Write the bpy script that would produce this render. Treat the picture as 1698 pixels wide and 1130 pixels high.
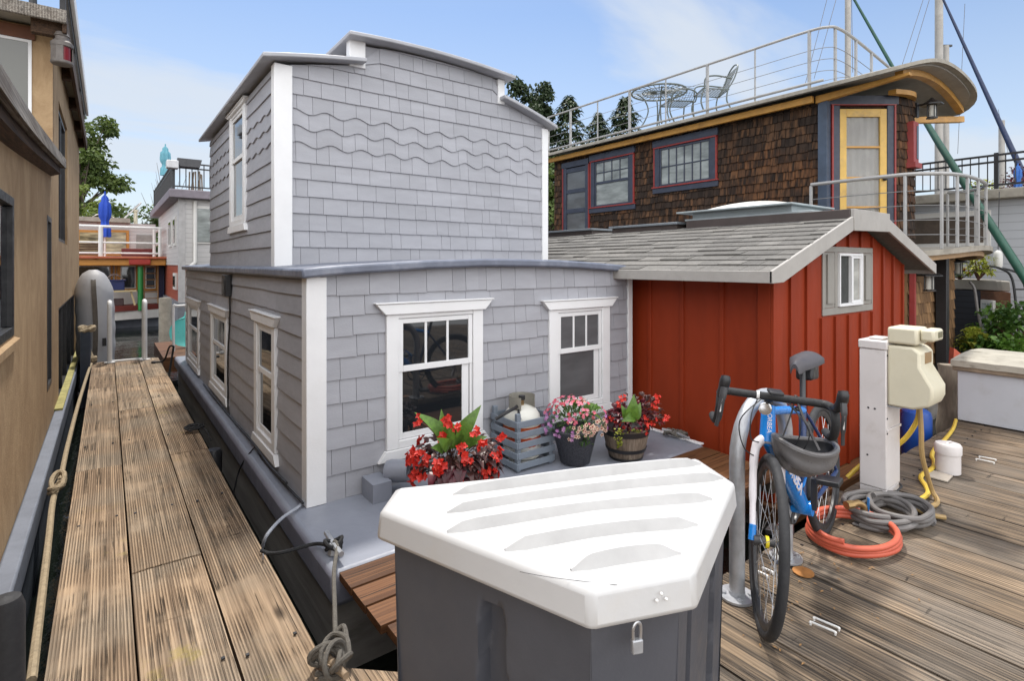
import bpy, bmesh, math, random
from mathutils import Vector, Matrix, noise
R = math.radians
for o in list(bpy.data.objects): bpy.data.objects.remove(o)
S = bpy.context.scene
C = S.collection

# ---------------------------------------------------------------- camera
CAM_H = 1.45
FPX, CX, HY = 895.0, 849.0, 438.0                 # focal length and horizon in photograph pixels
cd = bpy.data.cameras.new('camera'); cam = bpy.data.objects.new('camera', cd); C.objects.link(cam)
cd.sensor_width = 36; cd.lens = FPX / 1698 * 36; cd.shift_y = -127 / 1698
cd.clip_start = .05; cd.clip_end = 600
YAW = math.atan2(.6, .8)
cam.location = (0, 0, CAM_H); cam.rotation_euler = (R(90), 0, -YAW)
S.camera = cam
S.render.resolution_x, S.render.resolution_y = 1024, 682

# ---------------------------------------------------------------- light
SUN_EL, SUN_AZ = R(67), R(22)                     # azimuth from +Y towards +X
w = bpy.data.worlds.new('World'); S.world = w; w.use_nodes = True
nt = w.node_tree; N = nt.nodes; L = nt.links; N.clear()
wo = N.new('ShaderNodeOutputWorld'); bg = N.new('ShaderNodeBackground'); L.new(bg.outputs[0], wo.inputs[0])
sky = N.new('ShaderNodeTexSky'); sky.sky_type = 'NISHITA'; sky.sun_disc = False
sky.sun_elevation = SUN_EL; sky.sun_rotation = SUN_AZ; sky.air_density = 1.0; sky.dust_density = .6; sky.ozone_density = 2.0
tc = N.new('ShaderNodeTexCoord'); sep = N.new('ShaderNodeSeparateXYZ'); L.new(tc.outputs['Generated'], sep.inputs[0])
def wmath(op, a, b=None, clamp=False):
    m = N.new('ShaderNodeMath'); m.operation = op; m.use_clamp = clamp
    for i, q in enumerate((a, b)):
        if q is None: continue
        if isinstance(q, (int, float)): m.inputs[i].default_value = q
        else: L.new(q, m.inputs[i])
    return m.outputs[0]
zz = wmath('ADD', wmath('MAXIMUM', sep.outputs[2], 0), .16)
cmb = N.new('ShaderNodeCombineXYZ')
L.new(wmath('DIVIDE', sep.outputs[0], zz), cmb.inputs[0]); L.new(wmath('DIVIDE', sep.outputs[1], zz), cmb.inputs[1])
mp = N.new('ShaderNodeMapping'); mp.inputs['Rotation'].default_value = (0, 0, R(-28)); mp.inputs['Scale'].default_value = (.55, 1.5, 1)
L.new(cmb.outputs[0], mp.inputs[0])
cn = N.new('ShaderNodeTexNoise'); cn.inputs['Scale'].default_value = .75; cn.inputs['Detail'].default_value = 7; cn.inputs['Roughness'].default_value = .52
cn.inputs['Distortion'].default_value = .5
L.new(mp.outputs[0], cn.inputs['Vector'])
cr = N.new('ShaderNodeMapRange'); cr.interpolation_type = 'SMOOTHSTEP'
cr.inputs[1].default_value = .42; cr.inputs[2].default_value = .60; cr.inputs[4].default_value = .85
L.new(cn.outputs[0], cr.inputs[0])
hz = N.new('ShaderNodeMapRange'); hz.inputs[1].default_value = 0; hz.inputs[2].default_value = .42; hz.inputs[3].default_value = .75; hz.inputs[4].default_value = 0
L.new(sep.outputs[2], hz.inputs[0])
cl = wmath('MAXIMUM', cr.outputs[0], hz.outputs[0], True)
# unseen bright cloud bank, added opposite the sun to lighten the shaded fronts
bk = N.new('ShaderNodeMapRange'); bk.interpolation_type = 'SMOOTHSTEP'; bk.inputs[1].default_value = .05; bk.inputs[2].default_value = .55
dt = N.new('ShaderNodeVectorMath'); dt.operation = 'DOT_PRODUCT'; L.new(tc.outputs['Generated'], dt.inputs[0]); dt.inputs[1].default_value = (-.45, -.80, .40)
L.new(dt.outputs['Value'], bk.inputs[0]); cl = wmath('MAXIMUM', cl, bk.outputs[0], True)
cc = N.new('ShaderNodeMix'); cc.data_type = 'RGBA'; L.new(bk.outputs[0], cc.inputs[0]); cc.inputs[6].default_value = (4.5, 4.85, 5.3, 1); cc.inputs[7].default_value = (15, 15.1, 15.4, 1)
hs = N.new('ShaderNodeHueSaturation'); hs.inputs['Saturation'].default_value = 1.0; hs.inputs['Value'].default_value = 1.0
L.new(sky.outputs[0], hs.inputs['Color'])
mx = N.new('ShaderNodeMix'); mx.data_type = 'RGBA'; L.new(cl, mx.inputs[0]); L.new(hs.outputs[0], mx.inputs[6])
L.new(cc.outputs[2], mx.inputs[7])
L.new(mx.outputs[2], bg.inputs[0]); bg.inputs[1].default_value = .08
sd = bpy.data.lights.new('sun', 'SUN'); sd.energy = 2.0; sd.angle = R(5); sd.color = (1, .95, .87)
so = bpy.data.objects.new('sun', sd); C.objects.link(so)
sv = Vector((math.sin(SUN_AZ) * math.cos(SUN_EL), math.cos(SUN_AZ) * math.cos(SUN_EL), math.sin(SUN_EL)))
so.rotation_euler = sv.to_track_quat('Z', 'Y').to_euler(); so.location = (0, 0, 30)
S.view_settings.view_transform = 'Standard'; S.view_settings.look = 'None'
S.view_settings.exposure = 1.05; S.view_settings.gamma = 1; S.view_settings.use_curve_mapping = False

# ---------------------------------------------------------------- geometry helpers
def at(x, y, X=None, Y=None, Z=None, d=None):
    """the point of the place seen at photograph pixel (x, y), on the plane X=, Y= or Z= or at depth d"""
    u = (x - CX) / FPX; k = Vector((.6 + .8 * u, .8 - .6 * u, (HY - y) / FPX))
    if X is not None: t = X / k.x
    elif Y is not None: t = Y / k.y
    elif Z is not None: t = (Z - CAM_H) / k.z
    else: t = d
    return Vector((k.x * t, k.y * t, CAM_H + k.z * t))

def V3(*a): return Vector(a)
def catmull(P, n=6, closed=False):
    P = [Vector(p) for p in P]; out = []; m = len(P)
    rng = range(m if closed else m - 1)
    for i in rng:
        g = lambda k: P[k % m] if closed else P[max(0, min(m - 1, k))]
        a, b, c, d = g(i - 1), g(i), g(i + 1), g(i + 2)
        for j in range(n):
            t = j / n
            out.append(.5 * ((2 * b) + (c - a) * t + (2 * a - 5 * b + 4 * c - d) * t * t + (3 * b - a - 3 * c + d) * t ** 3))
    if not closed: out.append(P[-1])
    return out

class MB:
    def __init__(s, M=None): s.V = []; s.F = []; s.I = []; s.M = M; s.mi = 0
    def add(s, vs, fs):
        o = len(s.V)
        s.V += [(s.M @ Vector(v)) if s.M is not None else Vector(v) for v in vs]
        for f in fs: s.F.append([o + i for i in f]); s.I.append(s.mi)
        return s
    def poly(s, *p): return s.add(p, [list(range(len(p)))])
    def box(s, a, b):
        x0, y0, z0 = a; x1, y1, z1 = b
        return s.add([(x0,y0,z0),(x1,y0,z0),(x1,y1,z0),(x0,y1,z0),(x0,y0,z1),(x1,y0,z1),(x1,y1,z1),(x0,y1,z1)],
            [(0,3,2,1),(4,5,6,7),(0,1,5,4),(1,2,6,5),(2,3,7,6),(3,0,4,7)])
    def cbox(s, c, sz): 
        return s.box([c[i] - sz[i] / 2 for i in range(3)], [c[i] + sz[i] / 2 for i in range(3)])
    def beam(s, p, q, w, h, up=(0, 0, 1)):
        p, q = Vector(p), Vector(q); d = (q - p).normalized(); up = Vector(up)
        a = d.cross(up)
        if a.length < 1e-4: a = d.cross(Vector((1, 0, 0)))
        a.normalize(); b = a.cross(d); a = a * (w / 2); b = b * (h / 2)
        vs = [p-a-b, p+a-b, p+a+b, p-a+b, q-a-b, q+a-b, q+a+b, q-a+b]
        return s.add(vs, [(0,1,2,3),(7,6,5,4),(0,4,5,1),(1,5,6,2),(2,6,7,3),(3,7,4,0)])
    def prism(s, P, vec):
        P = [Vector(p) for p in P]; n = len(P); vec = Vector(vec)
        return s.add(P + [p + vec for p in P], [list(range(n))[::-1], list(range(n, 2 * n))] + [(i, (i + 1) % n, n + (i + 1) % n, n + i) for i in range(n)])
    def tube(s, P, r, n=8, closed=False, flat=1.0):
        P = [Vector(p) for p in P]; m = len(P); vs = []; fs = []
        rr = r if isinstance(r, (list, tuple)) else [r] * m
        def tan(i):
            a = P[(i - 1) % m] if closed else P[max(i - 1, 0)]; b = P[(i + 1) % m] if closed else P[min(i + 1, m - 1)]
            t = b - a
            return t.normalized() if t.length > 1e-9 else Vector((0, 0, 1))
        t = tan(0); a = t.cross(Vector((0, 0, 1)))
        if a.length < .05: a = t.cross(Vector((1, 0, 0)))
        a.normalize()
        for i in range(m):
            t = tan(i); a = (a - t * a.dot(t))
            a = a.normalized() if a.length > 1e-6 else t.orthogonal().normalized()
            b = t.cross(a)
            for k in range(n):
                th = 2 * math.pi * k / n
                vs.append(P[i] + (a * math.cos(th) + b * math.sin(th) * flat) * rr[i])
        for i in range(m if closed else m - 1):
            j = (i + 1) % m
            for k in range(n):
                fs.append((i*n+k, i*n+(k+1)%n, j*n+(k+1)%n, j*n+k))
        if not closed:
            fs.append(list(range(n))[::-1]); fs.append([(m-1)*n+k for k in range(n)])
        return s.add(vs, fs)
    def rod(s, p, q, r, n=8): return s.tube([p, q], r, n)
    def lathe(s, prof, c=(0, 0, 0), n=24, A=None):
        c = Vector(c); vs = []; fs = []; m = len(prof)
        for r, z in prof:
            for k in range(n):
                th = 2 * math.pi * k / n
                v = Vector((r * math.cos(th), r * math.sin(th), z))
                if A is not None: v = A @ v
                vs.append(c + v)
        for i in range(m - 1):
            for k in range(n): fs.append((i*n+k, i*n+(k+1)%n, (i+1)*n+(k+1)%n, (i+1)*n+k))
        if prof[0][0] > 1e-5: fs.append(list(range(n))[::-1])
        if prof[-1][0] > 1e-5: fs.append([(m-1)*n+k for k in range(n)])
        return s.add(vs, fs)
    def ball(s, c, r, n=12, m=8):
        r = Vector(r) if not isinstance(r, (int, float)) else Vector((r, r, r))
        vs = []; fs = []; c = Vector(c)
        for i in range(m + 1):
            ph = math.pi * i / m
            for k in range(n):
                th = 2 * math.pi * k / n
                vs.append(c + Vector((r.x * math.sin(ph) * math.cos(th), r.y * math.sin(ph) * math.sin(th), r.z * math.cos(ph))))
        for i in range(m):
            for k in range(n): fs.append((i*n+k, (i+1)*n+k, (i+1)*n+(k+1)%n, i*n+(k+1)%n))
        return s.add(vs, fs)
    def grid(s, fn, nu, nv):
        vs = [fn(i / nu, j / nv) for i in range(nu + 1) for j in range(nv + 1)]
        return s.add(vs, [(i*(nv+1)+j, (i+1)*(nv+1)+j, (i+1)*(nv+1)+j+1, i*(nv+1)+j+1) for i in range(nu) for j in range(nv)])
    def slab(s, fn, nu, nv, th):
        """closed curved slab: fn(u,v) gives the top, th is the downward thickness vector"""
        top = [Vector(fn(i / nu, j / nv)) for i in range(nu + 1) for j in range(nv + 1)]
        th = Vector(th); n = len(top); ix = lambda i, j: i * (nv + 1) + j
        fs = []
        for i in range(nu):
            for j in range(nv):
                q = (ix(i,j), ix(i+1,j), ix(i+1,j+1), ix(i,j+1)); fs.append(q); fs.append(tuple(n + k for k in q[::-1]))
        rim = [ix(i,0) for i in range(nu+1)] + [ix(nu,j) for j in range(1,nv+1)] + [ix(i,nv) for i in range(nu-1,-1,-1)] + [ix(0,j) for j in range(nv-1,0,-1)]
        for a, b in zip(rim, rim[1:] + rim[:1]): fs.append((a, n + a, n + b, b))
        return s.add(top + [p + th for p in top], fs)
    def build(s, name, m, parent=None, label=None, cat=None, group=None, kind=None, bevel=0, loc=None, flat=False, angle=38, clean=True):
        me = bpy.data.meshes.new(name)
        if parent is not None:
            root = parent.parent if parent.parent else parent
            org = Vector(root.location)
        elif loc is not None: org = Vector(loc)
        else:
            xs = [v.x for v in s.V]; ys = [v.y for v in s.V]
            org = Vector(((min(xs)+max(xs))/2, (min(ys)+max(ys))/2, min(v.z for v in s.V)))
        me.from_pydata([v - org for v in s.V], [], s.F)
        ms = m if isinstance(m, (list, tuple)) else [m]
        for q in ms: me.materials.append(q)
        if len(ms) > 1: me.polygons.foreach_set('material_index', s.I)
        if clean:
            bm = bmesh.new(); bm.from_mesh(me); bmesh.ops.recalc_face_normals(bm, faces=bm.faces); bm.to_mesh(me); bm.free()
        if not flat:
            me.polygons.foreach_set('use_smooth', [True] * len(me.polygons)); me.set_sharp_from_angle(angle=R(angle))
        o = bpy.data.objects.new(name, me); C.objects.link(o)
        if parent is not None: o.parent = parent
        else: o.location = org
        if bevel:
            b = o.modifiers.new('bevel', 'BEVEL'); b.width = bevel; b.segments = 2; b.limit_method = 'ANGLE'; b.angle_limit = R(40)
        tag(o, label, cat, group, kind)
        return o
def tag(o, label=None, cat=None, group=None, kind=None):
    if label: o['label'] = label
    if cat: o['category'] = cat
    if group: o['group'] = group
    if kind: o['kind'] = kind
    return o
def thing(name, label, cat, loc=(0, 0, 0), group=None):
    o = bpy.data.objects.new(name, None); o.empty_display_size = .2; C.objects.link(o); o.location = loc
    return tag(o, label, cat, group)
def wallM(O, e, n):
    """frame of a wall: local x along the wall, local y out of it, local z up"""
    e = Vector(e).normalized(); n = Vector(n).normalized(); O = Vector(O)
    return Matrix(((e.x, n.x, 0, O.x), (e.y, n.y, 0, O.y), (e.z, n.z, 1, O.z), (0, 0, 0, 1)))
def text_geo(mb, txt, size, M, depth=.001, align='CENTER'):
    cu = bpy.data.curves.new('t', 'FONT'); cu.body = txt; cu.size = size; cu.extrude = depth; cu.align_x = align; cu.align_y = 'CENTER'
    o = bpy.data.objects.new('t', cu); C.objects.link(o)
    dg = bpy.context.evaluated_depsgraph_get(); me = o.evaluated_get(dg).to_mesh()
    vs = [M @ v.co for v in me.vertices]; fs = [list(p.vertices) for p in me.polygons]
    bpy.data.objects.remove(o); bpy.data.curves.remove(cu)
    mb.add(vs, fs)

# ---------------------------------------------------------------- materials
class NT:
    def __init__(s, name):
        s.m = bpy.data.materials.new(name); s.m.use_nodes = True; s.t = s.m.node_tree; s.n = s.t.nodes; s.l = s.t.links
        s.b = s.n['Principled BSDF']; s.out = s.n['Material Output']
    def new(s, typ, **kw):
        x = s.n.new(typ)
        for k, v in kw.items(): setattr(x, k, v)
        return x
    def set(s, sock, v):
        if hasattr(v, 'is_linked') or hasattr(v, 'links'): s.l.new(v, sock)
        else: sock.default_value = v
    def coord(s, scale=(1, 1, 1), island=0.0):
        t = s.new('ShaderNodeTexCoord'); o = t.outputs['Object']
        if island:
            g = s.new('ShaderNodeNewGeometry'); cx = s.new('ShaderNodeVectorMath', operation='SCALE'); cx.inputs[0].default_value = (1.0, 1.7, 2.3)
            k = s.math('MULTIPLY', g.outputs['Random Per Island'], island); s.l.new(k, cx.inputs['Scale'])
            a = s.new('ShaderNodeVectorMath', operation='ADD'); s.l.new(o, a.inputs[0]); s.l.new(cx.outputs[0], a.inputs[1]); o = a.outputs[0]
        mp = s.new('ShaderNodeMapping'); mp.inputs['Scale'].default_value = scale; s.l.new(o, mp.inputs[0]); return mp.outputs[0]
    def noise(s, vec, scale, detail=4, rough=.55, dist=0):
        x = s.new('ShaderNodeTexNoise'); x.inputs['Scale'].default_value = scale; x.inputs['Detail'].default_value = detail
        x.inputs['Roughness'].default_value = rough; x.inputs['Distortion'].default_value = dist; s.l.new(vec, x.inputs['Vector']); return x.outputs[0]
    def math(s, op, a, b=0.0, clamp=False):
        x = s.new('ShaderNodeMath', operation=op, use_clamp=clamp); s.set(x.inputs[0], a); s.set(x.inputs[1], b); return x.outputs[0]
    def rng(s, v, a, b, c=0.0, d=1.0, smooth=True):
        x = s.new('ShaderNodeMapRange'); x.interpolation_type = 'SMOOTHSTEP' if smooth else 'LINEAR'
        s.set(x.inputs[0], v)
        for i, q in enumerate((a, b, c, d)): x.inputs[i + 1].default_value = q
        return x.outputs[0]
    def mix(s, f, a, b, mode='MIX'):
        x = s.new('ShaderNodeMix', data_type='RGBA', blend_type=mode); s.set(x.inputs[0], f)
        s.set(x.inputs[6], (*a, 1) if isinstance(a, tuple) and len(a) == 3 else a); s.set(x.inputs[7], (*b, 1) if isinstance(b, tuple) and len(b) == 3 else b); return x.outputs[2]
    def island(s): return s.new('ShaderNodeNewGeometry').outputs['Random Per Island']
    def gain(s, col, v):
        x = s.new('ShaderNodeHueSaturation'); s.set(x.inputs['Color'], col); s.set(x.inputs['Value'], v); return x.outputs[0]
    def bump(s, h, strength=.3, dist=.01, nrm=None):
        x = s.new('ShaderNodeBump'); x.inputs['Strength'].default_value = strength; x.inputs['Distance'].default_value = dist
        s.l.new(h, x.inputs['Height'])
        if nrm is not None: s.l.new(nrm, x.inputs['Normal'])
        s.l.new(x.outputs[0], s.b.inputs['Normal']); return x.outputs[0]
    def fin(s, col, rough=.6, metal=0, spec=.5):
        s.set(s.b.inputs['Base Color'], (*col, 1) if isinstance(col, tuple) and len(col) == 3 else col); s.set(s.b.inputs['Roughness'], rough)
        s.b.inputs['Metallic'].default_value = metal; s.b.inputs['Specular IOR Level'].default_value = spec; return s.m

def mat(name, col, rough=.6, var=.18, scale=6, bump=.0, bscale=60, metal=0, island=0, stretch=(1, 1, 1), dirt=None, dirt_amt=.5, dscale=2.5, spec=.5, bdist=.004):
    """painted, metal or plastic surface with uneven tone, optional per-piece tone, stains and fine relief"""
    t = NT(name); c = t.coord(stretch); n = t.noise(c, scale, 6, .6)
    v = t.rng(n, .25, .75, 1 - var, 1 + var, False)
    if island: v = t.math('MULTIPLY', v, t.rng(t.island(), 0, 1, 1 - island, 1 + island, False))
    colr = t.gain((*col, 1), v)
    if dirt:
        dn = t.noise(t.coord(stretch), dscale, 8, .65)
        colr = t.mix(t.rng(dn, .5, .75, 0, dirt_amt), colr, dirt)
    r2 = t.rng(t.noise(c, scale * 3, 3), .3, .7, max(0, rough - .1), min(1, rough + .1), False)
    if bump: t.bump(t.noise(t.coord(stretch), bscale, 4), bump, bdist)
    return t.fin(colr, r2, metal, spec)

def wood(name, light, dark, axis='y', ridge=.013, rough=.8, grey=None, lichen=None, ramt=.6, bump=.5, knots=True, island=.18, stain=.35):
    """sawn timber: grain lines along `axis`, ridges, knots, stains, every board its own tone"""
    t = NT(name); i3 = {'x': 0, 'y': 1, 'z': 2}[axis]
    s1 = [14, 14, 14]; s1[i3] = .55
    s2 = [85, 85, 85]; s2[i3] = 1.0
    c1 = t.coord(tuple(s1), 13.0); c2 = t.coord(tuple(s2), 13.0); c0 = t.coord((1, 1, 1), 7.0)
    g1 = t.noise(c1, 1.0, 6, .6, .6); g2 = t.noise(c2, 1.0, 4, .6)
    g = t.math('ADD', t.math('MULTIPLY', g1, .38), t.math('MULTIPLY', g2, .62))
    f = t.rng(g, .34, .66)
    h = g
    if ridge:
        cs = [1, 1, 1]; cs[i3] = .06
        wv = t.new('ShaderNodeTexWave', wave_type='BANDS', bands_direction={'x': 'Y', 'y': 'X', 'z': 'X'}[axis], wave_profile='SIN')
        wv.inputs['Scale'].default_value = 2 * math.pi / (20 * ridge); wv.inputs['Distortion'].default_value = 2.2
        wv.inputs['Detail'].default_value = 3; wv.inputs['Detail Scale'].default_value = .35
        t.l.new(t.coord(tuple(cs), 5.0), wv.inputs['Vector'])
        rw = t.rng(wv.outputs['Fac'], .05, .55)
        rmask = t.rng(t.noise(c0, 2.2, 3), .32, .58)
        rw2 = t.math('MULTIPLY', t.math('SUBTRACT', 1.0, rw), t.math('MULTIPLY', rmask, ramt))
        f = t.math('SUBTRACT', f, rw2, True)
        h = t.math('SUBTRACT', g, t.math('MULTIPLY', rw2, .8))
    col = t.mix(f, dark, light)
    sc = [30, 30, 30]; sc[i3] = .35
    cn_ = t.noise(t.coord(tuple(sc), 17.0), 1.0, 3, .5, .3)
    crack = t.math('MULTIPLY', t.rng(t.math('ABSOLUTE', t.math('SUBTRACT', cn_, .5)), .0, .022, 1, 0), t.rng(t.noise(c0, 3.5, 3), .42, .6))
    col = t.mix(crack, col, tuple(q * .3 for q in dark)); h = t.math('SUBTRACT', h, t.math('MULTIPLY', crack, .9))
    sx = [3, 3, 3]; sx[i3] = 38
    dn = t.noise(t.coord(tuple(sx), 19.0), 1.0, 5, .7)
    dent = t.math('MULTIPLY', t.rng(dn, .64, .70), t.rng(t.noise(c0, 2.4, 3), .5, .66))
    col = t.mix(t.math('MULTIPLY', dent, .8), col, tuple(q * .4 for q in dark)); h = t.math('SUBTRACT', h, dent)
    if grey: col = t.mix(t.rng(t.noise(c0, 1.6, 5, .6), .38, .66, 0, .8), col, t.mix(f, tuple(q * .45 for q in grey), grey))
    if lichen: col = t.mix(t.rng(t.noise(c0, 2.8, 7, .7), .60, .74, 0, .7), col, lichen)
    sp = [9, 9, 9]; sp[i3] = 3.0
    dk = t.rng(t.noise(t.coord(tuple(sp), 9.0), 1.0, 7, .7), .56, .76, 0, stain)
    col = t.mix(dk, col, tuple(q * .35 for q in dark))
    if knots:
        ks = [5, 5, 5]; ks[i3] = 1.7
        vo = t.new('ShaderNodeTexVoronoi', feature='F1'); vo.inputs['Scale'].default_value = 1.0; t.l.new(t.coord(tuple(ks), 11.0), vo.inputs['Vector'])
        kd = t.rng(vo.outputs['Distance'], .05, .15, 1, 0)
        kk = t.math('MULTIPLY', kd, t.rng(t.noise(t.coord((1.1, 1.1, 1.1), 3.0), 1.0, 0), .52, .58))
        col = t.mix(kk, col, tuple(q * .4 for q in dark))
    iv = t.rng(t.island(), 0, 1, 1 - island, 1 + island, False)
    col = t.gain(col, iv)
    t.bump(h, bump, .006)
    return t.fin(col, rough, 0, .3)

M = {}
M['white'] = mat('white_trim_paint', (.74, .74, .745), .45, .05, 5, .15, 70, dirt=(.45, .43, .4), dirt_amt=.25)
M['siding'] = mat('grey_siding_paint', (.325, .328, .356), .55, .09, 3, .35, 60, island=.06, stretch=(1, 1, 4), dirt=(.24, .235, .25), dirt_amt=.3, dscale=1.4)
M['roofgrey'] = mat('blue_grey_roof_paint', (.135, .15, .195), .4, .2, 5, .3, 25, dirt=(.33, .34, .37), dirt_amt=.35, dscale=5)
M['lightgrey'] = mat('pale_grey_eave_paint', (.36, .365, .39), .5, .1, 5, .15, 50)
M['deckgrey'] = mat('blue_grey_deck_paint', (.235, .25, .295), .42, .1, 2.5, .2, 40, dirt=(.15, .16, .18), dirt_amt=.4, dscale=3)
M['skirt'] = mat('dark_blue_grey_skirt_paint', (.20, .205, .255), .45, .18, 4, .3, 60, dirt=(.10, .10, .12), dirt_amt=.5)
M['float'] = mat('stained_float_timber', (.30, .275, .25), .85, .35, 4, .5, 20, stretch=(1, .25, 3), dirt=(.07, .065, .055), dirt_amt=.8, dscale=1.5)
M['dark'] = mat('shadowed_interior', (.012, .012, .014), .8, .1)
M['black'] = mat('black_plastic', (.018, .018, .02), .45, .2, 8)
M['rubber'] = mat('black_rubber', (.022, .022, .024), .75, .25, 12, .3, 90)
M['steel'] = mat('brushed_steel', (.52, .52, .53), .35, .15, 10, metal=.85)
M['galv'] = mat('galvanised_steel', (.42, .43, .45), .45, .22, 14, .1, 40, metal=.55, dirt=(.28, .27, .26), dirt_amt=.5, dscale=6)
M['whitemetal'] = mat('white_painted_metal', (.68, .67, .65), .45, .08, 6, dirt=(.4, .36, .3), dirt_amt=.4, dscale=5)
def glass(name, col=(.012, .014, .017), rough=.03, ior=1.75, var=0):
    t = NT(name); cc = (*col, 1)
    if var:
        n = t.noise(t.coord((1.5, 1.5, 5)), 1.5, 4); cc = t.gain(cc, t.rng(n, .3, .7, 1 - var, 1 + var, False))
    t.b.inputs['IOR'].default_value = ior
    wv = t.noise(t.coord(), 1.6, 1); t.bump(wv, .06, .05)
    return t.fin(cc, rough)
M['glass'] = glass('dark_window_glass')
M['glassgrey'] = glass('glass_over_grey_blind', (.10, .105, .11), .06, 1.55, .2)
M['glasspale'] = glass('glass_over_pale_curtain', (.24, .26, .25), .08, 1.5, .4)
M['pier'] = wood('weathered_pier_planks', (.43, .305, .195), (.135, .09, .056), 'y', .0115, .85, (.345, .275, .20), (.27, .215, .05), .85, 1.0, stain=.2)
M['dock'] = wood('weathered_dock_planks', (.28, .20, .128), (.048, .037, .028), 'y', .017, .85, (.19, .16, .13), None, .4, 1.0, stain=.4, island=.24)
M['step'] = wood('oiled_brown_planks', (.17, .075, .03), (.07, .028, .011), 'x', 0, .6, None, None, 0, .35, stain=.5)
M['beam'] = wood('dark_wet_timber', (.10, .08, .06), (.03, .024, .02), 'x', 0, .9, None, None, 0, .4)
M['beamy'] = wood('dark_wet_timber_along', (.10, .08, .06), (.03, .024, .02), 'y', 0, .9, None, None, 0, .4)

# ---------------------------------------------------------------- setting: water, shore, dock, pier
t = NT('harbour_water'); c = t.coord((1, 1, 1))
n1 = t.noise(c, 1.3, 3); n2 = t.noise(c, 6, 4)
t.bump(t.math('ADD', n1, t.math('MULTIPLY', n2, .25)), .35, .06)
M['water'] = t.fin((.008, .011, .009), .04)
t.b.inputs['IOR'].default_value = 1.33
mb = MB(); mb.poly((-400, -60, -.55), (400, -60, -.55), (400, 400, -.55), (-400, 400, -.55))
mb.build('water', M['water'], kind='structure', flat=True, clean=False)
mb = MB(); mb.slab(lambda u, v: (-200 + 500 * u, 48 + 150 * v, -.3 + 2.0 * math.sin(v * 1.5) + .5 * noise.noise(Vector((u * 30, v * 8, 0)))), 60, 10, (0, 0, -1.5))
mb.build('shore', mat('shore_grass', (.05, .075, .025), .9, .4, 2), kind='structure')

rnd = random.Random(5)
def plank(mb, x0, x1, y0, y1, z, th=.045, jit=.002):
    """one board lying along y with slightly worn, uneven edges"""
    n = max(2, int((y1 - y0) / .35)); dz = rnd.uniform(-jit, jit)
    tops = []
    def fn(u, v):
        y = y0 + (y1 - y0) * u
        e = .0022 * noise.noise(Vector((y * 6, x0 * 31, 1)))
        x = x0 + (x1 - x0) * v + (e if v < .5 else -e)
        zz = z + dz + .0025 * noise.noise(Vector((y * 1.3, v * 2 + x0 * 17, 3))) - (.003 if v in (0, 1) else 0)
        return (x, y, zz)
    mb.slab(fn, n, 4, (0, 0, -th))
mb = MB(); x = 2.057 - .285 * 34
while x < 16:
    y = 1.41 + rnd.uniform(-.012, .015) + (.09 if x > 3.3 else 0)
    while y > -4.5:
        ln = rnd.uniform(2.6, 4.6); plank(mb, x + .006, x + .279, max(y - ln, -4.8), y, 0); y -= ln + .006
    x += .285
mb.mi = 1; x = 2.057 - .285 * 34
while x < 9:
    for y in (1.31, -.39):
        for dx in (.06, .22): mb.cbox((x + dx + rnd.uniform(-.015, .015), y + rnd.uniform(-.02, .02), .003), (.011, .011, .006))
    x += .285
mb.build('main_dock', [M['dock'], M['black']], kind='structure', angle=60)
mb = MB(); 
for y in (1.30, -.4, -2.1): mb.box((-8, y - .06, -.33), (16, y + .06, -.052))
mb.box((-8, -4.6, -.62), (16, 1.1, -.34))
mb.build('dock_frame', M['beam'], kind='structure')
mb = MB()
for (a, b), joints in zip(((-.175, .083), (.091, .374), (.384, .632)), ((1.42, 4.8, 7.9, 10.02), (1.42, 3.08, 6.54, 10.0), (1.42, 4.83, 8.3, 9.98))):
    for y0, y1 in zip(joints, joints[1:]): plank(mb, a, b, y0 + .003, y1 - .003, .004, .06, .004)
mb.mi = 1
for y in (2.2, 3.8, 5.4, 7.0, 8.6):
    for a in (-.12, .04, .14, .32, .43, .58): mb.cbox((a + rnd.uniform(-.02, .02), y + rnd.uniform(-.03, .03), .0075), (.012, .012, .006))
mb.mi = 0
mb.prism([(.637, 1.95, .0), (1.2, 1.43, .0), (.637, 1.43, .0)], (0, 0, -.05))
mb.build('finger_pier', [M['pier'], M['black']], kind='structure', angle=60)
mb = MB(); mb.box((-.16, 1.5, -.30), (-.08, 9.95, -.058)); mb.box((.53, 1.5, -.30), (.61, 9.95, -.058))
for y in (2.2, 3.8, 5.4, 7.0, 8.6, 9.9): mb.box((-.08, y - .05, -.3), (.53, y + .05, -.06))
mb.box((-.12, 1.6, -.62), (.58, 9.8, -.31))
mb.build('pier_frame', M['beamy'], kind='structure')

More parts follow.
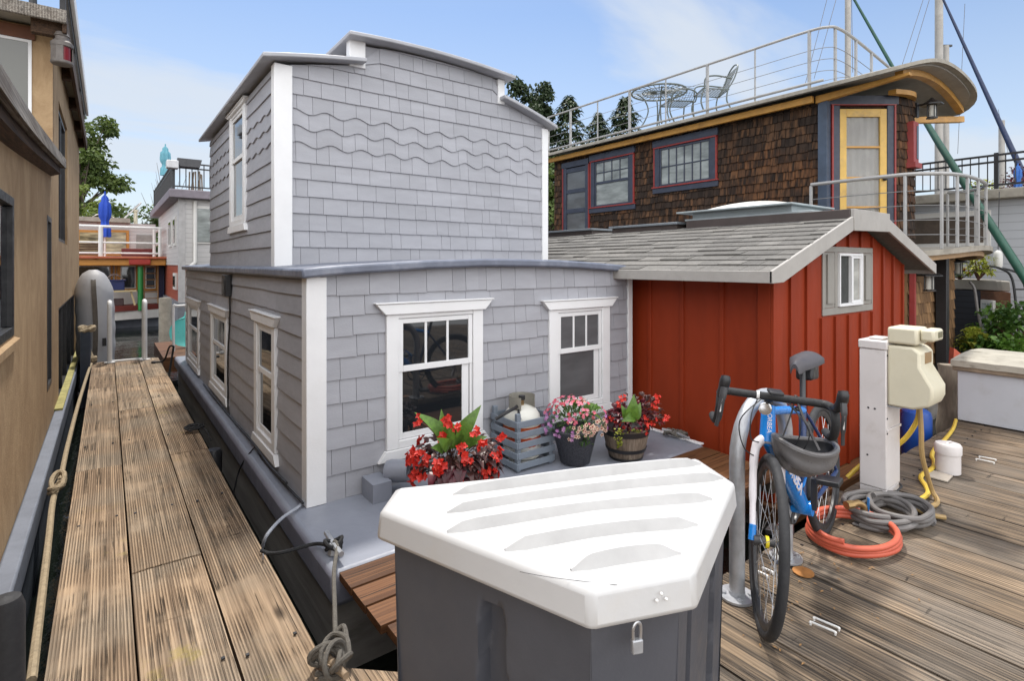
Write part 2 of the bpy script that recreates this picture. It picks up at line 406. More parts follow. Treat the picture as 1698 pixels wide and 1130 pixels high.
# ---------------------------------------------------------------- shingles
def shingles(mb, u0, u1, rows, top, holes=(), wmin=.09, wmax=.2, tt=.004, tb=.018, gap=.0028, waves=(), seed=1, jz=.0, long=False, lap=.02, wob=.0):
    """courses of lapped shingles in a wall frame (x along, y out, z up); rows are the bottoms of the courses"""
    rg = random.Random(seed)
    for ri, z0 in enumerate(rows):
        z1 = (rows[ri + 1] if ri + 1 < len(rows) else z0 + .14) + lap
        u = u0 - (rg.random() * wmax * .8 if not long else rg.random() * 1.0)
        while u < u1:
            wd = rg.uniform(wmin, wmax); a, b = max(u, u0), min(u + wd - gap, u1); u += wd
            if b - a < .012: continue
            zb = z0 + rg.uniform(-jz, jz)
            cuts = sorted({a, b} | {q for h in holes for q in (h[0], h[1]) if a < q < b})
            for ca, cb in zip(cuts, cuts[1:]):
                mid = (ca + cb) / 2; spans = [(zb, z1)]
                for h in holes:
                    if h[0] <= mid <= h[1]:
                        ns = []
                        for p, q in spans:
                            if h[2] > p: ns.append((p, min(q, h[2])))
                            if h[3] < q: ns.append((max(p, h[3]), q))
                        spans = ns
                for p, q in spans:
                    if q - p < .008: continue
                    wave = ri in waves
                    nseg = max(1, int((cb - ca) / .018)) if wave else max(1, int((cb - ca) / .12))
                    vs = []; fs = []
                    f = lambda z: tt + (tb - tt) * (z1 - z) / (z1 - zb)
                    for k in range(nseg + 1):
                        x = ca + (cb - ca) * k / nseg
                        pb = p
                        if wave and p == zb: pb = p + (.012 if long else .02) * math.sin(x * 2 * math.pi / .255 + ri * .5)
                        elif wob and p == zb: pb = p + wob * noise.noise(Vector((x * 2.1, ri * 3.7, seed)))
                        qq = min(q, top(x))
                        pb = min(pb, qq - .002)
                        vs += [(x, f(pb), pb), (x, f(qq), qq), (x, 0, pb), (x, 0, qq)]
                    if min(q, top(ca)) - p < .006 and min(q, top(cb)) - p < .006: continue
                    for k in range(nseg):
                        o = 4 * k; fs += [(o, o + 4, o + 5, o + 1), (o + 2, o + 6, o + 4, o)]
                    fs += [(0, 1, 3, 2)]; o = 4 * nseg; fs += [(o, o + 2, o + 3, o + 1)]
                    mb.add(vs, fs)

# ---------------------------------------------------------------- grey houseboat
gh = thing('houseboat', 'two storey houseboat in pale grey shingles with white corner boards, at the centre', 'houseboat', (2.4, 3.3, -.6))
GX0, GX1, GY0, GY1 = .964, 3.82, 3.31, 9.46
UX0, UX1, UY0, UY1 = 1.036, 3.735, 4.39, 7.63
lowtop = lambda u: 1.362 + .068 * (1 - ((u - 2.39) / 1.5) ** 2)
WF = wallM((0, GY0, 0), (1, 0, 0), (0, -1, 0)); WL = wallM((GX0, 0, 0), (0, 1, 0), (-1, 0, 0))
UF = wallM((0, UY0, 0), (1, 0, 0), (0, -1, 0)); UL = wallM((UX0, 0, 0), (0, 1, 0), (-1, 0, 0))
lrows = [0, .16, .315, .447, .591, .738, .8745, 1.005, 1.13, 1.259]
urows = [1.40, 1.585, 1.714, 1.847, 1.982, 2.118, 2.25, 2.39, 2.52, 2.649, 2.779, 2.909, 3.04, 3.17, 3.30]
w1 = (1.446, 2.195, .236, 1.118); w2 = (2.835, 3.535, .236, 1.078)
wl = [(4.0, 4.66, .12, 1.005), (5.91, 6.93, .13, .92), (7.94, 9.08, .10, .895)]
wu = (5.42, 6.18, 1.83, 2.93)
def inner(h, m=.03): return (h[0] + m, h[1] - m, h[2] + .02, h[3] - .01)

mb = MB()                                            # lower walls: core and shingles
prof = [(GX0, .0)] + [(GX0 + (GX1 - GX0) * i / 12, lowtop(GX0 + (GX1 - GX0) * i / 12)) for i in range(13)] + [(GX1, 0)]
mb.prism([(x, GY0 + .001, z + .001) for x, z in prof], (0, GY1 - GY0 - .002, 0))
mb.M = WF; shingles(mb, GX0 + .09, GX1 - .03, lrows, lowtop, [inner(w1), inner(w2)], .10, .24, seed=3, jz=.004, lap=.03)
mb.build('wall', M['siding'], gh, angle=20)
mb = MB(WL); shingles(mb, GY0 + .02, GY1, lrows, lambda u: 1.35, [inner(h) for h in wl], .9, 2.4, .004, .02, seed=8, jz=.003, long=True, wob=.009)
mb.build('wall', M['siding'], gh, angle=20)
# upper storey
def utop(u):
    if u < 1.70: return 2.985 + .15 * (u - .98) / .72 - .02
    if u > 3.16: return 3.07 - .165 * (u - 3.16) / .6
    return 3.315 - .04 * ((u - 2.39) / .85) ** 2
mb = MB()
xs = [UX0, 1.35, 1.699, 1.701, 1.9, 2.15, 2.39, 2.65, 2.9, 3.159, 3.161, 3.45, UX1]
mb.prism([(UX0, UY0 + .001, 1.38)] + [(x, UY0 + .001, utop(x)) for x in xs] + [(UX1, UY0 + .001, 1.38)], (0, UY1 - UY0, 0))
mb.M = UF; shingles(mb, UX0 + .10, UX1 - .05, urows, lambda u: utop(u), [], .085, .21, seed=11, waves=(7, 8, 9), lap=.034, jz=.002)
mb.build('wall', M['siding'], gh, angle=20)
mb = MB(UL); shingles(mb, UY0 + .02, UY1, urows[:13], lambda u: 2.965, [inner(wu)], .9, 2.2, .004, .02, seed=17, waves=(7, 8, 9), long=True, lap=.034, wob=.006)
mb.build('wall', M['siding'], gh, angle=20)
# roofs
mb = MB(); rz = lambda x: 1.42 + .068 * (1 - ((x - 2.39) / 1.5) ** 2)
mb.slab(lambda u, v: (.905 + 3.0 * u, 3.235 + 6.35 * v, rz(.905 + 3.0 * u) + .004 * noise.noise(Vector((u * 8, v * 9, 0)))), 24, 16, (0, 0, -.058))
mb.build('roof', M['roofgrey'], gh, bevel=.014)
mb = MB()
mb.slab(lambda u, v: (.915 + .80 * u, 4.27 + 3.5 * v, 3.015 + .155 * u - .03 * u * u + .012 * u), 6, 2, (0, 0, -.035))
mb.slab(lambda u, v: (3.12 + .69 * u, 4.27 + 3.5 * v, 3.115 - .15 * u - .05 * u * u), 6, 2, (0, 0, -.035))
mb.slab(lambda u, v: (1.56 + 1.68 * u, 4.25 + 3.52 * v, 3.372 - .04 * ((1.56 + 1.68 * u - 2.39) / .85) ** 2 - .015 * u), 12, 2, (0, 0, -.035))
mb.build('roof', M['lightgrey'], gh, bevel=.008)
def cboard(a, b): 
    q = MB(); q.box(a, b); return q.build('corner_board', M['white'], gh, bevel=.004)
cboard((GX0 - .022, GY0 - .028, .0), (GX0 + .098, GY0 + .07, 1.372))
cboard((GX1 - .038, GY0 - .027, .0), (GX1 + .02, GY0 + .07, 1.352))
cboard((GX0 - .02, GY1 - .06, 0), (GX0 + .04, GY1 + .01, 1.355))
cboard((UX0 - .022, UY0 - .028, 1.405), (UX0 + .112, UY0 + .07, 2.985))
cboard((UX1 - .06, UY0 - .027, 1.405), (UX1 + .02, UY0 + .07, 2.885))
cboard((1.598, UY0 - .03, 3.09), (1.735, UY0 + .05, 3.318)); cboard((3.10, UY0 - .03, 3.045), (3.18, UY0 + .05, 3.288))
# windows
def hung_window(W, h, parent, mull=0, tw=.085, gl='glass', gl2=None, inset=True, head=.07, sill=True, trimm=None, name='window'):
    u0, u1, z0, z1 = h; tm = trimm or M['white']
    mb = MB(W)
    mb.box((u0, 0, z0), (u0 + tw, .034, z1)); mb.box((u1 - tw, 0, z0), (u1, .034, z1))
    mb.box((u0 + tw, 0, z1 - .028), (u1 - tw, .030, z1)); mb.box((u0 + tw, 0, z0), (u1 - tw, .032, z0 + .05))
    f = mb.build(name, tm, parent, bevel=.004)
    if head:
        mb = MB(W); ov = .075
        mb.prism([(u0 - .012, 0, z1 + .002), (u1 + .012, 0, z1 + .002), (u1 + ov, 0, z1 + head), (u0 - ov, 0, z1 + head)], (0, .05, 0))
        mb.box((u0 - ov - .008, 0, z1 + head + .002), (u1 + ov + .008, .058, z1 + head + .012)); mb.build('head', tm, f, bevel=.003)
    if sill:
        mb = MB(W); mb.prism([(u0 - .008, 0, z0 - .002), (u1 + .008, 0, z0 - .002), (u1 + .06, 0, z0 - .07), (u0 - .06, 0, z0 - .07)], (0, .044, 0)); mb.build('sill', tm, f, bevel=.003)
    a, b = u0 + tw + .003, u1 - tw - .003; zb, zt = z0 + .053, z1 - .031; zm = zb + (zt - zb) * .56; s = .032
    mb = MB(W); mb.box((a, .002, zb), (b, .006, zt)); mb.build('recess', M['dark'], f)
    mb = MB(W)                                       # upper sash
    mb.box((a, .006, zm), (a + s, .024, zt)); mb.box((b - s, .006, zm), (b, .024, zt))
    mb.box((a + s, .006, zt - s), (b - s, .023, zt)); mb.box((a + s, .006, zm), (b - s, .026, zm + .04))
    for k in range(1, mull):
        x = a + s + (b - a - 2 * s) * k / mull; mb.box((x - .009, .012, zm + .04), (x + .009, .02, zt - s))
    mb.build('sash', tm, f, bevel=.002)
    mb = MB(W); mb.poly((a + s, .0135, zm + .04), (b - s, .0135, zm + .04), (b - s, .0135, zt - s), (a + s, .0135, zt - s)); mb.build('pane', M[gl], f, flat=True)
    mb = MB(W); r = s + (.05 if inset else 0)
    mb.box((a, .006, zb), (a + s, .015, zm - .001)); mb.box((b - r, .006, zb), (b - .026, .015, zm - .001)); mb.box((b - .02, .006, zb), (b, .02, zm - .001))
    mb.box((a + s, .006, zb), (b - r, .014, zb + .04))
    mb.build('sash', tm, f, bevel=.002)
    mb = MB(W); mb.poly((a + s, .0085, zb + .04), (b - r, .0085, zb + .04), (b - r, .0085, zm), (a + s, .0085, zm)); mb.build('pane', M[gl2 or gl], f, flat=True)
    return f
hung_window(WF, w1, gh, 3, gl='glass')
hung_window(WF, w2, gh, 3, tw=.095, gl='glassgrey', gl2='glassgrey')
for h in wl: hung_window(WL, h, gh, 0, tw=.09, inset=False)
hung_window(UL, wu, gh, 0, tw=.09, inset=False, head=.03)
# deck and float
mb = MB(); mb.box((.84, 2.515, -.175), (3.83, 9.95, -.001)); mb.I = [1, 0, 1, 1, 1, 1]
mb.build('deck', [M['deckgrey'], M['skirt']], gh, bevel=.035)
mb = MB(); mb.box((3.785, 2.54, .001), (3.832, 3.28, .012)); mb.build('edge_strip', M['white'], gh, bevel=.003)
mb = MB(); mb.box((.885, 2.6, -.8), (3.78, 9.85, -.176)); mb.build('hull', M['float'], gh)
mb = MB(); mb.box((1.28, 3.10, .0), (1.40, 3.28, .115)); 
mb.lathe([(.0, 0), (.062, 0), (.070, .03), (.070, .15), (.060, .15), (.060, .03), (.0, .03)], (1.42, 3.22, .135), 24, Vector((.72, -.69, .05)).to_track_quat('Z', 'Y').to_matrix()); mb.build('vent_hood', M['deckgrey'], gh)
# brown step
st = thing('step', 'brown oiled wooden step of long planks along the front of the grey deck', 'step', (2.3, 2.2, 0))
mb = MB()
for k, (y0, y1) in enumerate(((2.352, 2.503), (2.198, 2.342), (2.043, 2.188), (1.888, 2.033))):
    n = 10; x0 = .868 + (.02 if k == 3 else 0) + .004 * k
    mb.slab(lambda u, v: (x0 + (3.765 - x0) * u, y0 + (y1 - y0) * v, .006 - .003 * k + .002 * noise.noise(Vector((u * 5, v + k * 4, 0)))), n, 3, (0, 0, -.036))
mb.build('tread', M['step'], st, angle=50)
for x in (1.0, 2.0, 3.0, 3.7):
    mb = MB(); mb.box((x - .04, 1.9, -.14), (x + .04, 2.5, -.034)); mb.build('bearer', M['beamy'], st)
# boarding ladder at the far end of the pier
ld = thing('boarding_ladder', 'pale metal boarding ladder with two upright handles at the far end of the narrow pier', 'ladder', (.24, 9.95, 0))
for x in (.03, .455):
    mb = MB(); mb.tube(catmull([(x, 9.84, .01), (x, 9.84, .5), (x, 9.85, .8), (x, 9.9, .88), (x, 9.99, .87), (x, 10.05, .78), (x, 10.07, .4), (x, 10.08, -.6)], 5), .032, 10)
    mb.lathe([(.07, .006), (.07, .016), (.03, .02)], (x, 9.84, 0), 12); mb.build('handle', M['whitemetal'], ld)
mb = MB(); mb.box((.06, 9.84, .008), (.42, 9.9, .03)); mb.build('threshold', M['whitemetal'], ld)
for z in (-.15, -.42): mb = MB(); mb.rod((.03, 10.075, z), (.455, 10.075, z), .015); mb.build('rung', M['whitemetal'], ld)
# ---------------------------------------------------------------- red cabin
M['red'] = mat('barn_red_paint', (.245, .032, .009), .55, .16, 3, .25, 60, stretch=(1, 1, .3), dirt=(.15, .018, .008), dirt_amt=.5, dscale=2, spec=.2)
M['fascia'] = mat('warm_grey_fascia_paint', (.36, .34, .315), .55, .1, 5, .2, 50, dirt=(.2, .18, .16), dirt_amt=.4, dscale=4)
M['shutter'] = mat('taupe_trim_paint', (.265, .25, .225), .55, .1, 5, .2, 60)
M['darkbrown'] = mat('dark_brown_metal_edge', (.06, .045, .04), .5, .2, 6)
M['asphalt'] = mat('asphalt_roof_shingles', (.135, .128, .118), .9, .22, 25, .6, 300, island=.24, dirt=(.075, .07, .06), dirt_amt=.5, dscale=3)
rc = thing('cabin', 'red board and batten cabin with grey shingle roof beside the grey houseboat', 'cabin', (5.3, 4, -.6))
RX0, RX1, RY0, RY1, RZ = 3.95, 6.66, 2.05, 9.2, -.32
rt = lambda x: 1.33 + (1.76 - 1.33) * (x - 3.65) / 1.27 if x < 4.92 else (1.77 if x < 5.65 else 1.77 - (x - 5.65) * .33)
mb = MB(); 
mb.prism([(RX0, RY0, RZ)] + [(x, RY0, rt(x)) for x in (RX0, 4.91, 5.66, RX1)] + [(RX1, RY0, RZ)], (0, RY1 - RY0, 0))
for y in (3.17, 2.827, 2.453, 3.53, 3.89, 4.25, 4.61, 4.97): mb.box((RX0 - .016, y - .017, RZ), (RX0 + .01, y + .017, rt(RX0) - .01))
x = 4.217
while x < 6.6:
    if 4.7 < x < 5.85: mb.box((x - .014, RY0 - .022, RZ), (x + .014, RY0 + .01, 1.0)); mb.box((x - .014, RY0 - .022, 1.6), (x + .014, RY0 + .01, rt(x) - .02))
    else: mb.box((x - .014, RY0 - .022, RZ), (x + .014, RY0 + .01, rt(x) - .02))
    x += .262
mb.box((RX0 - .02, RY0 - .026, RZ), (RX0 + .11, RY0 + .0, rt(4.0) - .03)); mb.box((RX0 - .021, RY0 + .001, RZ), (RX0 - .001, RY0 + .1, rt(RX0) - .01))
mb.build('wall', M['red'], rc, angle=25, bevel=.003)
mb = MB()                                            # roof deck and lapped asphalt tabs
ry0 = 1.885
mb.prism([(3.62, ry0, 1.395), (4.92, ry0, 1.83), (5.65, ry0, 1.84), (6.95, ry0, 1.43), (6.95, ry0, 1.385), (5.65, ry0, 1.80), (4.92, ry0, 1.79), (3.62, ry0, 1.35)], (0, 7.4, 0))
rg = random.Random(4); sl = Vector((1.30, 0, .435)).normalized(); nn = Vector((-sl.z, 0, sl.x))
k = 0; s0 = -.012
while s0 < 1.36:
    y = ry0 - .012 - rg.random() * .2; s1 = min(s0 + .16, 1.37)
    while y < 7.2:
        wd = rg.uniform(.12, .36); a, b = max(y, ry0 - .012), y + wd - .004; y += wd
        if b < ry0: continue
        o = Vector((3.62, 0, 1.395)); t0 = .013 + rg.choice((0, 0, .006)); sb = s0 + rg.uniform(0, .008)
        P = lambda s, yy, h: o + sl * s + nn * h + Vector((0, yy, 0))
        mb.add([P(sb, a, t0), P(sb, b, t0), P(s1, b, .003), P(s1, a, .003), P(sb, a, 0), P(sb, b, 0)], [(0, 1, 2, 3), (4, 5, 1, 0), (4, 0, 3), (1, 5, 2)])
    s0 += .125
roof = mb.build('roof', M['asphalt'], rc, flat=True, clean=False)
mb = MB(); mb.box((3.598, ry0 - .02, 1.318), (3.62, 9.3, 1.402)); mb.build('fascia', M['fascia'], rc, bevel=.004)
mb = MB(); mb.prism([(3.598, ry0 - .024, 1.402), (4.90, ry0 - .024, 1.842), (4.90, ry0 - .024, 1.725), (3.75, ry0 - .024, 1.322), (3.598, ry0 - .024, 1.317)], (0, .022, 0)); mb.build('fascia', M['fascia'], rc, bevel=.003)
mb = MB(); mb.prism([(4.902, ry0 - .03, 1.725), (4.902, ry0 - .03, 1.905), (5.668, ry0 - .03, 1.905), (5.668, ry0 - .03, 1.74)], (0, .03, 0)); mb.build('fascia', M['fascia'], rc, bevel=.003)
mb = MB(); mb.prism([(5.67, ry0 - .024, 1.86), (6.97, ry0 - .024, 1.45), (6.97, ry0 - .024, 1.345), (5.67, ry0 - .024, 1.745)], (0, .022, 0)); mb.build('fascia', M['fascia'], rc, bevel=.003)
mb = MB(); mb.box((6.95, ry0, 1.345), (6.972, 9.3, 1.44)); mb.build('fascia', M['fascia'], rc)
mb = MB(); mb.box((4.895, ry0 + .002, 1.80), (5.672, 3.46, 1.905)); mb.build('roof_curb', M['darkbrown'], rc, bevel=.004)
mb = MB(); mb.box((4.93, 2.2, 1.906), (5.64, 3.5, 1.925)); mb.box((4.98, 2.4, 1.926), (5.6, 3.44, 1.985)); mb.box((4.86, 2.34, 1.986), (5.72, 3.56, 2.002))
sk = mb.build('skylight', mat('grey_skylight_frame', (.32, .36, .37), .5, .15), rc, bevel=.003)
mb = MB(); mb.slab(lambda u, v: (5.02 + .54 * u, 2.5 + .9 * v, 2.003 + .085 * (max(0, math.sin(math.pi * u) * math.sin(math.pi * v)) ** .5)), 12, 16, (0, 0, -.0005)); mb.build('dome', mat('milky_plastic_dome', (.6, .59, .55), .35, .08), sk)
for y0, y1 in ((3.54, 4.52), (4.80, 6.0)):
    mb = MB(); mb.box((4.88, y0 + .03, 1.76), (5.5, y1 - .03, 1.875)); s2 = mb.build('skylight', M['darkbrown'], rc, bevel=.003)
    mb = MB(); mb.box((4.85, y0, 1.876), (5.55, y1, 1.90)); mb.build('lid', mat('blue_grey_lid', (.18, .2, .22), .4, .1), s2, bevel=.003)
WR = wallM((0, RY0, 0), (1, 0, 0), (0, -1, 0))
mb = MB(WR); u0, u1, z0, z1 = 4.76, 5.80, 1.015, 1.60
mb.box((u0, 0, z0), (u1, .012, z0 + .06)); mb.box((u0, 0, z1 - .05), (u1, .012, z1)); 
for a, b in ((u0, u0 + .03), (4.99, 5.04), (5.535, 5.575), (u1 - .03, u1)): mb.box((a, .0, z0 + .06), (b, .0125, z1 - .05))
wn = mb.build('window', M['shutter'], rc, bevel=.003)
for a, b in ((4.793, 4.987), (5.578, 5.767)):
    mb = MB(WR); mb.box((a, 0, z0 + .063), (b, .008, z1 - .053)); mb.box((a + .035, .008, z0 + .1), (b - .035, .024, z1 - .07)); mb.build('shutter', M['shutter'], wn, bevel=.002)
mb = MB(WR); a, b, p, q = 5.043, 5.532, z0 + .065, z1 - .055
mb.box((a, 0, p), (b, .03, p + .025)); mb.box((a, 0, q - .025), (b, .03, q)); mb.box((a, 0, p + .025), (a + .02, .03, q - .025)); mb.box((b - .02, 0, p + .025), (b, .03, q - .025))
mb.box((5.275, 0, p + .025), (5.31, .034, q - .025)); mb.box((5.31, .0, p + .025), (b - .02, .024, p + .045)); mb.box((5.31, .0, q - .045), (b - .02, .024, q - .025)); mb.box((b - .045, 0, p + .045), (b - .02, .024, q - .045))
mb.build('sash', M['white'], wn, bevel=.002)
mb = MB(WR); mb.box((a + .02, .001, p + .025), (5.275, .006, q - .025)); mb.build('screen', mat('dark_insect_screen', (.035, .037, .035), .7, .2), wn)
mb = MB(WR); mb.poly((5.31, .012, p + .045), (b - .045, .012, p + .045), (b - .045, .012, q - .045), (5.31, .012, q - .045)); mb.build('pane', glass('pale_reflecting_glass', (.30, .29, .26), .05, 1.6, .5), wn, flat=True)
mb = MB(); mb.box((3.88, 1.90, -.45), (6.9, 9.3, -.325)); mb.build('deck', M['step'], rc, bevel=.01)
mb = MB(); mb.box((3.95, 2.0, -.8), (6.8, 9.2, -.451)); mb.build('hull', M['float'], rc)

# ---------------------------------------------------------------- brown shingled houseboat
t = NT('weathered_cedar_shingles'); c1 = t.coord((18, 18, 1.6), 9.0); g = t.noise(c1, 1.0, 5, .6)
isl = t.island()
base = t.mix(t.rng(isl, .15, .95), (.035, .024, .018), (.125, .065, .033))
base = t.mix(t.rng(t.noise(t.coord((1, 1, 1)), 1.1, 4), .48, .72, 0, .6), base, (.17, .07, .026))
base = t.mix(t.rng(g, .35, .65), tuple(.0 + q for q in (.018, .012, .009)), base); t.bump(g, .5, .006)
M['cedar'] = t.fin(base, .85, 0, .25)
t = NT('honey_brown_shingles'); c1 = t.coord((18, 18, 1.6), 9.0); g = t.noise(c1, 1.0, 5, .6)
base = t.mix(t.rng(t.island(), .1, .9), (.15, .085, .04), (.32, .185, .085)); base = t.mix(t.rng(g, .3, .65), (.09, .05, .025), base); t.bump(g, .5, .006)
M['cedarlight'] = t.fin(base, .8, 0, .25)
M['navy'] = mat('slate_navy_paint', (.035, .042, .065), .5, .25, 6, .2, 40)
M['redtrim'] = mat('red_trim_paint', (.25, .03, .025), .5, .15, 6)
M['yellow'] = mat('worn_yellow_paint', (.60, .38, .09), .5, .14, 6, .2, 40, dirt=(.3, .2, .1), dirt_amt=.6, dscale=5)
M['ochre'] = mat('ochre_beam_paint', (.50, .26, .055), .5, .2, 5, .2, 30, dirt=(.25, .12, .04), dirt_amt=.6, dscale=4)
M['soffit'] = mat('grey_soffit_board', (.33, .31, .28), .7, .15, 4, .2, 30, dirt=(.2, .17, .14), dirt_amt=.4)
M['roofedge'] = mat('weathered_roof_membrane', (.30, .275, .23), .75, .25, 6, .3, 30, dirt=(.12, .1, .08), dirt_amt=.6, dscale=4)
M['rail'] = mat('grey_painted_rail', (.36, .355, .345), .4, .12, 8, metal=.2, dirt=(.3, .28, .25), dirt_amt=.4, dscale=6)
bh = thing('houseboat', 'two storey houseboat clad in dark brown cedar shingles with a yellow door and curved roof', 'houseboat', (10, 5, -.6))
BX, BY = 8.6, 3.68
plan = [(BX, 9.75), (BX, BY), (9.5, 3.0), (9.72, 2.94), (9.9, 2.93), (10.06, 3.0), (10.18, 3.2), (10.2, 9.75)]
rows = [1.45 + .133 * k for k in range(20)]
brt = lambda x: 3.93 + .30 * (1 - ((x - 9.92) / 1.68) ** 2)
mb = MB(); mb.prism([(x, y, 1.4) for x, y in plan], (0, 0, 2.58))
A = (5.42, 6.79, 2.95, 3.72); Bw = (7.28, 8.53, 2.70, 3.72); D1 = (8.58, 9.4, 1.4, 3.78)
mb.M = wallM((BX, 0, 0), (0, 1, 0), (-1, 0, 0)); shingles(mb, BY + .05, 9.75, rows, lambda u: 3.93, [A, Bw, D1], .06, .17, .006, .03, .006, seed=21, jz=.012, lap=.03)
for (p, q) in zip(plan[1:], plan[2:7]):
    e = Vector((q[0] - p[0], q[1] - p[1], 0)); ln = e.length; n = Vector((e.y, -e.x, 0))
    mb.M = wallM((p[0], p[1], 0), e, n); shingles(mb, 0, ln, rows, lambda u: 3.98, [(.14, 1.03, 1.4, 3.9)] if p[0] == BX else [], .06, .15, .006, .028, .005, seed=int(p[0] * 10), jz=.01, lap=.03)
mb.build('wall', M['cedar'], bh, flat=True)
WB = wallM((BX, 0, 0), (0, 1, 0), (-1, 0, 0))
def trim_window(h, nx, ny, low=None, name='window'):
    u0, u1, z0, z1 = h; mb = MB(WB)
    mb.box((u0 - .02, 0, z1), (u1 + .02, .06, z1 + .13)); mb.box((u0 - .02, 0, z0 - .13), (u1 + .02, .055, z0 - .03))
    for a, b in ((u0 + .03, u0 + .13), (u1 - .13, u1 - .03)): mb.box((a, 0, z0), (b, .05, z1 - .03))
    f = mb.build(name, M['navy'], bh, bevel=.004)
    mb = MB(WB); mb.box((u0 - .03, 0, z0 - .028), (u1 + .03, .075, z0 - .002)); mb.box((u0, 0, z1 - .028), (u1, .065, z1 - .002)); mb.box((u0, 0, z0), (u0 + .028, .055, z1 - .03)); mb.box((u1 - .028, 0, z0), (u1, .055, z1 - .03)); mb.build('red_trim', M['redtrim'], f, bevel=.003)
    a, b, p, q = u0 + .133, u1 - .133, z0 + .002, z1 - .033
    mb = MB(WB); mb.box((a, .0, p), (b, .012, q)); mb.build('pane', M['glasspale'], f)
    mb = MB(WB); s = .035
    mb.box((a, .012, p), (b, .035, p + s)); mb.box((a, .012, q - s), (b, .035, q)); mb.box((a, .012, p + s), (a + s, .035, q - s)); mb.box((b - s, .012, p + s), (b, .035, q - s))
    pz = p + s if low is None else p + (q - p) * low
    if low: mb.box((a + s, .012, pz - .025), (b - s, .038, pz + .025))
    for k in range(1, nx): x = a + s + (b - a - 2 * s) * k / nx; mb.box((x - .01, .012, pz + (.025 if low else 0)), (x + .01, .026, q - s))
    for k in range(1, ny): zq = pz + (q - s - pz) * k / ny; mb.box((a + s, .012, zq - .01), (b - s, .025, zq + .01))
    mb.build('sash', M['navy'], f, bevel=.002)
trim_window(A, 6, 2); trim_window(Bw, 4, 2, .52)
mb = MB(WB); u0, u1, z0, z1 = D1
mb.box((u0, 0, z1 - .1), (u1 + .05, .06, z1 + .03)); mb.box((u0, 0, z0), (u0 + .1, .05, z1 - .1)); mb.box((u1 - .1, 0, z0), (u1, .05, z1 - .1))
for za, zb in ((2.62, 2.72), (3.08, 3.17), (3.56, 3.66)): mb.box((u0 + .1, 0, za), (u1 - .1, .04, zb))
dr = mb.build('door', M['navy'], bh, bevel=.004)
mb = MB(WB); mb.box((u0 + .1, 0, 1.5), (u1 - .1, .02, z1 - .12)); mb.build('pane', M['glassgrey'], dr)
mb = MB(WB); mb.box((u1, 0, z0), (u1 + .03, .06, z1 - .1)); mb.box((u0 - .03, 0, z0), (u0 - .002, .06, z1 - .1)); mb.build('red_trim', M['redtrim'], dr)
# yellow door on the chamfer
WD = wallM((BX, BY, 0), (.8, -.6, 0), (-.6, -.8, 0))
mb = MB(WD); mb.box((.125, 0, 1.6), (.222, .05, 3.82)); mb.box((.93, 0, 1.6), (1.03, .05, 3.82)); mb.box((.06, 0, 3.835), (1.1, .055, 3.97)); 
df = mb.build('door_frame', M['navy'], bh, bevel=.004)
mb = MB(WD); mb.box((.10, 0, 1.6), (.124, .062, 3.82)); mb.box((1.031, 0, 1.6), (1.055, .062, 3.82)); mb.box((.09, 0, 3.821), (1.065, .066, 3.834)); mb.build('red_trim', M['redtrim'], df)
mb = MB(WD); a, b, p, q = .226, .926, 1.68, 3.77
mb.box((a, .005, p), (a + .1, .045, q)); mb.box((b - .1, .005, p), (b, .045, q)); mb.box((a + .1, .005, q - .12), (b - .1, .045, q)); mb.box((a + .1, .005, p), (b - .1, .045, p + .2))
do = mb.build('door', M['yellow'], bh, bevel=.004)
for zz in (2.30, 2.74, 3.20): mb = MB(WD); mb.box((a + .1, .018, zz - .014), (b - .1, .04, zz + .014)); mb.build('glazing_bar', M['ochre'], do)
mb = MB(WD); mb.ball((b - .05, .075, 2.72), .032); mb.build('handle', M['black'], do)
cur = MB(WD); cur.grid(lambda u, v: (a + .1 + (b - a - .2) * u, .010 + .007 * math.sin(u * 30 + 2 * math.sin(v * 3)), p + .2 + (q - p - .32) * v), 60, 8); cur.build('curtain', mat('white_door_curtain', (.56, .55, .52), .8, .12, 4), do)
t = NT('clear_door_glass'); t.fin((.02, .02, .02), .02); tr_ = t.new('ShaderNodeBsdfTransparent'); ms_ = t.new('ShaderNodeMixShader'); ms_.inputs[0].default_value = .16; t.l.new(tr_.outputs[0], ms_.inputs[1]); t.l.new(t.b.outputs[0], ms_.inputs[2]); t.l.new(ms_.outputs[0], t.out.inputs[0]); M['clear'] = t.m
mb = MB(WD); mb.box((a + .1, .021, p + .2), (b - .1, .0235, q - .12)); mb.build('pane', M['clear'], do)
mb = MB(); mb.beam((BX - .01, BY - .02, 1.5), (BX - .01, BY - .02, 3.96), .13, .13); mb.build('corner_post', mat('worn_blue_post_paint', (.045, .065, .10), .5, .3, 6), bh, bevel=.005)
# small red framed window on the bow wall
WQ = wallM((9.66, 2.955, 0), (.93, -.02, 0), (0, -1, 0))
mb = MB(WQ); mb.box((0, 0, 2.98), (.20, .10, 3.60)); f = mb.build('window', M['redtrim'], bh, bevel=.004)
mb = MB(WQ); mb.box((.203, .015, 3.02), (.208, .085, 3.56)); mb.box((.11, .101, 3.04), (.185, .105, 3.54)); mb.build('pane', M['glass'], f)
mb = MB(WQ); mb.box((-.03, 0, 2.90), (.24, .13, 2.978)); mb.build('sill', M['redtrim'], f)
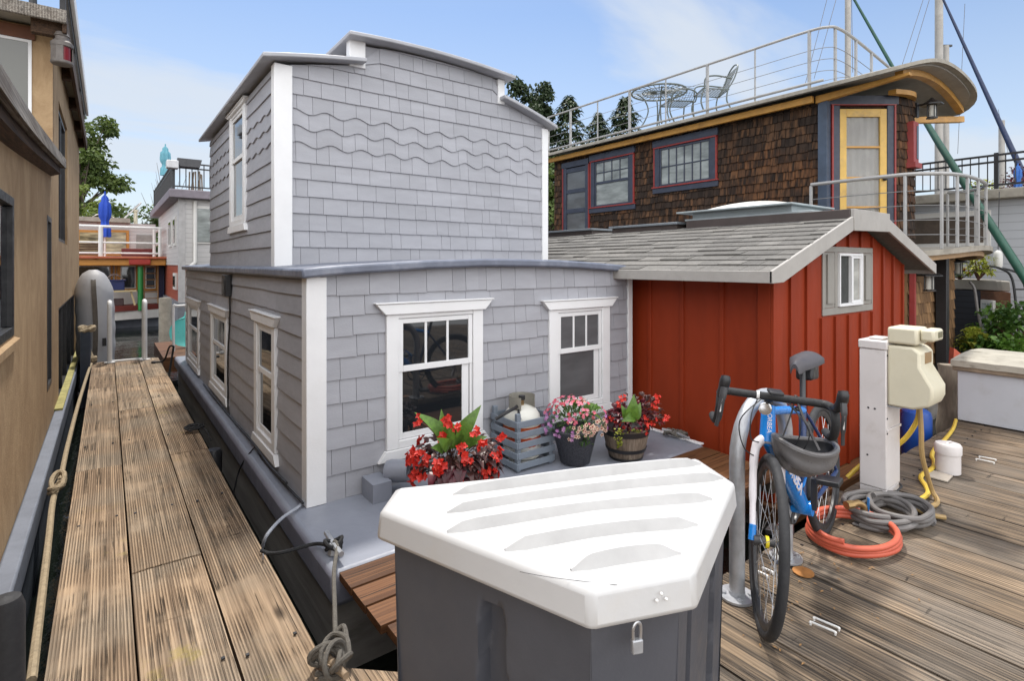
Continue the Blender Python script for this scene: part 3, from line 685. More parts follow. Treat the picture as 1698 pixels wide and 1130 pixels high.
# roof, beams
def rfn(u, v):
    x = 8.22 + 3.38 * u; s = abs(2 * u - 1)
    y = 2.40 + .38 * s ** 7 + (9.95 - 2.40 - .38 * s ** 7) * v
    return (x, y, brt(x) + .105)
mb = MB(); mb.slab(rfn, 28, 20, (0, 0, -.05)); mb.build('roof', M['roofedge'], bh, angle=50)
mb = MB(); mb.slab(lambda u, v: (lambda p: (8.30 + 3.2 * u, p[1] + .08 * (1 - v), brt(8.30 + 3.2 * u) + .053))(rfn(u, v)), 28, 20, (0, 0, -.022)); mb.build('soffit', M['soffit'], bh, angle=50)
mb = MB(); mb.box((8.40, 3.75, 3.86), (8.47, 9.9, 3.965)); mb.build('beam', M['ochre'], bh, bevel=.01)
mb = MB(); mb.prism([(8.50, 3.75, 3.86), (8.50, 2.56, 3.96), (8.50, 2.56, 4.0), (8.50, 3.75, 3.975)], (.09, 0, 0)); mb.build('beam', M['ochre'], bh, bevel=.008)
mb = MB(); mb.slab(lambda u, v: (8.60 + 2.75 * u, 2.66 + .10 * v, brt(8.60 + 2.75 * u) + .028), 20, 1, (0, 0, -.085)); mb.build('beam', M['ochre'], bh)
mb = MB(); mb.beam((10.15, 3.05, 3.72), (11.40, 2.70, 3.86), .09, .10); mb.build('beam', M['ochre'], bh, bevel=.01)
mb = MB(); mb.slab(lambda u, v: (9.25 + .75 * u, 2.95 - .12 * math.sin(math.pi * u) + .1 * v, 4.02), 12, 1, (0, 0, -.07)); mb.build('beam', M['ochre'], bh)
# balcony
bp = catmull([(8.22, 3.75, 0), (8.24, 2.62, 0), (8.46, 2.27, 0), (8.86, 2.08, 0), (9.5, 2.03, 0), (10.5, 2.12, 0), (11.1, 2.36, 0), (11.2, 2.9, 0)], 5)
bz = lambda x: 1.60 + .11 * (1 - ((x - 9.9) / 1.7) ** 2)
mb = MB(); mb.slab(lambda u, v: (lambda p: (p.x * (1 - v) + 10.0 * v if p.x < 10 else p.x, p.y * (1 - v) + 3.7 * v, bz(p.x)))(bp[min(len(bp) - 1, int(round(u * (len(bp) - 1))))]), len(bp) - 1, 4, (0, 0, -.07)); mb.build('balcony_deck', M['roofedge'], bh, angle=50)
mb = MB(); mb.slab(lambda u, v: (lambda p: (p.x, p.y + .10 + .08 * v, bz(p.x) - .072))(bp[9 + min(len(bp) - 10, int(round(u * (len(bp) - 10))))]), len(bp) - 10, 1, (0, 0, -.07)); mb.build('balcony_beam', mat('tan_balcony_trim', (.42, .27, .14), .6, .15), bh)
M['wire'] = mat('dull_grey_wire_rope', (.20, .20, .20), .8, .1, spec=.2)
rp = catmull([(8.30, 3.72, 2.62), (8.32, 2.66, 2.62), (8.52, 2.32, 2.62), (8.88, 2.15, 2.62), (9.5, 2.10, 2.62), (10.4, 2.18, 2.62), (10.95, 2.42, 2.62), (11.05, 2.8, 2.62)], 6)
rl = thing('railing', 'grey metal railing curving round the balcony below the yellow door', 'railing', (9.5, 2.3, 1.7))
mb = MB(); mb.tube(rp, .026, 8); mb.build('handrail', M['rail'], rl)
for fr in (.0, .16, .33, .42, .50, .60, .72, .86, 1):
    p = rp[int(round(fr * (len(rp) - 1)))]; mb = MB(); mb.beam((p.x, p.y, bz(p.x)), (p.x, p.y, 2.60), .05, .03, (0, 1, 0)); mb.build('post', M['rail'], rl, bevel=.004)
for k in range(4):
    mb = MB(); mb.tube([(p.x, p.y, 1.83 + .19 * k) for p in rp], .006, 5); mb.build('cable', M['wire'], rl)
# lower storey
rows2 = [-.3 + .15 * k for k in range(13)]
mb = MB(); mb.box((8.6, 2.62, -.32), (10.62, 9.7, 1.57)); mb.M = wallM((0, 2.62, 0), (1, 0, 0), (0, -1, 0)); shingles(mb, 8.6, 10.62, rows2, lambda u: 1.57, [], .08, .2, .006, .026, .004, seed=5, jz=.008); mb.build('wall', M['cedarlight'], bh, flat=True)
mb = MB(); mb.beam((9.70, 2.52, -.4), (9.70, 2.52, 1.58), .13, .13); mb.build('corner_post', M['black'], bh, bevel=.005)
mb = MB(); mb.beam((8.62, 2.56, -.3), (8.62, 2.56, 1.5), .06, .06); mb.build('red_trim', M['redtrim'], bh)
mb = MB(); mb.box((8.3, 2.3, -.8), (11.0, 9.8, -.33)); mb.build('hull', M['float'], bh)
def wall_lantern(p, back, label):
    t = thing('wall_lantern', label, 'lantern', p, 'black lanterns on the brown houseboat'); p = Vector(p); b = Vector(back).normalized()
    mb = MB(); mb.lathe([(.012, .20), (.05, .16), (.15, .10), (.15, .085), (.03, .09)], p, 6); mb.beam(p + b * .02 + V3(0, 0, .12), p + b * .2 + V3(0, 0, .12), .03, .03); mb.beam(p + b * .19 + V3(0, 0, -.06), p + b * .19 + V3(0, 0, .16), .09, .03, b); mb.build('bracket', M['black'], t)
    mb = MB()
    for k in range(4):
        a = math.pi / 4 + k * math.pi / 2; mb.rod(p + V3(.06 * math.cos(a), .06 * math.sin(a), -.1), p + V3(.06 * math.cos(a), .06 * math.sin(a), .09), .008, 5)
    mb.lathe([(.075, -.115), (.075, -.1), (.0, -.1)], p, 8); mb.build('cage', M['black'], t)
    mb = MB(); mb.lathe([(.045, -.09), (.045, .08)], p, 10); mb.build('shade', mat('frosted_lantern_glass', (.55, .54, .48), .4, .1), t)
wall_lantern((8.85, 2.44, 1.20), (0, 1, 0), 'black lantern with frosted glass on the lower brown shingle wall beside the red cabin')
wall_lantern((9.98, 2.72, 3.77), (0, 1, 0), 'black lantern with frosted glass under the curved roof right of the yellow door')
# roof railing
rr = thing('railing', 'pale metal cable railing round the roof deck of the brown houseboat', 'railing', (9, 6, 4.1))
zt = 4.95; HX = 8.42
top = [(HX, 12.0, zt)] + [(HX, y, zt) for y in (9.8, 7, 5, 3.9)] + [(8.50, 3.58, zt), (8.72, 3.50, zt), (9.4, 3.52, zt), (11.2, 3.66, zt)]
top = top[1:]
tp = catmull(top, 6)
mb = MB(); mb.tube(tp, .022, 8); mb.build('handrail', M['rail'], rr)
def rpost(x, y, r=.024):
    mb = MB(); mb.beam((x, y, brt(x) + .10), (x, y, zt), r * 2, r * 1.2, (0, 1, 0)); mb.build('post', M['rail'], rr)
for i, xp in enumerate((1342, 1252, 1173, 1104, 1044, 991, 946)):
    p = at(xp, 150, X=HX); rpost(HX, p.y, .026 if i % 2 == 0 else .013)
for x, y in ((8.62, 3.52), (9.35, 3.52), (10.1, 3.57), (11.15, 3.655), (HX, 9.78)): rpost(x, y)
for k in range(4):
    mb = MB(); mb.tube([(p.x, p.y, max(brt(p.x) + .15, 4.14 + .17 * k)) for p in tp], .005, 5); mb.build('cable', M['wire'], rr)
mb = MB(); mb.tube([(p.x - .03, p.y, brt(p.x) + .16) for p in tp[:24]], .02, 8); mb.build('lower_rail', M['rail'], rr)

# wrought iron furniture on the roof deck
M['iron'] = mat('green_grey_wrought_iron', (.10, .12, .115), .5, .25, 10)
def roofz(x): return brt(x) + .105
tb = thing('patio_table', 'round wrought iron patio table standing on the roof deck of the brown houseboat', 'table', (9.25, 7.2, roofz(9.25)))
p = Vector(tb.location); H = .76
mb = MB(); mb.tube([p + V3(.56 * math.cos(a), .56 * math.sin(a), H) for a in [k * math.pi / 18 for k in range(36)]], .02, 6, True)
mb.tube([p + V3(.34 * math.cos(a), .34 * math.sin(a), H) for a in [k * math.pi / 12 for k in range(24)]], .01, 5, True)
for k in range(28):
    a = k * math.pi / 14; mb.rod(p + V3(.05 * math.cos(a), .05 * math.sin(a), H), p + V3(.55 * math.cos(a), .55 * math.sin(a), H), .008, 4)
for k in range(9):
    s = -.32 + .08 * k; c = math.sqrt(.34 ** 2 - s * s); mb.rod(p + V3(s, -c, H), p + V3(s, c, H), .005, 4)
mb.build('tabletop', M['iron'], tb)
for k in range(4):
    a = math.pi / 4 + k * math.pi / 2; dv = V3(math.cos(a), math.sin(a), 0)
    mb = MB(); mb.tube(catmull([p + dv * .46 + V3(0, 0, H - .01), p + dv * .30 + V3(0, 0, .62), p + dv * .22 + V3(0, 0, .38), p + dv * .32 + V3(0, 0, .12), p + dv * .44, ], 5), .015, 6); mb.build('leg', M['iron'], tb)
def iron_chair(c, f, label, low=False):
    f = Vector(f).normalized(); s = Vector((-f.y, f.x, 0)); c = Vector(c); t = thing('patio_chair', label, 'chair', c, 'wrought iron chairs on the roof deck'); sc = .62 if low else 1
    P = lambda a, b, z: c + f * a + s * b + V3(0, 0, z)
    mb = MB(); mb.tube(catmull([P(-.22, -.23, .42), P(-.34, -.24, .62 * sc), P(-.42, -.22, .86 * sc), P(-.44, 0, .95 * sc), P(-.42, .22, .86 * sc), P(-.34, .24, .62 * sc), P(-.22, .23, .42)], 6), .014, 6)
    for k in range(9):
        b = -.2 + .05 * k; mb.rod(P(-.22, b, .42), P(-.425, b, .87 * sc), .004, 4)
    for k in range(8): z = .46 + .05 * k * sc; mb.rod(P(-.22 - (z - .42) * .42, -.23, z), P(-.22 - (z - .42) * .42, .23, z), .004, 4)
    mb.build('backrest', M['iron'], t)
    mb = MB(); mb.tube([P(-.24, -.25, .42), P(.24, -.25, .44), P(.24, .25, .44), P(-.24, .25, .42)], .014, 6, True)
    for k in range(9): b = -.22 + .055 * k; mb.rod(P(-.24, b, .42), P(.24, b, .44), .005, 4); mb.rod(P(b, -.25, .43), P(b, .25, .43), .005, 4)
    mb.build('seat', M['iron'], t)
    for sg in (-1, 1):
        if not low:
            mb = MB(); mb.tube(catmull([P(-.30, .25 * sg, .62), P(.0, .29 * sg, .66), P(.2, .29 * sg, .62), P(.22, .28 * sg, .44)], 5), .015, 6); mb.build('armrest', M['iron'], t)
        mb = MB(); mb.tube(catmull([P(.22, .25 * sg, .44), P(.28, .26 * sg, .2), P(.22, .26 * sg, .0)], 5), .014, 6); mb.build('leg', M['iron'], t)
        mb = MB(); mb.tube(catmull([P(-.22, .25 * sg, .42), P(-.2, .26 * sg, .2), P(-.32, .26 * sg, .0)], 5), .014, 6); mb.build('leg', M['iron'], t)
    return t
iron_chair((9.2, 5.95, roofz(9.2)), (-.8, .6, 0), 'wrought iron armchair with a tall mesh back beside the roof railing')
iron_chair((9.05, 6.62, roofz(9.05) - .05), (.5, .8, 0), 'low wrought iron chair between the round roof table and the tall armchair', True)

# ---------------------------------------------------------------- beige stucco houseboat
t = NT('stained_beige_stucco'); c = t.coord(); sn = t.noise(t.coord((2.6, 2.6, 1.6)), 1.0, 10, .78, .8); fn = t.noise(c, 120, 3)
col = t.mix(t.rng(sn, .30, .72), (.30, .195, .108), (.46, .325, .19)); col = t.mix(t.rng(t.noise(t.coord((1.5, 1.5, .8)), 1.2, 7, .7), .54, .76, 0, .5), col, (.18, .11, .06))
t.bump(t.math('ADD', fn, t.noise(c, 25, 3)), .35, .006); M['stucco'] = t.fin(col, .9, 0, .2)
M['oldwood'] = wood('grey_weathered_eave_board', (.30, .265, .225), (.10, .08, .065), 'y', .02, .85, (.33, .31, .28), None, .5, .6)
M['rafter'] = wood('dark_stained_rafter', (.09, .05, .028), (.03, .018, .012), 'y', 0, .8, None, None, 0, .4)
M['hullpaint'] = mat('blue_grey_hull_paint', (.15, .165, .20), .6, .25, 4, .2, 30, dirt=(.05, .05, .05), dirt_amt=.6, dscale=2)
be = thing('houseboat', 'beige stucco houseboat with weathered timber eaves at the left edge', 'houseboat', (-1.5, 6, -.6))
XB = -.42
WS = wallM((XB, 0, 0), (0, 1, 0), (1, 0, 0))
holes = [(2.2, 4.1, 1.05, 1.82), (6.2, 6.65, .33, 1.88), (7.6, 9.2, 1.7, 3.22), (7.6, 11.6, -.12, .97)]
def wall_with_holes(mb, u0, u1, z0, z1, holes, dep):
    us = sorted({u0, u1} | {q for h in holes for q in h[:2] if u0 < q < u1}); zs = sorted({z0, z1} | {q for h in holes for q in h[2:] if z0 < q < z1})
    for a, b in zip(us, us[1:]):
        for p, q in zip(zs, zs[1:]):
            if not any(h[0] <= (a+b)/2 <= h[1] and h[2] <= (p+q)/2 <= h[3] for h in holes): mb.poly((a, 0, p), (b, 0, p), (b, 0, q), (a, 0, q))
    for h in holes:
        a, b, p, q = h; d = -dep
        for P, Q in (((a, p), (b, p)), ((b, p), (b, q)), ((b, q), (a, q)), ((a, q), (a, p))): mb.poly((P[0], 0, P[1]), (Q[0], 0, Q[1]), (Q[0], d, Q[1]), (P[0], d, P[1]))
mb = MB(WS); wall_with_holes(mb, .6, 6.9, -.03, 2.3, holes[:2], .034); wall_with_holes(mb, 6.9, 12.9, -.03, 3.72, holes[2:], .06)
mb.M = None; mb.box((-4, 6.9, -.03), (XB - .1, 12.9, 3.7)); mb.box((-4, .6, -.03), (XB - .1, 6.89, 2.3)); mb.box((-1.9, 6.86, 2.2), (XB - .002, 6.90, 3.72)); mb.poly((XB, 12.9, -.03), (XB - .1, 12.9, -.03), (XB - .1, 12.9, 3.72), (XB, 12.9, 3.72))
mb.poly((XB, .6, -.03), (XB - .1, .6, -.03), (XB - .1, .6, 2.3), (XB, .6, 2.3))
mb.build('wall', M['stucco'], be, angle=20)
for h, nx in zip(holes, (1, 1, 2, 4)):
    a, b, p, q = h; d = .032 if b < 6.9 else .058
    mb = MB(WS); s = .05
    mb.box((a, -d, p), (b, -d + .035, p + s)); mb.box((a, -d, q - s), (b, -d + .035, q)); mb.box((a, -d, p + s), (a + s, -d + .035, q - s)); mb.box((b - s, -d, p + s), (b, -d + .035, q - s))
    for k in range(1, nx): x = a + (b - a) * k / nx; mb.box((x - .03, -d, p + s), (x + .03, -d + .035, q - s))
    f = mb.build('window', M['black'], be, bevel=.003)
    mb = MB(WS); mb.poly((a + s, -d + .01, p + s), (b - s, -d + .01, p + s), (b - s, -d + .01, q - s), (a + s, -d + .01, q - s)); mb.build('pane', M['glass'], f, flat=True)
    if b < 6.9 and a < 5:
        mb = MB(WS); mb.slab(lambda u, v: (a - .02 + (b - a + .06) * u, -.03 + .055 * v, p - .001 - .02 * v), 1, 1, (0, 0, -.04)); mb.build('sill', M['stucco'], f)
WBF = wallM((0, 6.86, 0), (1, 0, 0), (0, -1, 0))
mb = MB(WBF); mb.box((-1.5, 0, 2.4), (-.575, .012, 2.5)); mb.box((-.60, 0, 2.5), (-.575, .014, 3.58)); mb.box((-1.5, 0, 3.555), (-.60, .0135, 3.58)); f = mb.build('window', M['white'], be)
mb = MB(WBF); mb.poly((-1.5, .006, 2.5), (-.60, .006, 2.5), (-.60, .006, 3.555), (-1.5, .006, 3.555)); mb.build('pane', glass('sky_reflecting_window', (.085, .085, .07), .03, 1.7), f, flat=True)
mb = MB(WBF); mb.box((-2, 0, 3.582), (-.55, .03, 3.70)); mb.build('head', mat('rust_brown_board', (.13, .05, .025), .7, .2), f)
ev = [at(0, 122, X=-.31), at(38, 180, X=-.31), at(72, 226, X=-.31), at(110, 272, X=-.31)]
ev = catmull([ev[0] + (ev[0] - ev[1]) * 2.0] + ev, 6)
mb = MB(); mb.slab(lambda u, v: (lambda p: (-.31 - .035 * v, p.y, p.z + .04))(ev[int(round(u * (len(ev) - 1)))]), len(ev) - 1, 1, (0, 0, -.085)); mb.build('eave_board', M['oldwood'], be, angle=30)
mb = MB(); mb.slab(lambda u, v: (lambda p: (-.35 - .16 * v, p.y, p.z - .0 - .06 * v))(ev[int(round(u * (len(ev) - 1)))]), len(ev) - 1, 2, (0, 0, -.10)); mb.build('rafter', M['rafter'], be, angle=30)
mb = MB(); mb.slab(lambda u, v: (lambda p: (-.346 - 2.5 * v, p.y, p.z + .03 + .3 * v))(ev[int(round(u * (len(ev) - 1)))]), len(ev) - 1, 2, (0, 0, -.03)); mb.build('roof', M['roofedge'], be)
mb = MB(); mb.box((-3, 6.46, 3.68), (-.30, 6.50, 3.80)); mb.build('eave_board', M['oldwood'], be, bevel=.006)
mb = MB(); mb.box((-.335, 6.502, 3.60), (-.30, 12.95, 3.78)); mb.build('eave_board', M['rafter'], be, bevel=.006)
mb = MB(); mb.box((-3, 6.502, 3.745), (-.337, 12.95, 3.79)); mb.build('roof', M['roofedge'], be)
for y in (6.62, 8.1, 9.6, 11.1, 12.6):
    mb = MB(); mb.box((-.56, y - .04, 3.58), (-.338, y + .04, 3.743)); mb.build('rafter', M['rafter'], be, bevel=.006)
mb = MB(); mb.box((-.33, 7.0, 4.34), (-.29, 13.4, 4.52)); mb.build('roof_rail', M['whitemetal'], be, bevel=.006)
mb = MB(); mb.box((-.40, 7.0, 4.28), (-.335, 13.4, 4.45)); 
mb.build('roof_rail', M['black'], be, bevel=.006)
for y in (7.3, 9.3, 11.3, 13.0):
    mb = MB(); mb.beam((-.37, y, 3.79), (-.37, y, 4.28), .05, .05); mb.build('rail_bracket', M['black'], be)
mb = MB(); mb.tube(catmull([(-.55, 6.7, 3.8), (-.56, 6.7, 4.3), (-.50, 6.7, 4.42), (-.40, 6.75, 4.40), (-.36, 7.0, 4.35)], 5), .03, 8); mb.build('stovepipe', M['black'], be)
mb = MB(); mb.box((-.419, .5, -.16), (-.335, 12.9, .0)); mb.build('rubbing_strake', M['hullpaint'], be, bevel=.012)
mb = MB(); mb.box((-4, .5, -.8), (-.36, 12.9, -.161)); mb.build('hull', mat('dark_blue_hull', (.05, .065, .09), .6, .2), be)
mb = MB(); mb.box((-.418, 6.95, .002), (-.352, 12.6, .02)); mb.build('mossy_ledge', mat('yellow_lichen_ledge', (.30, .27, .10), .9, .4, 12), be)
ln = thing('port_lantern', 'grey ship lantern with red glass on the corner of the beige houseboat', 'lantern', (-.34, 6.58, 3.32)); p = Vector(ln.location)
mb = MB(); mb.lathe([(.075, 0), (.085, .01), (.085, .03), (.07, .035)], p, 20); mb.lathe([(.07, .16), (.085, .165), (.085, .2), (.05, .235), (.05, .26), (.06, .265), (.045, .30), (.0, .305)], p, 20)
for k in range(2, 9): a = -R(60) + k * R(40); mb.beam(p + V3(.075 * math.cos(a), .075 * math.sin(a), .03), p + V3(.075 * math.cos(a), .075 * math.sin(a), .17), .055, .008, (math.cos(a), math.sin(a), 0))
mb.build('housing', mat('dark_worn_lantern_metal', (.12, .105, .095), .6, .3, 20), ln)
mb = MB(); mb.lathe([(.066, .035), (.066, .16)], p, 20); mb.build('red_lens', glass('red_lens_glass', (.16, .006, .010), .12, 1.4), ln)
# ---------------------------------------------------------------- dock box
M['lid'] = mat('white_fibreglass_lid', (.52, .515, .51), .38, .05, 4, .3, 18, dirt=(.5, .46, .4), dirt_amt=.3, dscale=6, bdist=.003)
M['boxbody'] = mat('grey_plastic_box', (.07, .073, .086), .45, .12, 4, .15, 80, dirt=(.12, .12, .13), dirt_amt=.3, dscale=3)
M['blackblue'] = mat('dark_recess_plastic', (.03, .032, .045), .5, .2)
LZ = .72
M['lidgrey'] = mat('painted_rib_shade', (.355, .35, .345), .5, .12, 9, .2, 30)  # darker grey for the rib fronts: shade of the slopes put into the colour
db = thing('dock_box', 'triangular grey dock box with a ribbed white lid in the foreground', 'storage box', (1.2, 1.2, 0))
o = Vector((.746, 1.65, 0)); h = Vector((.922, -.387, 0)); q = Vector((-.387, -.922, 0)); k = .948
plan = [(0.0, 0.0), (1.20, 0.0), (1.19, .25), (.725, .72), (.435, .73), (-.055, .165)]
def bpt(a, b, z=0, grow=0.0):
    c = Vector((.60, .33)); v = Vector((a, b)); d = (v - c); d = d * (1 + grow / max(d.length, 1e-3))
    return o + h * (k * (c.x + d.x)) + q * (k * (c.y + d.y)) + Vector((0, 0, z))
def dome(a, b): return .012 * max(0, 1 - ((a - .6) / .7) ** 2) * max(0, 1 - ((b - .3) / .5) ** 2)
mb = MB(); n = 6
mb.add([bpt(a, b, LZ - .092) for a, b in plan] + [bpt(a, b, LZ - .002, -.012) for a, b in plan] + [bpt(.6, .33, LZ + .010)],
       [list(range(6))[::-1]] + [(i, (i + 1) % 6, 6 + (i + 1) % 6, 6 + i) for i in range(6)] + [(6 + i, 6 + (i + 1) % 6, 12) for i in range(6)])
lid = mb.build('lid', M['lid'], db, bevel=.016)
for (x0, y0), (x1, y1) in (((752, 823), (1163, 771)), ((742, 853), (1200, 795)), ((742, 884), (1182, 830)), ((838, 915), (1158, 873)), ((948, 949), (1130, 921))):
    A_ = at(x0, y0, Z=LZ); B_ = at(x1, y1, Z=LZ); e = (B_ - A_); ln = e.length; e.normalize(); s = Vector((e.y, -e.x, 0))
    mb = MB(); N_ = 20; vs = []; fs = []
    for i in range(N_ + 1):
        u = i / N_; x = u * ln; ed = min(1, min(x, ln - x) / .06 + .02); ed = ed * ed * (3 - 2 * ed)
        P = A_ + e * x + s * (-.012 * math.sin(math.pi * u))
        P.z = LZ + .002 + .008 * math.sin(math.pi * min(1, max(0, .1 + .8 * u)))
        hh = .019 * ed
        for off, zz in ((-.060, -.012), (-.018, hh), (-.010, hh), (.024, -.02)): vs.append(P + s * off * (.3 + .7 * math.sqrt(ed)) + Vector((0, 0, zz)))
    for i in range(N_):
        for j in range(3): a = i * 4 + j; fs.append((a, a + 4, a + 5, a + 1))
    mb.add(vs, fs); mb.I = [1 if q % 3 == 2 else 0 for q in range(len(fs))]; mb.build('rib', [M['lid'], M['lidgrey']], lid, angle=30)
mb = MB(); p0 = bpt(.62, .726, LZ - .045)
for dx, dz in ((-.012, 0), (.012, .0), (0, .014)): mb.ball(p0 + h * dx + Vector((0, 0, dz)), .0042, 8, 5)
mb.build('rivets', M['whitemetal'], lid, kind='stuff')
mb = MB(); mb.tube(catmull([at(862, 949, Z=LZ + .0005), at(905, 957, Z=LZ + .0005), at(960, 964, Z=LZ - .0005), at(1024, 971, Z=LZ - .003)], 5), .0006, 5); mb.build('crack', M['black'], lid)
bp_ = [bpt(a, b, 0, -.06) for a, b in plan]
mb = MB()
def face(P, Q, chans):
    P, Q = Vector(P), Vector(Q); n_ = Vector((Q.y - P.y, -(Q.x - P.x), 0)).normalized()
    if n_.dot((P + Q) / 2 - bpt(.6, .33)) < 0: n_ = -n_
    def fn(u, v):
        z = (LZ - .095) * v; d = 0
        for c, w0, w1, zt in chans:
            wv = w0 + (w1 - w0) * min(1, z / zt); 
            if z < zt: t_ = max(0, min(1, (wv - abs(u - c)) / .016)); tz = max(0, min(1, (zt - z - 1.2 * (u - c) ** 2 * 4) / .025)); d = max(d, .045 * min(1, 1.6 * min(t_, tz)))
        return P.lerp(Q, u) - n_ * (d + .02 * (1 - v)) + Vector((0, 0, z))
    mb.grid(fn, 90, 30)
face(bp_[5], bp_[4], [(.55, .10, .06, .56)]); face(bp_[4], bp_[3], []); face(bp_[3], bp_[2], [(.20, .05, .035, .7), (.7, .1, .06, .56)]); face(bp_[2], bp_[1], []); face(bp_[1], bp_[0], []); face(bp_[0], bp_[5], [])
mb.build('body', M['boxbody'], db, clean=False, angle=60)
pk = thing('padlock', 'small silver padlock hanging under the front edge of the white dock box lid', 'padlock', bpt(.56, .72, LZ - .16))
c = bpt(.56, .715, LZ - .132)
mb = MB(wallM(c, h, q)); mb.box((-.0135, -.007, -.032), (.0135, .007, .0)); mb.build('body', M['galv'], pk, bevel=.003)
mb = MB(); mb.tube(catmull([c + h * -.009, c + h * -.009 + V3(0, 0, .026), c + V3(0, 0, .038), c + h * .009 + V3(0, 0, .03), c + h * .009], 5), .004, 8); mb.build('shackle', M['steel'], pk)

# ---------------------------------------------------------------- bicycle rack
rk = thing('bicycle_rack', 'grey galvanised hoop bicycle rack bolted to the dock beside the white lid', 'bicycle rack', (2.43, 1.3, 0))
mb = MB(); r = .24; zc = .60
mb.tube([(2.19, 1.29, .01), (2.19, 1.29, .3)] + [(2.43 - r * math.cos(a), 1.29 + .026 * (1 - math.cos(a)) / 2, zc + r * math.sin(a)) for a in [k * math.pi / 16 for k in range(17)]] + [(2.67, 1.316, .3), (2.67, 1.316, .01)], .032, 14); mb.build('hoop', M['galv'], rk)
for x, y in ((2.19, 1.29), (2.67, 1.316)):
    mb = MB(); mb.lathe([(.075, .004), (.075, .014), (.034, .014), (.034, .03)], (x, y, 0), 20)
    for a in (.7, 2.3, 3.9, 5.5): mb.lathe([(.011, .014), (.011, .022), (0, .022)], (x + .055 * math.cos(a), y + .055 * math.sin(a), 0), 6)
    mb.build('flange', M['galv'], rk)

# ---------------------------------------------------------------- bicycle
M['blue'] = mat('bright_blue_frame_paint', (.012, .20, .60), .25, .06, 4)
M['navyblue'] = mat('deep_blue_frame_paint', (.012, .03, .10), .3, .06, 4)
M['forkwhite'] = mat('pearl_white_fork_paint', (.68, .64, .66), .28, .05, 4)
M['tape'] = mat('black_bar_tape', (.016, .016, .017), .7, .2, 20, .4, 120)
M['carbon'] = mat('dark_grey_part', (.04, .04, .043), .4, .2, 10)
M['chrome'] = mat('polished_metal', (.55, .55, .56), .22, .1, metal=1)
bk = thing('bicycle', 'blue and white drop bar bicycle locked to the grey hoop rack', 'bicycle', (2.56, 1.16, 0))
f = Vector((-.981, -.194, 0)); lft = Vector((.194, -.981, 0))
mid = Vector((2.105, 1.112, 0)) - f * .515
lean = R(-4.0)                                         # leans towards the rack, its right side
up = Vector((0, 0, 1)) * math.cos(lean) + lft * -math.sin(-lean); lf2 = lft * math.cos(lean) + Vector((0, 0, 1)) * math.sin(-lean) * 1
up = (Vector((0, 0, 1)) + lft * math.tan(lean)).normalized(); lf2 = up.cross(f).normalized()
BM = Matrix(((f.x, lf2.x, up.x, mid.x), (f.y, lf2.y, up.y, mid.y), (f.z, lf2.z, up.z, mid.z), (0, 0, 0, 1)))
SP = Vector((.348, 0, .69)); SA = (Vector((.300, 0, .835)) - SP).normalized()
SM = BM @ Matrix.Translation(SP) @ Matrix.Rotation(R(27), 4, SA) @ Matrix.Translation(-SP)
def bpart(name, m, fn, parent=None, st=False, **kw):
    mb = MB(SM if st else BM); fn(mb); return mb.build(name, m, parent or bk, **kw)
RA, FA, BB = (-.515, 0, .338), (.515, 0, .338), (-.09, 0, .272)
HB, HT = (.348, 0, .69), (.300, 0, .835)
def wheel(ax, front):
    c = Vector(ax); ring = lambda rad, y=0, n=56: [c + Vector((rad * math.cos(a), y, rad * math.sin(a))) for a in [2 * math.pi * i / n for i in range(n)]]
    wh = bpart('wheel', M['carbon'], lambda m: (m.tube([c + V3(0, -.05, 0), c + V3(0, -.02, 0), c + V3(0, .02, 0), c + V3(0, .05, 0)], [.022, .016, .016, .020], 14)), st=front)
    bpart('tyre', M['rubber'], lambda m: m.tube(ring(.321), .0185, 12, True), wh, st=front)
    def rim(m):
        n = 56; vs = []; fs = []
        prof = [(.306, -.011), (.306, .011), (.292, .012), (.278, .006), (.278, -.006), (.292, -.012)]
        for i in range(n):
            a = 2 * math.pi * i / n
            for rr_, y in prof: vs.append(c + Vector((rr_ * math.cos(a), y, rr_ * math.sin(a))))
        for i in range(n):
            for j in range(6): fs.append((i*6+j, i*6+(j+1)%6, ((i+1)%n)*6+(j+1)%6, ((i+1)%n)*6+j))
        m.add(vs, fs)
    bpart('rim', M['black'], rim, wh, st=front)
    def spokes(m):
        for i in range(24):
            a = 2 * math.pi * i / 24; b = a + (.9 if i % 4 < 2 else -.9); y = .028 if i % 2 else -.028
            m.tube([c + Vector((.02 * math.cos(b), y, .02 * math.sin(b))), c + Vector((.28 * math.cos(a), 0, .28 * math.sin(a)))], .0014, 4)
    o_ = bpart('spokes', M['steel'], spokes, wh, st=front)
    bpart('disc_rotor', M['chrome'], lambda m: [m.tube([c + Vector((rr_ * math.cos(a), .04, rr_ * math.sin(a))) for a in [2 * math.pi * i / 32 for i in range(32)]], .006, 6, True, .25) for rr_ in (.074, .066)] + [m.rod(c + V3(.02 * math.cos(a), .04, .02 * math.sin(a)), c + V3(.066 * math.cos(a + .5), .04, .066 * math.sin(a + .5)), .003, 4) for a in [k * math.pi / 3 for k in range(6)]], wh, st=front)
    return wh
wheel(FA, True); wheel(RA, False)
def frame(m):
    m.tube([HB, (.33, 0, .745), HT], [.033, .031, .028], 16)
    m.tube(catmull([(.338, 0, .70), (.2, 0, .565), (.0, 0, .365), BB], 4), [.032] * 4 + [.037] * 6 + [.036] * 3, 14)
    m.tube([(-.09, -.045, .272), (-.09, .045, .272)], .034, 14)
fr = bpart('frame', M['blue'], frame)
bpart('top_tube', M['blue'], lambda m: m.tube(catmull([(.302, 0, .81), (.1, 0, .775), (-.1, 0, .735), (-.222, 0, .71)], 4), .0185, 12), fr)
bpart('seat_tube', M['navyblue'], lambda m: m.tube([BB, (-.16, 0, .50), (-.238, 0, .77)], .0175, 12), fr)
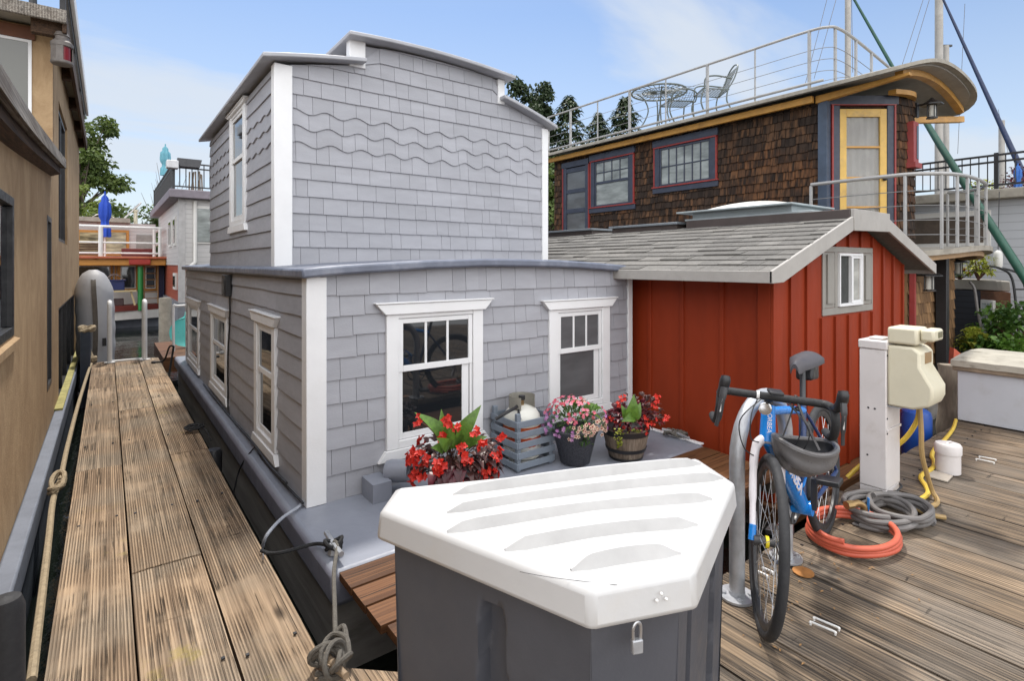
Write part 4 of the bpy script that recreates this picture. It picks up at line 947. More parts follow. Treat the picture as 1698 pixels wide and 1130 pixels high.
def stays(m):
    for s in (-1, 1):
        m.tube(catmull([(-.10, .022 * s, .275), (-.25, .04 * s, .29), (-.42, .062 * s, .325), (-.515, .066 * s, .338)], 5), .011, 8)
        m.tube(catmull([(-.222, .012 * s, .70), (-.30, .035 * s, .60), (-.43, .06 * s, .44), (-.515, .066 * s, .345)], 5), .008, 8)
bpart('rear_stays', M['navyblue'], stays, fr)
def fork(m):
    for s in (-1, 1):
        m.tube(catmull([(.346, 0.0, .70), (.354, .022 * s, .699), (.366, .046 * s, .665), (.40, .054 * s, .58), (.455, .054 * s, .46), (.500, .053 * s, .37)], 5), [.020] * 5 + [.020] * 5 + [.0175] * 5 + [.015] * 5 + [.012] * 6, 12)
fk = bpart('fork', M['forkwhite'], fork, st=True)
for s in (-1, 1): bpart('fork_tip', M['blue'], lambda m: m.tube([(.496, .053 * s, .39), (.515, .055 * s, .335)], [.0135, .015], 10), fk, st=True)
bpart('hub_ring', mat('yellow_hub_ring', (.7, .55, .02), .4), lambda m: m.tube([(.515, -.006, .338), (.515, .006, .338)], .0235, 14), fk, st=True)
def lettering(P, Q, fr_, ez, off, size, th):
    def fn(m):
        ex = (Q - P).normalized(); e3 = Vector(ez); e3 = (e3 - ex * e3.dot(ex)).normalized(); e2 = e3.cross(ex); c_ = P.lerp(Q, fr_) + e3 * off
        text_geo(m, 'ORBEA', size, Matrix(((ex.x, e2.x, e3.x, c_.x), (ex.y, e2.y, e3.y, c_.y), (ex.z, e2.z, e3.z, c_.z), (0, 0, 0, 1))), th)
    bpart('lettering', M['forkwhite'], fn, fr, flat=True, clean=False)
lettering(Vector(HT), Vector(HB), .5, (.88, .47, .29), .0325, .026, .0008)
lettering(Vector((.20, 0, .565)), Vector((0, 0, .365)), .45, (.25, .95, .1), .0365, .072, .002)
bpart('stem', M['black'], lambda m: (m.tube([HT, (.289, 0, .872)], .019, 12), m.tube([(.289, 0, .862), (.385, 0, .892)], .016, 12)), st=True)
BZ = .892
def bars(m):
    for s in (-1, 1):
        m.tube(catmull([(.385, 0, BZ), (.385, .10 * s, BZ), (.384, .17 * s, BZ), (.40, .20 * s, BZ), (.45, .212 * s, BZ - .006), (.475, .215 * s, BZ - .05), (.45, .218 * s, BZ - .105), (.39, .221 * s, BZ - .128), (.315, .224 * s, BZ - .13)], 5), .0165, 10)
hb = bpart('handlebar', M['tape'], bars, st=True)
for s in (-1, 1):
    def hood(m): m.tube(catmull([(.435, .212 * s, BZ + .0), (.485, .213 * s, BZ + .012), (.525, .212 * s, BZ + .04), (.548, .210 * s, BZ + .075), (.545, .209 * s, BZ + .092)], 4), [.017] * 5 + [.0195] * 5 + [.021] * 4 + [.018] * 3, 12)
    hd = bpart('brake_hood', M['black'], hood, hb, st=True)
    bpart('brake_lever', M['carbon'], lambda m: m.tube(catmull([(.552, .212 * s, BZ + .05), (.560, .216 * s, BZ), (.545, .222 * s, BZ - .07), (.535, .228 * s, BZ - .115)], 5), [.014] * 5 + [.011] * 5 + [.008] * 6, 8, False, .6), hb, st=True)
    bpart('lever_mark', M['whitemetal'], lambda m: m.beam((.5645, .216 * s, BZ + .005), (.557, .220 * s, BZ - .05), .004, .004), hb, st=True)
bpart('bike_computer', M['black'], lambda m: m.box((.40, -.03, BZ + .025), (.47, .025, BZ + .04)), None, st=True, bevel=.005)
bpart('headlight', M['chrome'], lambda m: m.tube([(.385, -.035, BZ - .045), (.41, -.035, BZ - .043), (.435, -.035, BZ - .041), (.437, -.035, BZ - .041)], [.012, .02, .026, .022], 16), st=True)
bpart('bell', M['whitemetal'], lambda m: m.tube([(.385, -.055, BZ), (.385, -.066, BZ)], .0195, 12), st=True)
def cables(m):
    for s in (-1, 1):
        m.tube(catmull([(.40, .06 * s, BZ - .01), (.47, .09 * s, BZ - .06), (.46, .085 * s, BZ - .16), (.38, .04 * s, BZ - .20), (.345, .024 * s, BZ - .20)], 6), .0026, 5)
        m.tube(catmull([(.41, .05 * s, BZ - .01), (.455, .13 * s, BZ - .10), (.43, .10 * s, BZ - .22), (.37, .028 * s, BZ - .27)], 6), .0026, 5)
bpart('cable', M['black'], cables, st=True)
bpart('seat_post', M['carbon'], lambda m: m.tube([(-.236, 0, .76), (-.285, 0, .935)], .0145, 10))
def saddle(m):
    def fn(u, v):
        x = -.43 + .275 * u; w = .072 * (1 - u) ** .9 + .02 if u < .96 else .018
        if u < .12: w *= .72 + .28 * u / .12
        y = w * (2 * v - 1)
        return (x + .02, y, .965 + .022 * (1 - u) ** 2 - .028 * abs(2 * v - 1) ** 2.2 - (.01 if u > .9 else 0))
    m.slab(fn, 14, 8, (0, 0, -.022))
sd_ = bpart('saddle', mat('grey_black_saddle', (.055, .05, .055), .5, .15), saddle, angle=70)
bpart('saddle_rail', M['steel'], lambda m: [m.tube(catmull([(-.19, .012 * s, .945), (-.24, .022 * s, .932), (-.32, .022 * s, .930), (-.38, .03 * s, .95)], 4), .0035, 6) for s in (-1, 1)], sd_)
sb = bpart('saddle_bag', M['black'], lambda m: m.slab(lambda u, v: (-.44 + .13 * u, -.042 + .084 * v, .935 - .012 * (1 - u)), 4, 4, (.022, 0, -.085)), bevel=.014)
def drive(m):
    c = Vector(BB) + V3(0, -.045, 0)
    m.tube([c + V3(.085 * math.cos(a), 0, .085 * math.sin(a)) for a in [k * math.pi / 20 for k in range(40)]], .009, 6, True, .5)
    for k in range(4): a = .4 + k * math.pi / 2; m.rod(c, c + V3(.085 * math.cos(a), 0, .085 * math.sin(a)), .008, 6)
    m.beam(c + V3(0, -.015, 0), c + V3(-.05, -.03, -.165), .018, .026, (0, 1, 0))
def crank(m): m.beam(Vector(BB) + V3(0, .05, 0), Vector(BB) + V3(.05, .075, .165), .018, .026, (0, 1, 0))
def cassette(m):
    for k in range(9): m.tube([(-.515 + (.018 + .004 * k) * math.cos(a), -.035 + .003 * k, .338 + (.018 + .004 * k) * math.sin(a)) for a in [j * math.pi / 12 for j in range(24)]], .002, 4, True)
    m.beam((-.53, -.05, .30), (-.50, -.05, .20), .02, .03)
bpart('crankset', M['carbon'], drive); bpart('crank', M['carbon'], crank); bpart('cassette', M['steel'], cassette)
bpart('chain', M['rubber'], lambda m: m.tube(catmull([(-.515, -.045, .385), (-.3, -.045, .374), (-.09, -.045, .362)], 4) + catmull([(-.012, -.045, .31), (-.01, -.045, .24), (-.09, -.045, .185)], 4) + [(-.3, -.045, .19), (-.50, -.045, .185), (-.53, -.045, .24), (-.49, -.045, .30)], .0042, 5))
for s, z, x in ((1, .437, -.04), (-1, .107, -.14)):
    bpart('pedal', M['black'], lambda m: m.box((x - .045, s * .085 if s > 0 else s * .185, z - .012), (x + .045, s * .185 if s > 0 else s * .085, z + .012)), bevel=.004)
bpart('bottle_cage', M['blue'], lambda m: [m.tube(catmull([(.06, .03 * s, .46), (.03, .045 * s, .52), (-.03, .045 * s, .46), (.0, .03 * s, .40)], 4, True), .006, 6, True) for s in (-1, 1)])

# helmet hanging on its straps from the handlebar
M['helmet'] = mat('dark_grey_helmet_shell', (.105, .10, .10), .32, .15, 8)
hp = at(1331, 757, d=2.23)
hm = thing('helmet', 'dark grey bicycle helmet hanging upside down from the handlebar of the blue bicycle', 'helmet', hp)
ax = Vector((.80, -.55, -.12)).normalized(); bx = Vector((.55, .80, .05)).normalized(); cx = ax.cross(bx).normalized(); cx = cx if cx.z > 0 else -cx
HM = Matrix(((ax.x, bx.x, cx.x, hp.x), (ax.y, bx.y, cx.y, hp.y), (ax.z, bx.z, cx.z, hp.z), (0, 0, 0, 1)))
def bowl(rx, ry, rz_, a0=0.02, n=28, m_=10):
    def fn(u, v):
        th = 2 * math.pi * u; ph = (math.pi / 2) * v
        return (rx * math.cos(th) * math.cos(ph), ry * math.sin(th) * math.cos(ph), .055 - rz_ * math.sin(ph))
    return fn
def shell(rx, ry, rz_, amp):
    def fn(u, v):
        th = 2 * math.pi * u; ph = (math.pi / 2) * v; z = math.sin(ph); x = math.cos(th) * math.cos(ph); y = math.sin(th) * math.cos(ph)
        lat = math.atan2(y, z + .15)                     # ridges run front to back
        k_ = 1 + amp * math.cos(lat * 7.0 + .8 * x) * min(1, 2.2 * (1 - abs(x)) + .1) * min(1, v * 5)
        return (rx * x * (1 + (k_ - 1) * .5), ry * y * k_, .05 + .012 * math.cos(2 * th) * math.cos(ph) - rz_ * z * k_)
    return fn
mb = MB(HM); mb.grid(shell(.110, .082, .105, 0), 28, 10); mb.build('liner', M['black'], hm)
mb = MB(HM); mb.grid(shell(.132, .104, .125, .085), 72, 22); mb.build('shell', M['helmet'], hm, angle=80)
mb = MB(HM); mb.tube([(.122 * math.cos(a), .094 * math.sin(a), .052 + .012 * math.cos(2 * a)) for a in [k * math.pi / 20 for k in range(40)]], .012, 8, True); mb.build('rim', M['helmet'], hm)
for k in range(4):
    for sg in (-1, 1):
        y_ = sg * (.018 + .0 * k); x_ = -.075 + .05 * k
for lat0 in (-.95, -.05, .85):
    pts = []
    for i in range(13):
        x = -.78 + 1.56 * i / 12; l_ = (lat0 + (-.8 * x) / 7.0); r_ = math.sqrt(max(.02, 1 - x * x)) * .985
        pts.append((.130 * x, .104 * math.sin(l_) * r_, .05 - .124 * math.cos(l_) * r_))
    mb = MB(HM); mb.tube(catmull(pts, 2), [.003 + .0075 * math.sin(math.pi * q / 24) for q in range(25)], 8); mb.build('vent', M['black'], hm)
topp = SM @ Vector((.385, .085, BZ + .012))
for k_, (a_, b_) in enumerate(((.075, .06), (-.055, .065), (.02, -.07))):
    q_ = HM @ Vector((a_, b_, .055)); mb = MB(); md = topp.lerp(q_, .28) + V3(0, 0, -.01)
    mb.tube([topp + V3(0, 0, .008), md, q_], .0075, 6, False, .25); mb.build('strap', mat('grey_webbing', (.09, .085, .085), .8, .1), hm)
mb = MB(); mb.ball(topp.lerp(hp, .28) + V3(0, 0, .02), (.014, .014, .010), 10, 6); mb.build('buckle', M['black'], hm)

# ---------------------------------------------------------------- power pedestal
M['postwhite'] = mat('white_pedestal_paint', (.60, .565, .55), .45, .08, 4, .15, 40, dirt=(.38, .33, .28), dirt_amt=.5, dscale=5)
M['cream'] = mat('cream_moulded_plastic', (.60, .555, .42), .45, .1, 4, .1, 40, dirt=(.38, .32, .18), dirt_amt=.5, dscale=4)
pd = thing('power_pedestal', 'white shore power pedestal with a cream meter box on its side', 'pedestal', (3.84, 1.3, 0))
x0, x1, y0, y1 = 3.73, 3.955, 1.24, 1.385
mb = MB(); mb.box((x0, y0, .09), (x1, y1, .93)); mb.box((x0 + .004, y0 + .004, 0.002), (x1 - .004, y1, .088)); mb.build('post', M['postwhite'], pd, bevel=.006)
mb = MB(); mb.box((x0 - .006, y0 - .006, .932), (x1 + .006, y1 + .006, .985)); mb.box((x0 + .05, y0 + .03, .986), (x0 + .15, y1 - .03, 1.0)); mb.build('cap', M['postwhite'], pd, bevel=.008)
mb = MB(); mb.box((x0 + .004, y0 - .006, .44), (x1 + .003, y0 - .001, .455)); mb.build('seam_strip', M['postwhite'], pd, bevel=.002)
for c_, r_ in (((x0 - .001, 1.30, .57), (.004, .006, .006)), ((x0 - .001, 1.335, .57), (.004, .006, .006)), ((x0 + .012, y0 - .001, .52), (.006, .004, .006)), ((x0 + .012, y0 - .001, .43), (.006, .004, .006)), ((x0 + .012, y0 - .001, .90), (.006, .004, .006)), ((x0 - .001, 1.34, .28), (.004, .006, .006))):
    mb = MB(); mb.ball(c_, r_, 8, 5); mb.build('screw', M['black'], pd)
mb = MB(); mb.tube([(x0 + .10, y0 - .004, .06), (x0 + .12, y0 - .018, .065), (x1 - .03, y0 - .018, .075), (x1 - .02, y0 - .004, .085)], .006, 6); mb.build('latch', M['black'], pd)
# meter box: a bevelled profile extruded along the post's front
prof = [(0, .60), (-.13, .60), (-.205, .63), (-.225, .68), (-.225, .74), (-.165, .85), (-.165, .935), (-.13, .965), (0, .965)]
mb = MB(); mb.prism([(x0 + .01, y0 + y, z) for y, z in prof], (.235, 0, 0)); bx_ = mb.build('meter_box', M['cream'], pd, bevel=.014)
mb = MB(); mb.box((x0 + .012, y0 - .07, .594), (x0 + .23, y0 - .0, .6)); mb.build('base_plate', M['galv'], bx_)
mb = MB(); mb.box((x0 + .09, y0 - .1685, .865), (x0 + .20, y0 - .164, .93)); mb.build('meter_window', mat('amber_meter_window', (.30, .19, .09), .2, .1), bx_, bevel=.002)
mb = MB(); mb.box((x0 + .01, y0 - .15, .975), (x0 + .20, y0 + .0, 1.075)); mb.box((x0 + .05, y0 - .22, 1.0), (x0 + .22, y0 - .151, 1.07)); hd = mb.build('light_head', M['cream'], pd, bevel=.014)
mb = MB(); mb.box((x0 + .12, y0 - .2235, 1.02), (x0 + .19, y0 - .2195, 1.055)); mb.build('light_window', mat('olive_light_window', (.16, .15, .09), .2), hd, bevel=.002)

# ---------------------------------------------------------------- hoses and cords
def coil(c, r, loops, rad, zstep, seed, sq=1.0, seg=22, jit=.02, drift=0):
    rg = random.Random(seed); P = []
    for i in range(int(loops * seg)):
        a = 2 * math.pi * i / seg; lv = i // seg
        rr_ = r + jit * noise.noise(Vector((i * .13, seed, 0))) * 2
        P.append(Vector((c[0] + rr_ * math.cos(a + seed) + drift * noise.noise(Vector((i * .04, seed, 5))), c[1] + sq * rr_ * math.sin(a + seed) + drift * noise.noise(Vector((i * .04, seed, 9))), c[2] + rad + zstep * (i / seg) + abs(.012 * noise.noise(Vector((i * .2, seed, 3)))))))
    return catmull(P, 3)
M['orangehose'] = mat('orange_red_rubber_hose', (.50, .095, .05), .5, .15, 8, dirt=(.3, .08, .05), dirt_amt=.3)
M['greyhose'] = mat('grey_rubber_hose', (.135, .125, .12), .6, .25, 10)
M['yellowcord'] = mat('yellow_power_cord', (.58, .40, .05), .5, .12, 8)
M['tancord'] = mat('tan_power_cord', (.34, .225, .09), .55, .15, 8)
hs_c = at(1412, 887, Z=.02)
mb = MB(); mb.tube(coil((3.13, 1.20, .004), .235, 3.3, .0145, .018, 2, .82, jit=.016), .0145, 10); mb.build('hose', M['orangehose'], label='orange red hose coiled in a ring round the rear bicycle wheel', cat='hose')
mb = MB(); mb.tube(coil((3.60, 1.13, .0), .17, 4.5, .015, .016, 5, .85, jit=.03, drift=.03), .0145, 9); mb.tube(coil((3.5, 1.2, .0), .2, 3.2, .015, .022, 3, .8, jit=.03, drift=.04), .0145, 9); mb.build('hose', M['greyhose'], label='dark grey hose heaped in a loose coil at the foot of the white pedestal', cat='hose')
def cord(name, m, pts, r, label, cat='cord', n=6, sides=8):
    mb = MB(); mb.tube(catmull(pts, n), r, sides); return mb.build(name, m, label=label, cat=cat)
bxp = lambda dx, dy, z: V3(x0 + dx, y0 + dy, z)
cord('extension_cord', M['yellowcord'], [bxp(.215, -.10, .62), bxp(.22, -.09, .5), bxp(.235, -.02, .36), bxp(.235, .09, .24), bxp(.20, .19, .16), bxp(.12, .26, .06)], .0135, 'thick yellow cord hanging from the meter box and passing behind the white post')
cord('extension_cord', M['tancord'], [bxp(.19, -.11, .62), bxp(.185, -.12, .45), bxp(.20, -.12, .30), bxp(.26, -.13, .16), bxp(.31, -.14, .06), bxp(.29, -.17, .02), bxp(.20, -.18, .015), bxp(.10, -.13, .015), bxp(.05, -.10, .03), bxp(.02, -.20, .02), bxp(.06, -.27, .015)], .0135, 'thick tan cord hanging from the meter box and curling on the dock')
yc = [at(1585, 697, Z=.02), at(1580, 712, Z=.02), at(1566, 730, Z=.02), at(1550, 745, Z=.02), at(1545, 757, Z=.02), at(1549, 766, Z=.02), at(1546, 777, Z=.02), at(1530, 787, Z=.02), at(1527, 795, Z=.02), at(1536, 808, Z=.02), at(1538, 820, Z=.02), at(1520, 832, Z=.02), at(1500, 838, Z=.02)]
cord('extension_cord', M['yellowcord'], yc, .014, 'bright yellow cord snaking across the dock from the white chest to the pedestal')
# valve
v0 = at(1432, 872, Z=0.003)
vl = thing('valve', 'brass water valve with a blue lever standing inside the orange hose ring', 'valve', v0)
mb = MB(); mb.cbox(v0 + V3(0, 0, .008), (.10, .08, .012)); mb.build('base_plate', M['greyhose'], vl, bevel=.004)
M['brass'] = mat('aged_brass', (.33, .22, .10), .4, .25, 20, metal=.8)
mb = MB(); mb.lathe([(.024, .014), (.024, .05), (.028, .052), (.028, .068), (.020, .07)], v0, 10); mb.tube(catmull([v0 + V3(0, 0, .07), v0 + V3(0, 0, .105), v0 + V3(-.03, .015, .125), v0 + V3(-.075, .03, .125)], 5), .018, 10); mb.tube([v0 + V3(-.07, .03, .125), v0 + V3(-.11, .045, .125)], .022, 8); mb.build('elbow', M['brass'], vl)
mb = MB(); mb.beam(v0 + V3(.015, -.015, .075), v0 + V3(.018, -.018, .155), .022, .006); mb.build('lever', mat('blue_valve_lever', (.02, .15, .42), .4), vl, bevel=.003)

# ---------------------------------------------------------------- small things on the dock
cc = at(1572, 784, Z=0.0)
cn_ = thing('standpipe', 'white capped plastic pipe standing on the dock beside the yellow cord', 'pipe', cc)
mb = MB(); mb.lathe([(.071, .004), (.071, .135)], cc, 28); mb.build('pipe', M['postwhite'], cn_)
mb = MB(); mb.lathe([(.077, .136), (.078, .19), (.070, .202), (.0, .206)], cc, 28); mb.tube(catmull([cc + V3(-.03, .0, .203), cc + V3(-.01, -.005, .215), cc + V3(.02, -.01, .213), cc + V3(.035, -.012, .203)], 4), .005, 6); mb.build('cap', M['postwhite'], cn_)
pc = at(1556, 793, Z=.006)
mb = MB(); P = [at(x, y, Z=.006) for x, y in ((1527, 789), (1545, 781), (1580, 791), (1571, 801))]; mb.prism(P, (0, 0, .008)); mb.build('cover_plate', mat('bare_grey_plywood', (.36, .32, .27), .8, .15, 20), label='pale metal plate screwed flat on the dock beside the white pipe', cat='plate')
c = at(1332, 950, Z=.005); mb = MB(); mb.lathe([(.046, 0), (.046, .004), (.0, .005)], c, 24); mb.build('disc', mat('worn_copper', (.42, .19, .06), .45, .3, 30, metal=.4), label='round copper coloured disc on the dock by the front bicycle wheel', cat='disc')
def staple(a, b, label):
    A_, B_ = at(*a, Z=.012), at(*b, Z=.012); mb = MB(); mb.tube([A_ + V3(0, 0, -.01), A_, A_ + (B_ - A_) * .02 + V3(0, 0, .003), B_ - (B_ - A_) * .02 + V3(0, 0, .003), B_, B_ + V3(0, 0, -.01)], .0042, 6)
    for p_ in (A_, B_): mb.ball(p_, .0065, 6, 5)
    return mb.build('staple', M['whitemetal'], label=label, cat='staple', group='metal staples in the dock')
staple((1344, 1033), (1385, 1050), 'nearer of two white metal staples in the dock right of the bicycle')
staple((1350, 1026), (1391, 1043), 'farther of two white metal staples in the dock right of the bicycle')
staple((1257, 949), (1272, 956), 'white metal staple in the dock seen through the front wheel, the nearer of two')
staple((1265, 943), (1281, 950), 'white metal staple in the dock seen through the front wheel, the farther of two')
staple((1619, 762), (1648, 768), 'metal staple in the dock in front of the white chest, the nearer one')
staple((1624, 758), (1651, 763), 'metal staple in the dock in front of the white chest, the farther one')
# white chest
ch = thing('storage_chest', 'weathered pale blue white chest with a peeling lid at the right end of the dock', 'chest', (6.8, 1.15, 0))
M['chestpaint'] = mat('chalky_white_blue_paint', (.42, .44, .475), .6, .06, 3, .2, 40, dirt=(.28, .26, .24), dirt_amt=.35, dscale=4)
mb = MB(); mb.box((6.28, .55, .012), (7.25, 1.52, .50)); mb.build('body', M['chestpaint'], ch, bevel=.006)
mb = MB(); mb.slab(lambda u, v: (6.24 + 1.05 * u, .50 + 1.06 * v, .565 + .03 * math.sin(u * 3) + .004 * noise.noise(Vector((u * 9, v * 9, 0)))), 14, 14, (0, 0, -.055)); mb.build('lid', mat('peeling_lid_paint', (.33, .31, .26), .8, .25, 6, .4, 30, dirt=(.08, .065, .045), dirt_amt=.8, dscale=5), ch)
mb = MB(); mb.box((6.25, .52, .47), (6.279, 1.55, .515)); mb.build('lid_edge', mat('rotten_lid_timber', (.20, .155, .11), .9, .4, 10, .5, 30), ch, bevel=.006)
# weathered timber lump and blue barrel beyond the dock edge
sp = at(1576, 660, d=5.9); 
mb = MB(); mb.grid(lambda u, v: sp + V3((.10 + .03 * noise.noise(Vector((math.cos(u * 6.28), math.sin(u * 6.28), v * 3))) - .05 * max(0, v - .7)) * math.cos(u * 6.283), .12 * math.sin(u * 6.283) * (1 + .2 * noise.noise(Vector((math.sin(u * 6.28), v * 4, 2)))), -.42 + .78 * v), 20, 14); mb.poly(*[sp + V3(.08 * math.cos(a), .1 * math.sin(a), .36) for a in [k * .628 for k in range(10)]]); mb.build('piling', mat('grey_cracked_driftwood', (.24, .20, .155), .9, .4, 6, .9, 14, stretch=(3, 3, .6)), label='short grey weathered piling top behind the pale chest', cat='piling')
bc = at(1520, 735, Z=-.32); bc = Vector((bc.x - .0, bc.y, -.56))
bc = at(1519, 705, d=4.75); mb = MB(); mb.lathe([(.0, -.3), (.105, -.28), (.115, -.2), (.115, .08), (.105, .12), (.07, .145), (.0, .15)], bc, 24); mb.build('barrel', mat('blue_plastic_float', (.012, .06, .28), .35, .15), label='blue plastic float drum in the water behind the white pedestal', cat='float drum')

# ---------------------------------------------------------------- cleats, ropes and cables by the grey houseboat
M['rope'] = mat('worn_grey_rope', (.11, .10, .085), .9, .3, 60, .8, 160)
M['blackrope'] = mat('black_rope', (.016, .016, .017), .8, .3, 60, .8, 160)
M['tanrope'] = mat('dirty_tan_rope', (.30, .235, .15), .9, .3, 40, .8, 140)
cl0 = V3(.93, 2.72, 0)
ct = thing('cleat', 'metal horn cleat on the near corner of the blue grey deck under black rope', 'cleat', cl0)
mb = MB(); a1, a2 = at(541, 884, Z=.06), at(566, 920, Z=.05); mb.tube(catmull([a1, a1.lerp(a2, .3) + V3(0, 0, -.004), a1.lerp(a2, .7) + V3(0, 0, -.004), a2], 4), .014, 8); 
m1 = a1.lerp(a2, .5); mb.tube([m1, m1 + V3(0, 0, -.05)], [.02, .03], 8); mb.build('horn', M['galv'], ct)
mb = MB()
for k in range(3): mb.tube([m1 + V3(.035 * math.cos(a) * (1 + .1 * k), .03 * math.sin(a), -.02 + .014 * k + .012 * math.sin(2 * a + k)) for a in [j * math.pi / 8 for j in range(16)]], .0095, 7, True)
mb.tube(catmull([m1 + V3(-.03, 0, .0), at(520, 903, Z=.014), at(470, 916, Z=.010), at(446, 918, Z=.0), at(432, 913, Z=.02)], 6), .0095, 7); mb.build('rope', M['blackrope'], label='black mooring rope from the deck cleat to the pier edge', cat='rope')
e1 = at(556, 1052, Z=.05); mb = MB(); mb.tube(catmull([m1 + V3(.0, 0, .01), m1 + V3(0.005, -.04, .0), m1.lerp(e1, .35) + V3(0, 0, -.012), m1.lerp(e1, .7) + V3(0, 0, -.012), e1], 6), .0095, 8); mb.build('rope', M['rope'], label='taut grey mooring rope from the deck cleat to the large pier cleat', cat='rope')
pc = thing('cleat', 'large rusty cleat at the pier corner wound with grey rope', 'cleat', (.66, 1.97, .0))
b1, b2 = at(528, 1075, Z=.06), at(574, 1122, Z=.06); bm_ = b1.lerp(b2, .5)
mb = MB(); mb.tube(catmull([b1, b1.lerp(b2, .5) + V3(0, 0, -.005), b2], 5), [.011] * 3 + [.015] * 5 + [.012] * 3, 10); mb.tube([bm_, bm_ + V3(0, 0, -.06)], [.02, .035], 8); mb.build('horn', mat('tan_corroded_metal', (.30, .22, .145), .7, .3, 20), pc)
mb = MB(); dd = (b2 - b1).normalized(); ss = Vector((-dd.y, dd.x, 0))
for k in range(7):
    cpt = b1.lerp(b2, .18 + .11 * k); rr_ = .036 + .016 * math.sin(k * 2.1)
    mb.tube([cpt + ss * rr_ * math.cos(a) + V3(0, 0, rr_ * .9 * math.sin(a) + .005 * k) + dd * (.03 * math.sin(a + k)) for a in [j * math.pi / 8 for j in range(16)]], .009, 7, True)
mb.tube(catmull([e1, e1 + V3(.03, -.01, .02), at(578, 1085, Z=.06), at(575, 1060, Z=.07), at(555, 1052, Z=.06), at(540, 1064, Z=.05), at(532, 1090, Z=.05), at(545, 1112, Z=.04), at(568, 1118, Z=.03), at(552, 1126, Z=.02), at(525, 1118, Z=.014)], 6), .0095, 8)
mb.tube(catmull([at(524, 1100, Z=.02), at(535, 1082, Z=.06), at(556, 1078, Z=.085), at(570, 1096, Z=.07), at(560, 1122, Z=.03), at(530, 1127, Z=.015)], 6), .0095, 8)
mb.build('rope', M['rope'], label='tangle of grey rope wound round the large rusty cleat', cat='rope')
def eye(p, label):
    mb = MB(); mb.tube([p + V3(.0, .012 * math.cos(a), .016 + .014 * math.sin(a)) for a in [j * math.pi / 6 for j in range(12)]], .003, 6, True); mb.build('eye_bolt', M['steel'], label=label, cat='eye bolt')
eye(at(436, 930, Z=.004), 'small steel eye bolt on the pier edge beside the black rope')
cord('hose', mat('pale_grey_hose', (.33, .35, .39), .5, .1), [at(503, 832, Z=.02), at(494, 842, Z=.02), at(470, 858, Z=.025), at(452, 876, Z=.03), at(440, 893, Z=.0), at(433, 915, Z=-.10)], .009, 'pale grey water hose arching from the corner board over the deck edge', 'hose')
# tangle on the right deck edge
tg = at(1120, 722, Z=.02); mb = MB()
for k in range(6): mb.tube([tg + V3(.045 * math.cos(a) + .012 * k - .03, .03 * math.sin(a) - .02 * k + .05, .018 + .018 * math.sin(2 * a + k)) for a in [j * math.pi / 7 for j in range(14)]], .009, 6, True)
mb.build('rope', M['rope'], label='brown grey rope wound on the cleat beside the red cabin wall', cat='rope')
mb = MB(); mb.tube(catmull([at(1098, 712, Z=.05), tg + V3(0, 0, .02), at(1142, 727, Z=.045)], 4), .012, 8); mb.build('cleat', M['galv'], label='pale horn cleat under brown grey rope at the right edge of the deck', cat='cleat')
# wall cable and junction box on the left wall
jb = at(379, 473, X=GX0 - .03)
tj = thing('junction_box', 'small black electrical box under the eave on the side wall of the grey houseboat', 'electrical box', jb)
mb = MB(); mb.box((GX0 - .075, jb.y - .10, jb.z - .105), (GX0 - .022, jb.y + .10, jb.z + .10)); mb.build('case', M['black'], tj, bevel=.006)
mb = MB(); mb.box((GX0 - .082, jb.y - .06, jb.z - .08), (GX0 - .0755, jb.y + .06, jb.z + .06)); mb.build('lid', M['carbon'], tj)
w_ = lambda x, y: at(x, y, X=GX0 - .03)
cord('cable', M['black'], [w_(381, 490), w_(381, 530), w_(378, 590), w_(378, 650), w_(380, 690), at(398, 722, X=GX0 - .035), at(420, 745, X=GX0 - .04), at(452, 782, X=GX0 - .045), at(480, 812, X=GX0 - .045), at(502, 835, X=GX0 - .04)], .008, 'black cable running down the side wall from the electrical box and along the deck', 'cable')
cord('cable', M['black'], [at(311, 606, X=GX0 - .04), at(330, 630, X=GX0 - .03), at(352, 655, X=GX0 - .05), at(380, 690, X=GX0 - .04), at(421, 737, X=GX0 - .05), at(445, 770, X=GX0 - .05), at(475, 802, X=GX0 - .06)], .009, 'black cable lying along the foot of the side wall', 'cable')
cord('cable', M['black'], [at(424, 740, X=GX0 - .05), at(408, 760, X=.85), at(397, 780, X=.83), at(390, 800, X=.80) + V3(0, 0, -.03), at(385, 830, X=.78)], .006, 'thin black cable hanging over the deck skirt towards the pier', 'cable')
# mooring line bundle on the right pier edge, far ropes
kn = at(322, 713, Z=.02); mb = MB()
for k in range(7): mb.tube([kn + V3(.055 * math.cos(a) + .02 * math.sin(k), .05 * math.sin(a) + .02 * math.cos(k * 2), .012 + .02 * abs(math.sin(a + k))) for a in [j * math.pi / 7 for j in range(14)]], .0075, 6, True)
mb.tube(catmull([kn, kn + V3(.07, -.08, .01), kn + V3(.10, -.2, -.06)], 5), .007, 6); mb.build('rope', M['blackrope'], label='small black knot of rope on the right edge of the pier', cat='rope')
fk_ = at(255, 601, Z=.02); cq = at(288, 575, d=7.6); mb = MB(); mb.tube(catmull([fk_, fk_ + V3(.12, -.05, .02), cq + V3(-.05, 0, 0), cq], 6), .012, 7); mb.ball(fk_, (.035, .05, .02), 8, 6); mb.tube(catmull([cq, at(283, 605, d=7.5), at(280, 625, d=7.4)], 4), .014, 7); mb.build('rope', M['blackrope'], label='black rope from the far right corner of the pier to the grey deck', cat='rope')
bd_ = at(353, 752, Z=-.12); mb = MB(); mb.lathe([(.0, -.35), (.06, -.33), (.065, .0), (.05, .03), (.0, .035)], bd_ + V3(0.005, 0, 0), 16); mb.build('fender', M['black'], label='small black fender in the gap between pier and deck skirt', cat='fender')
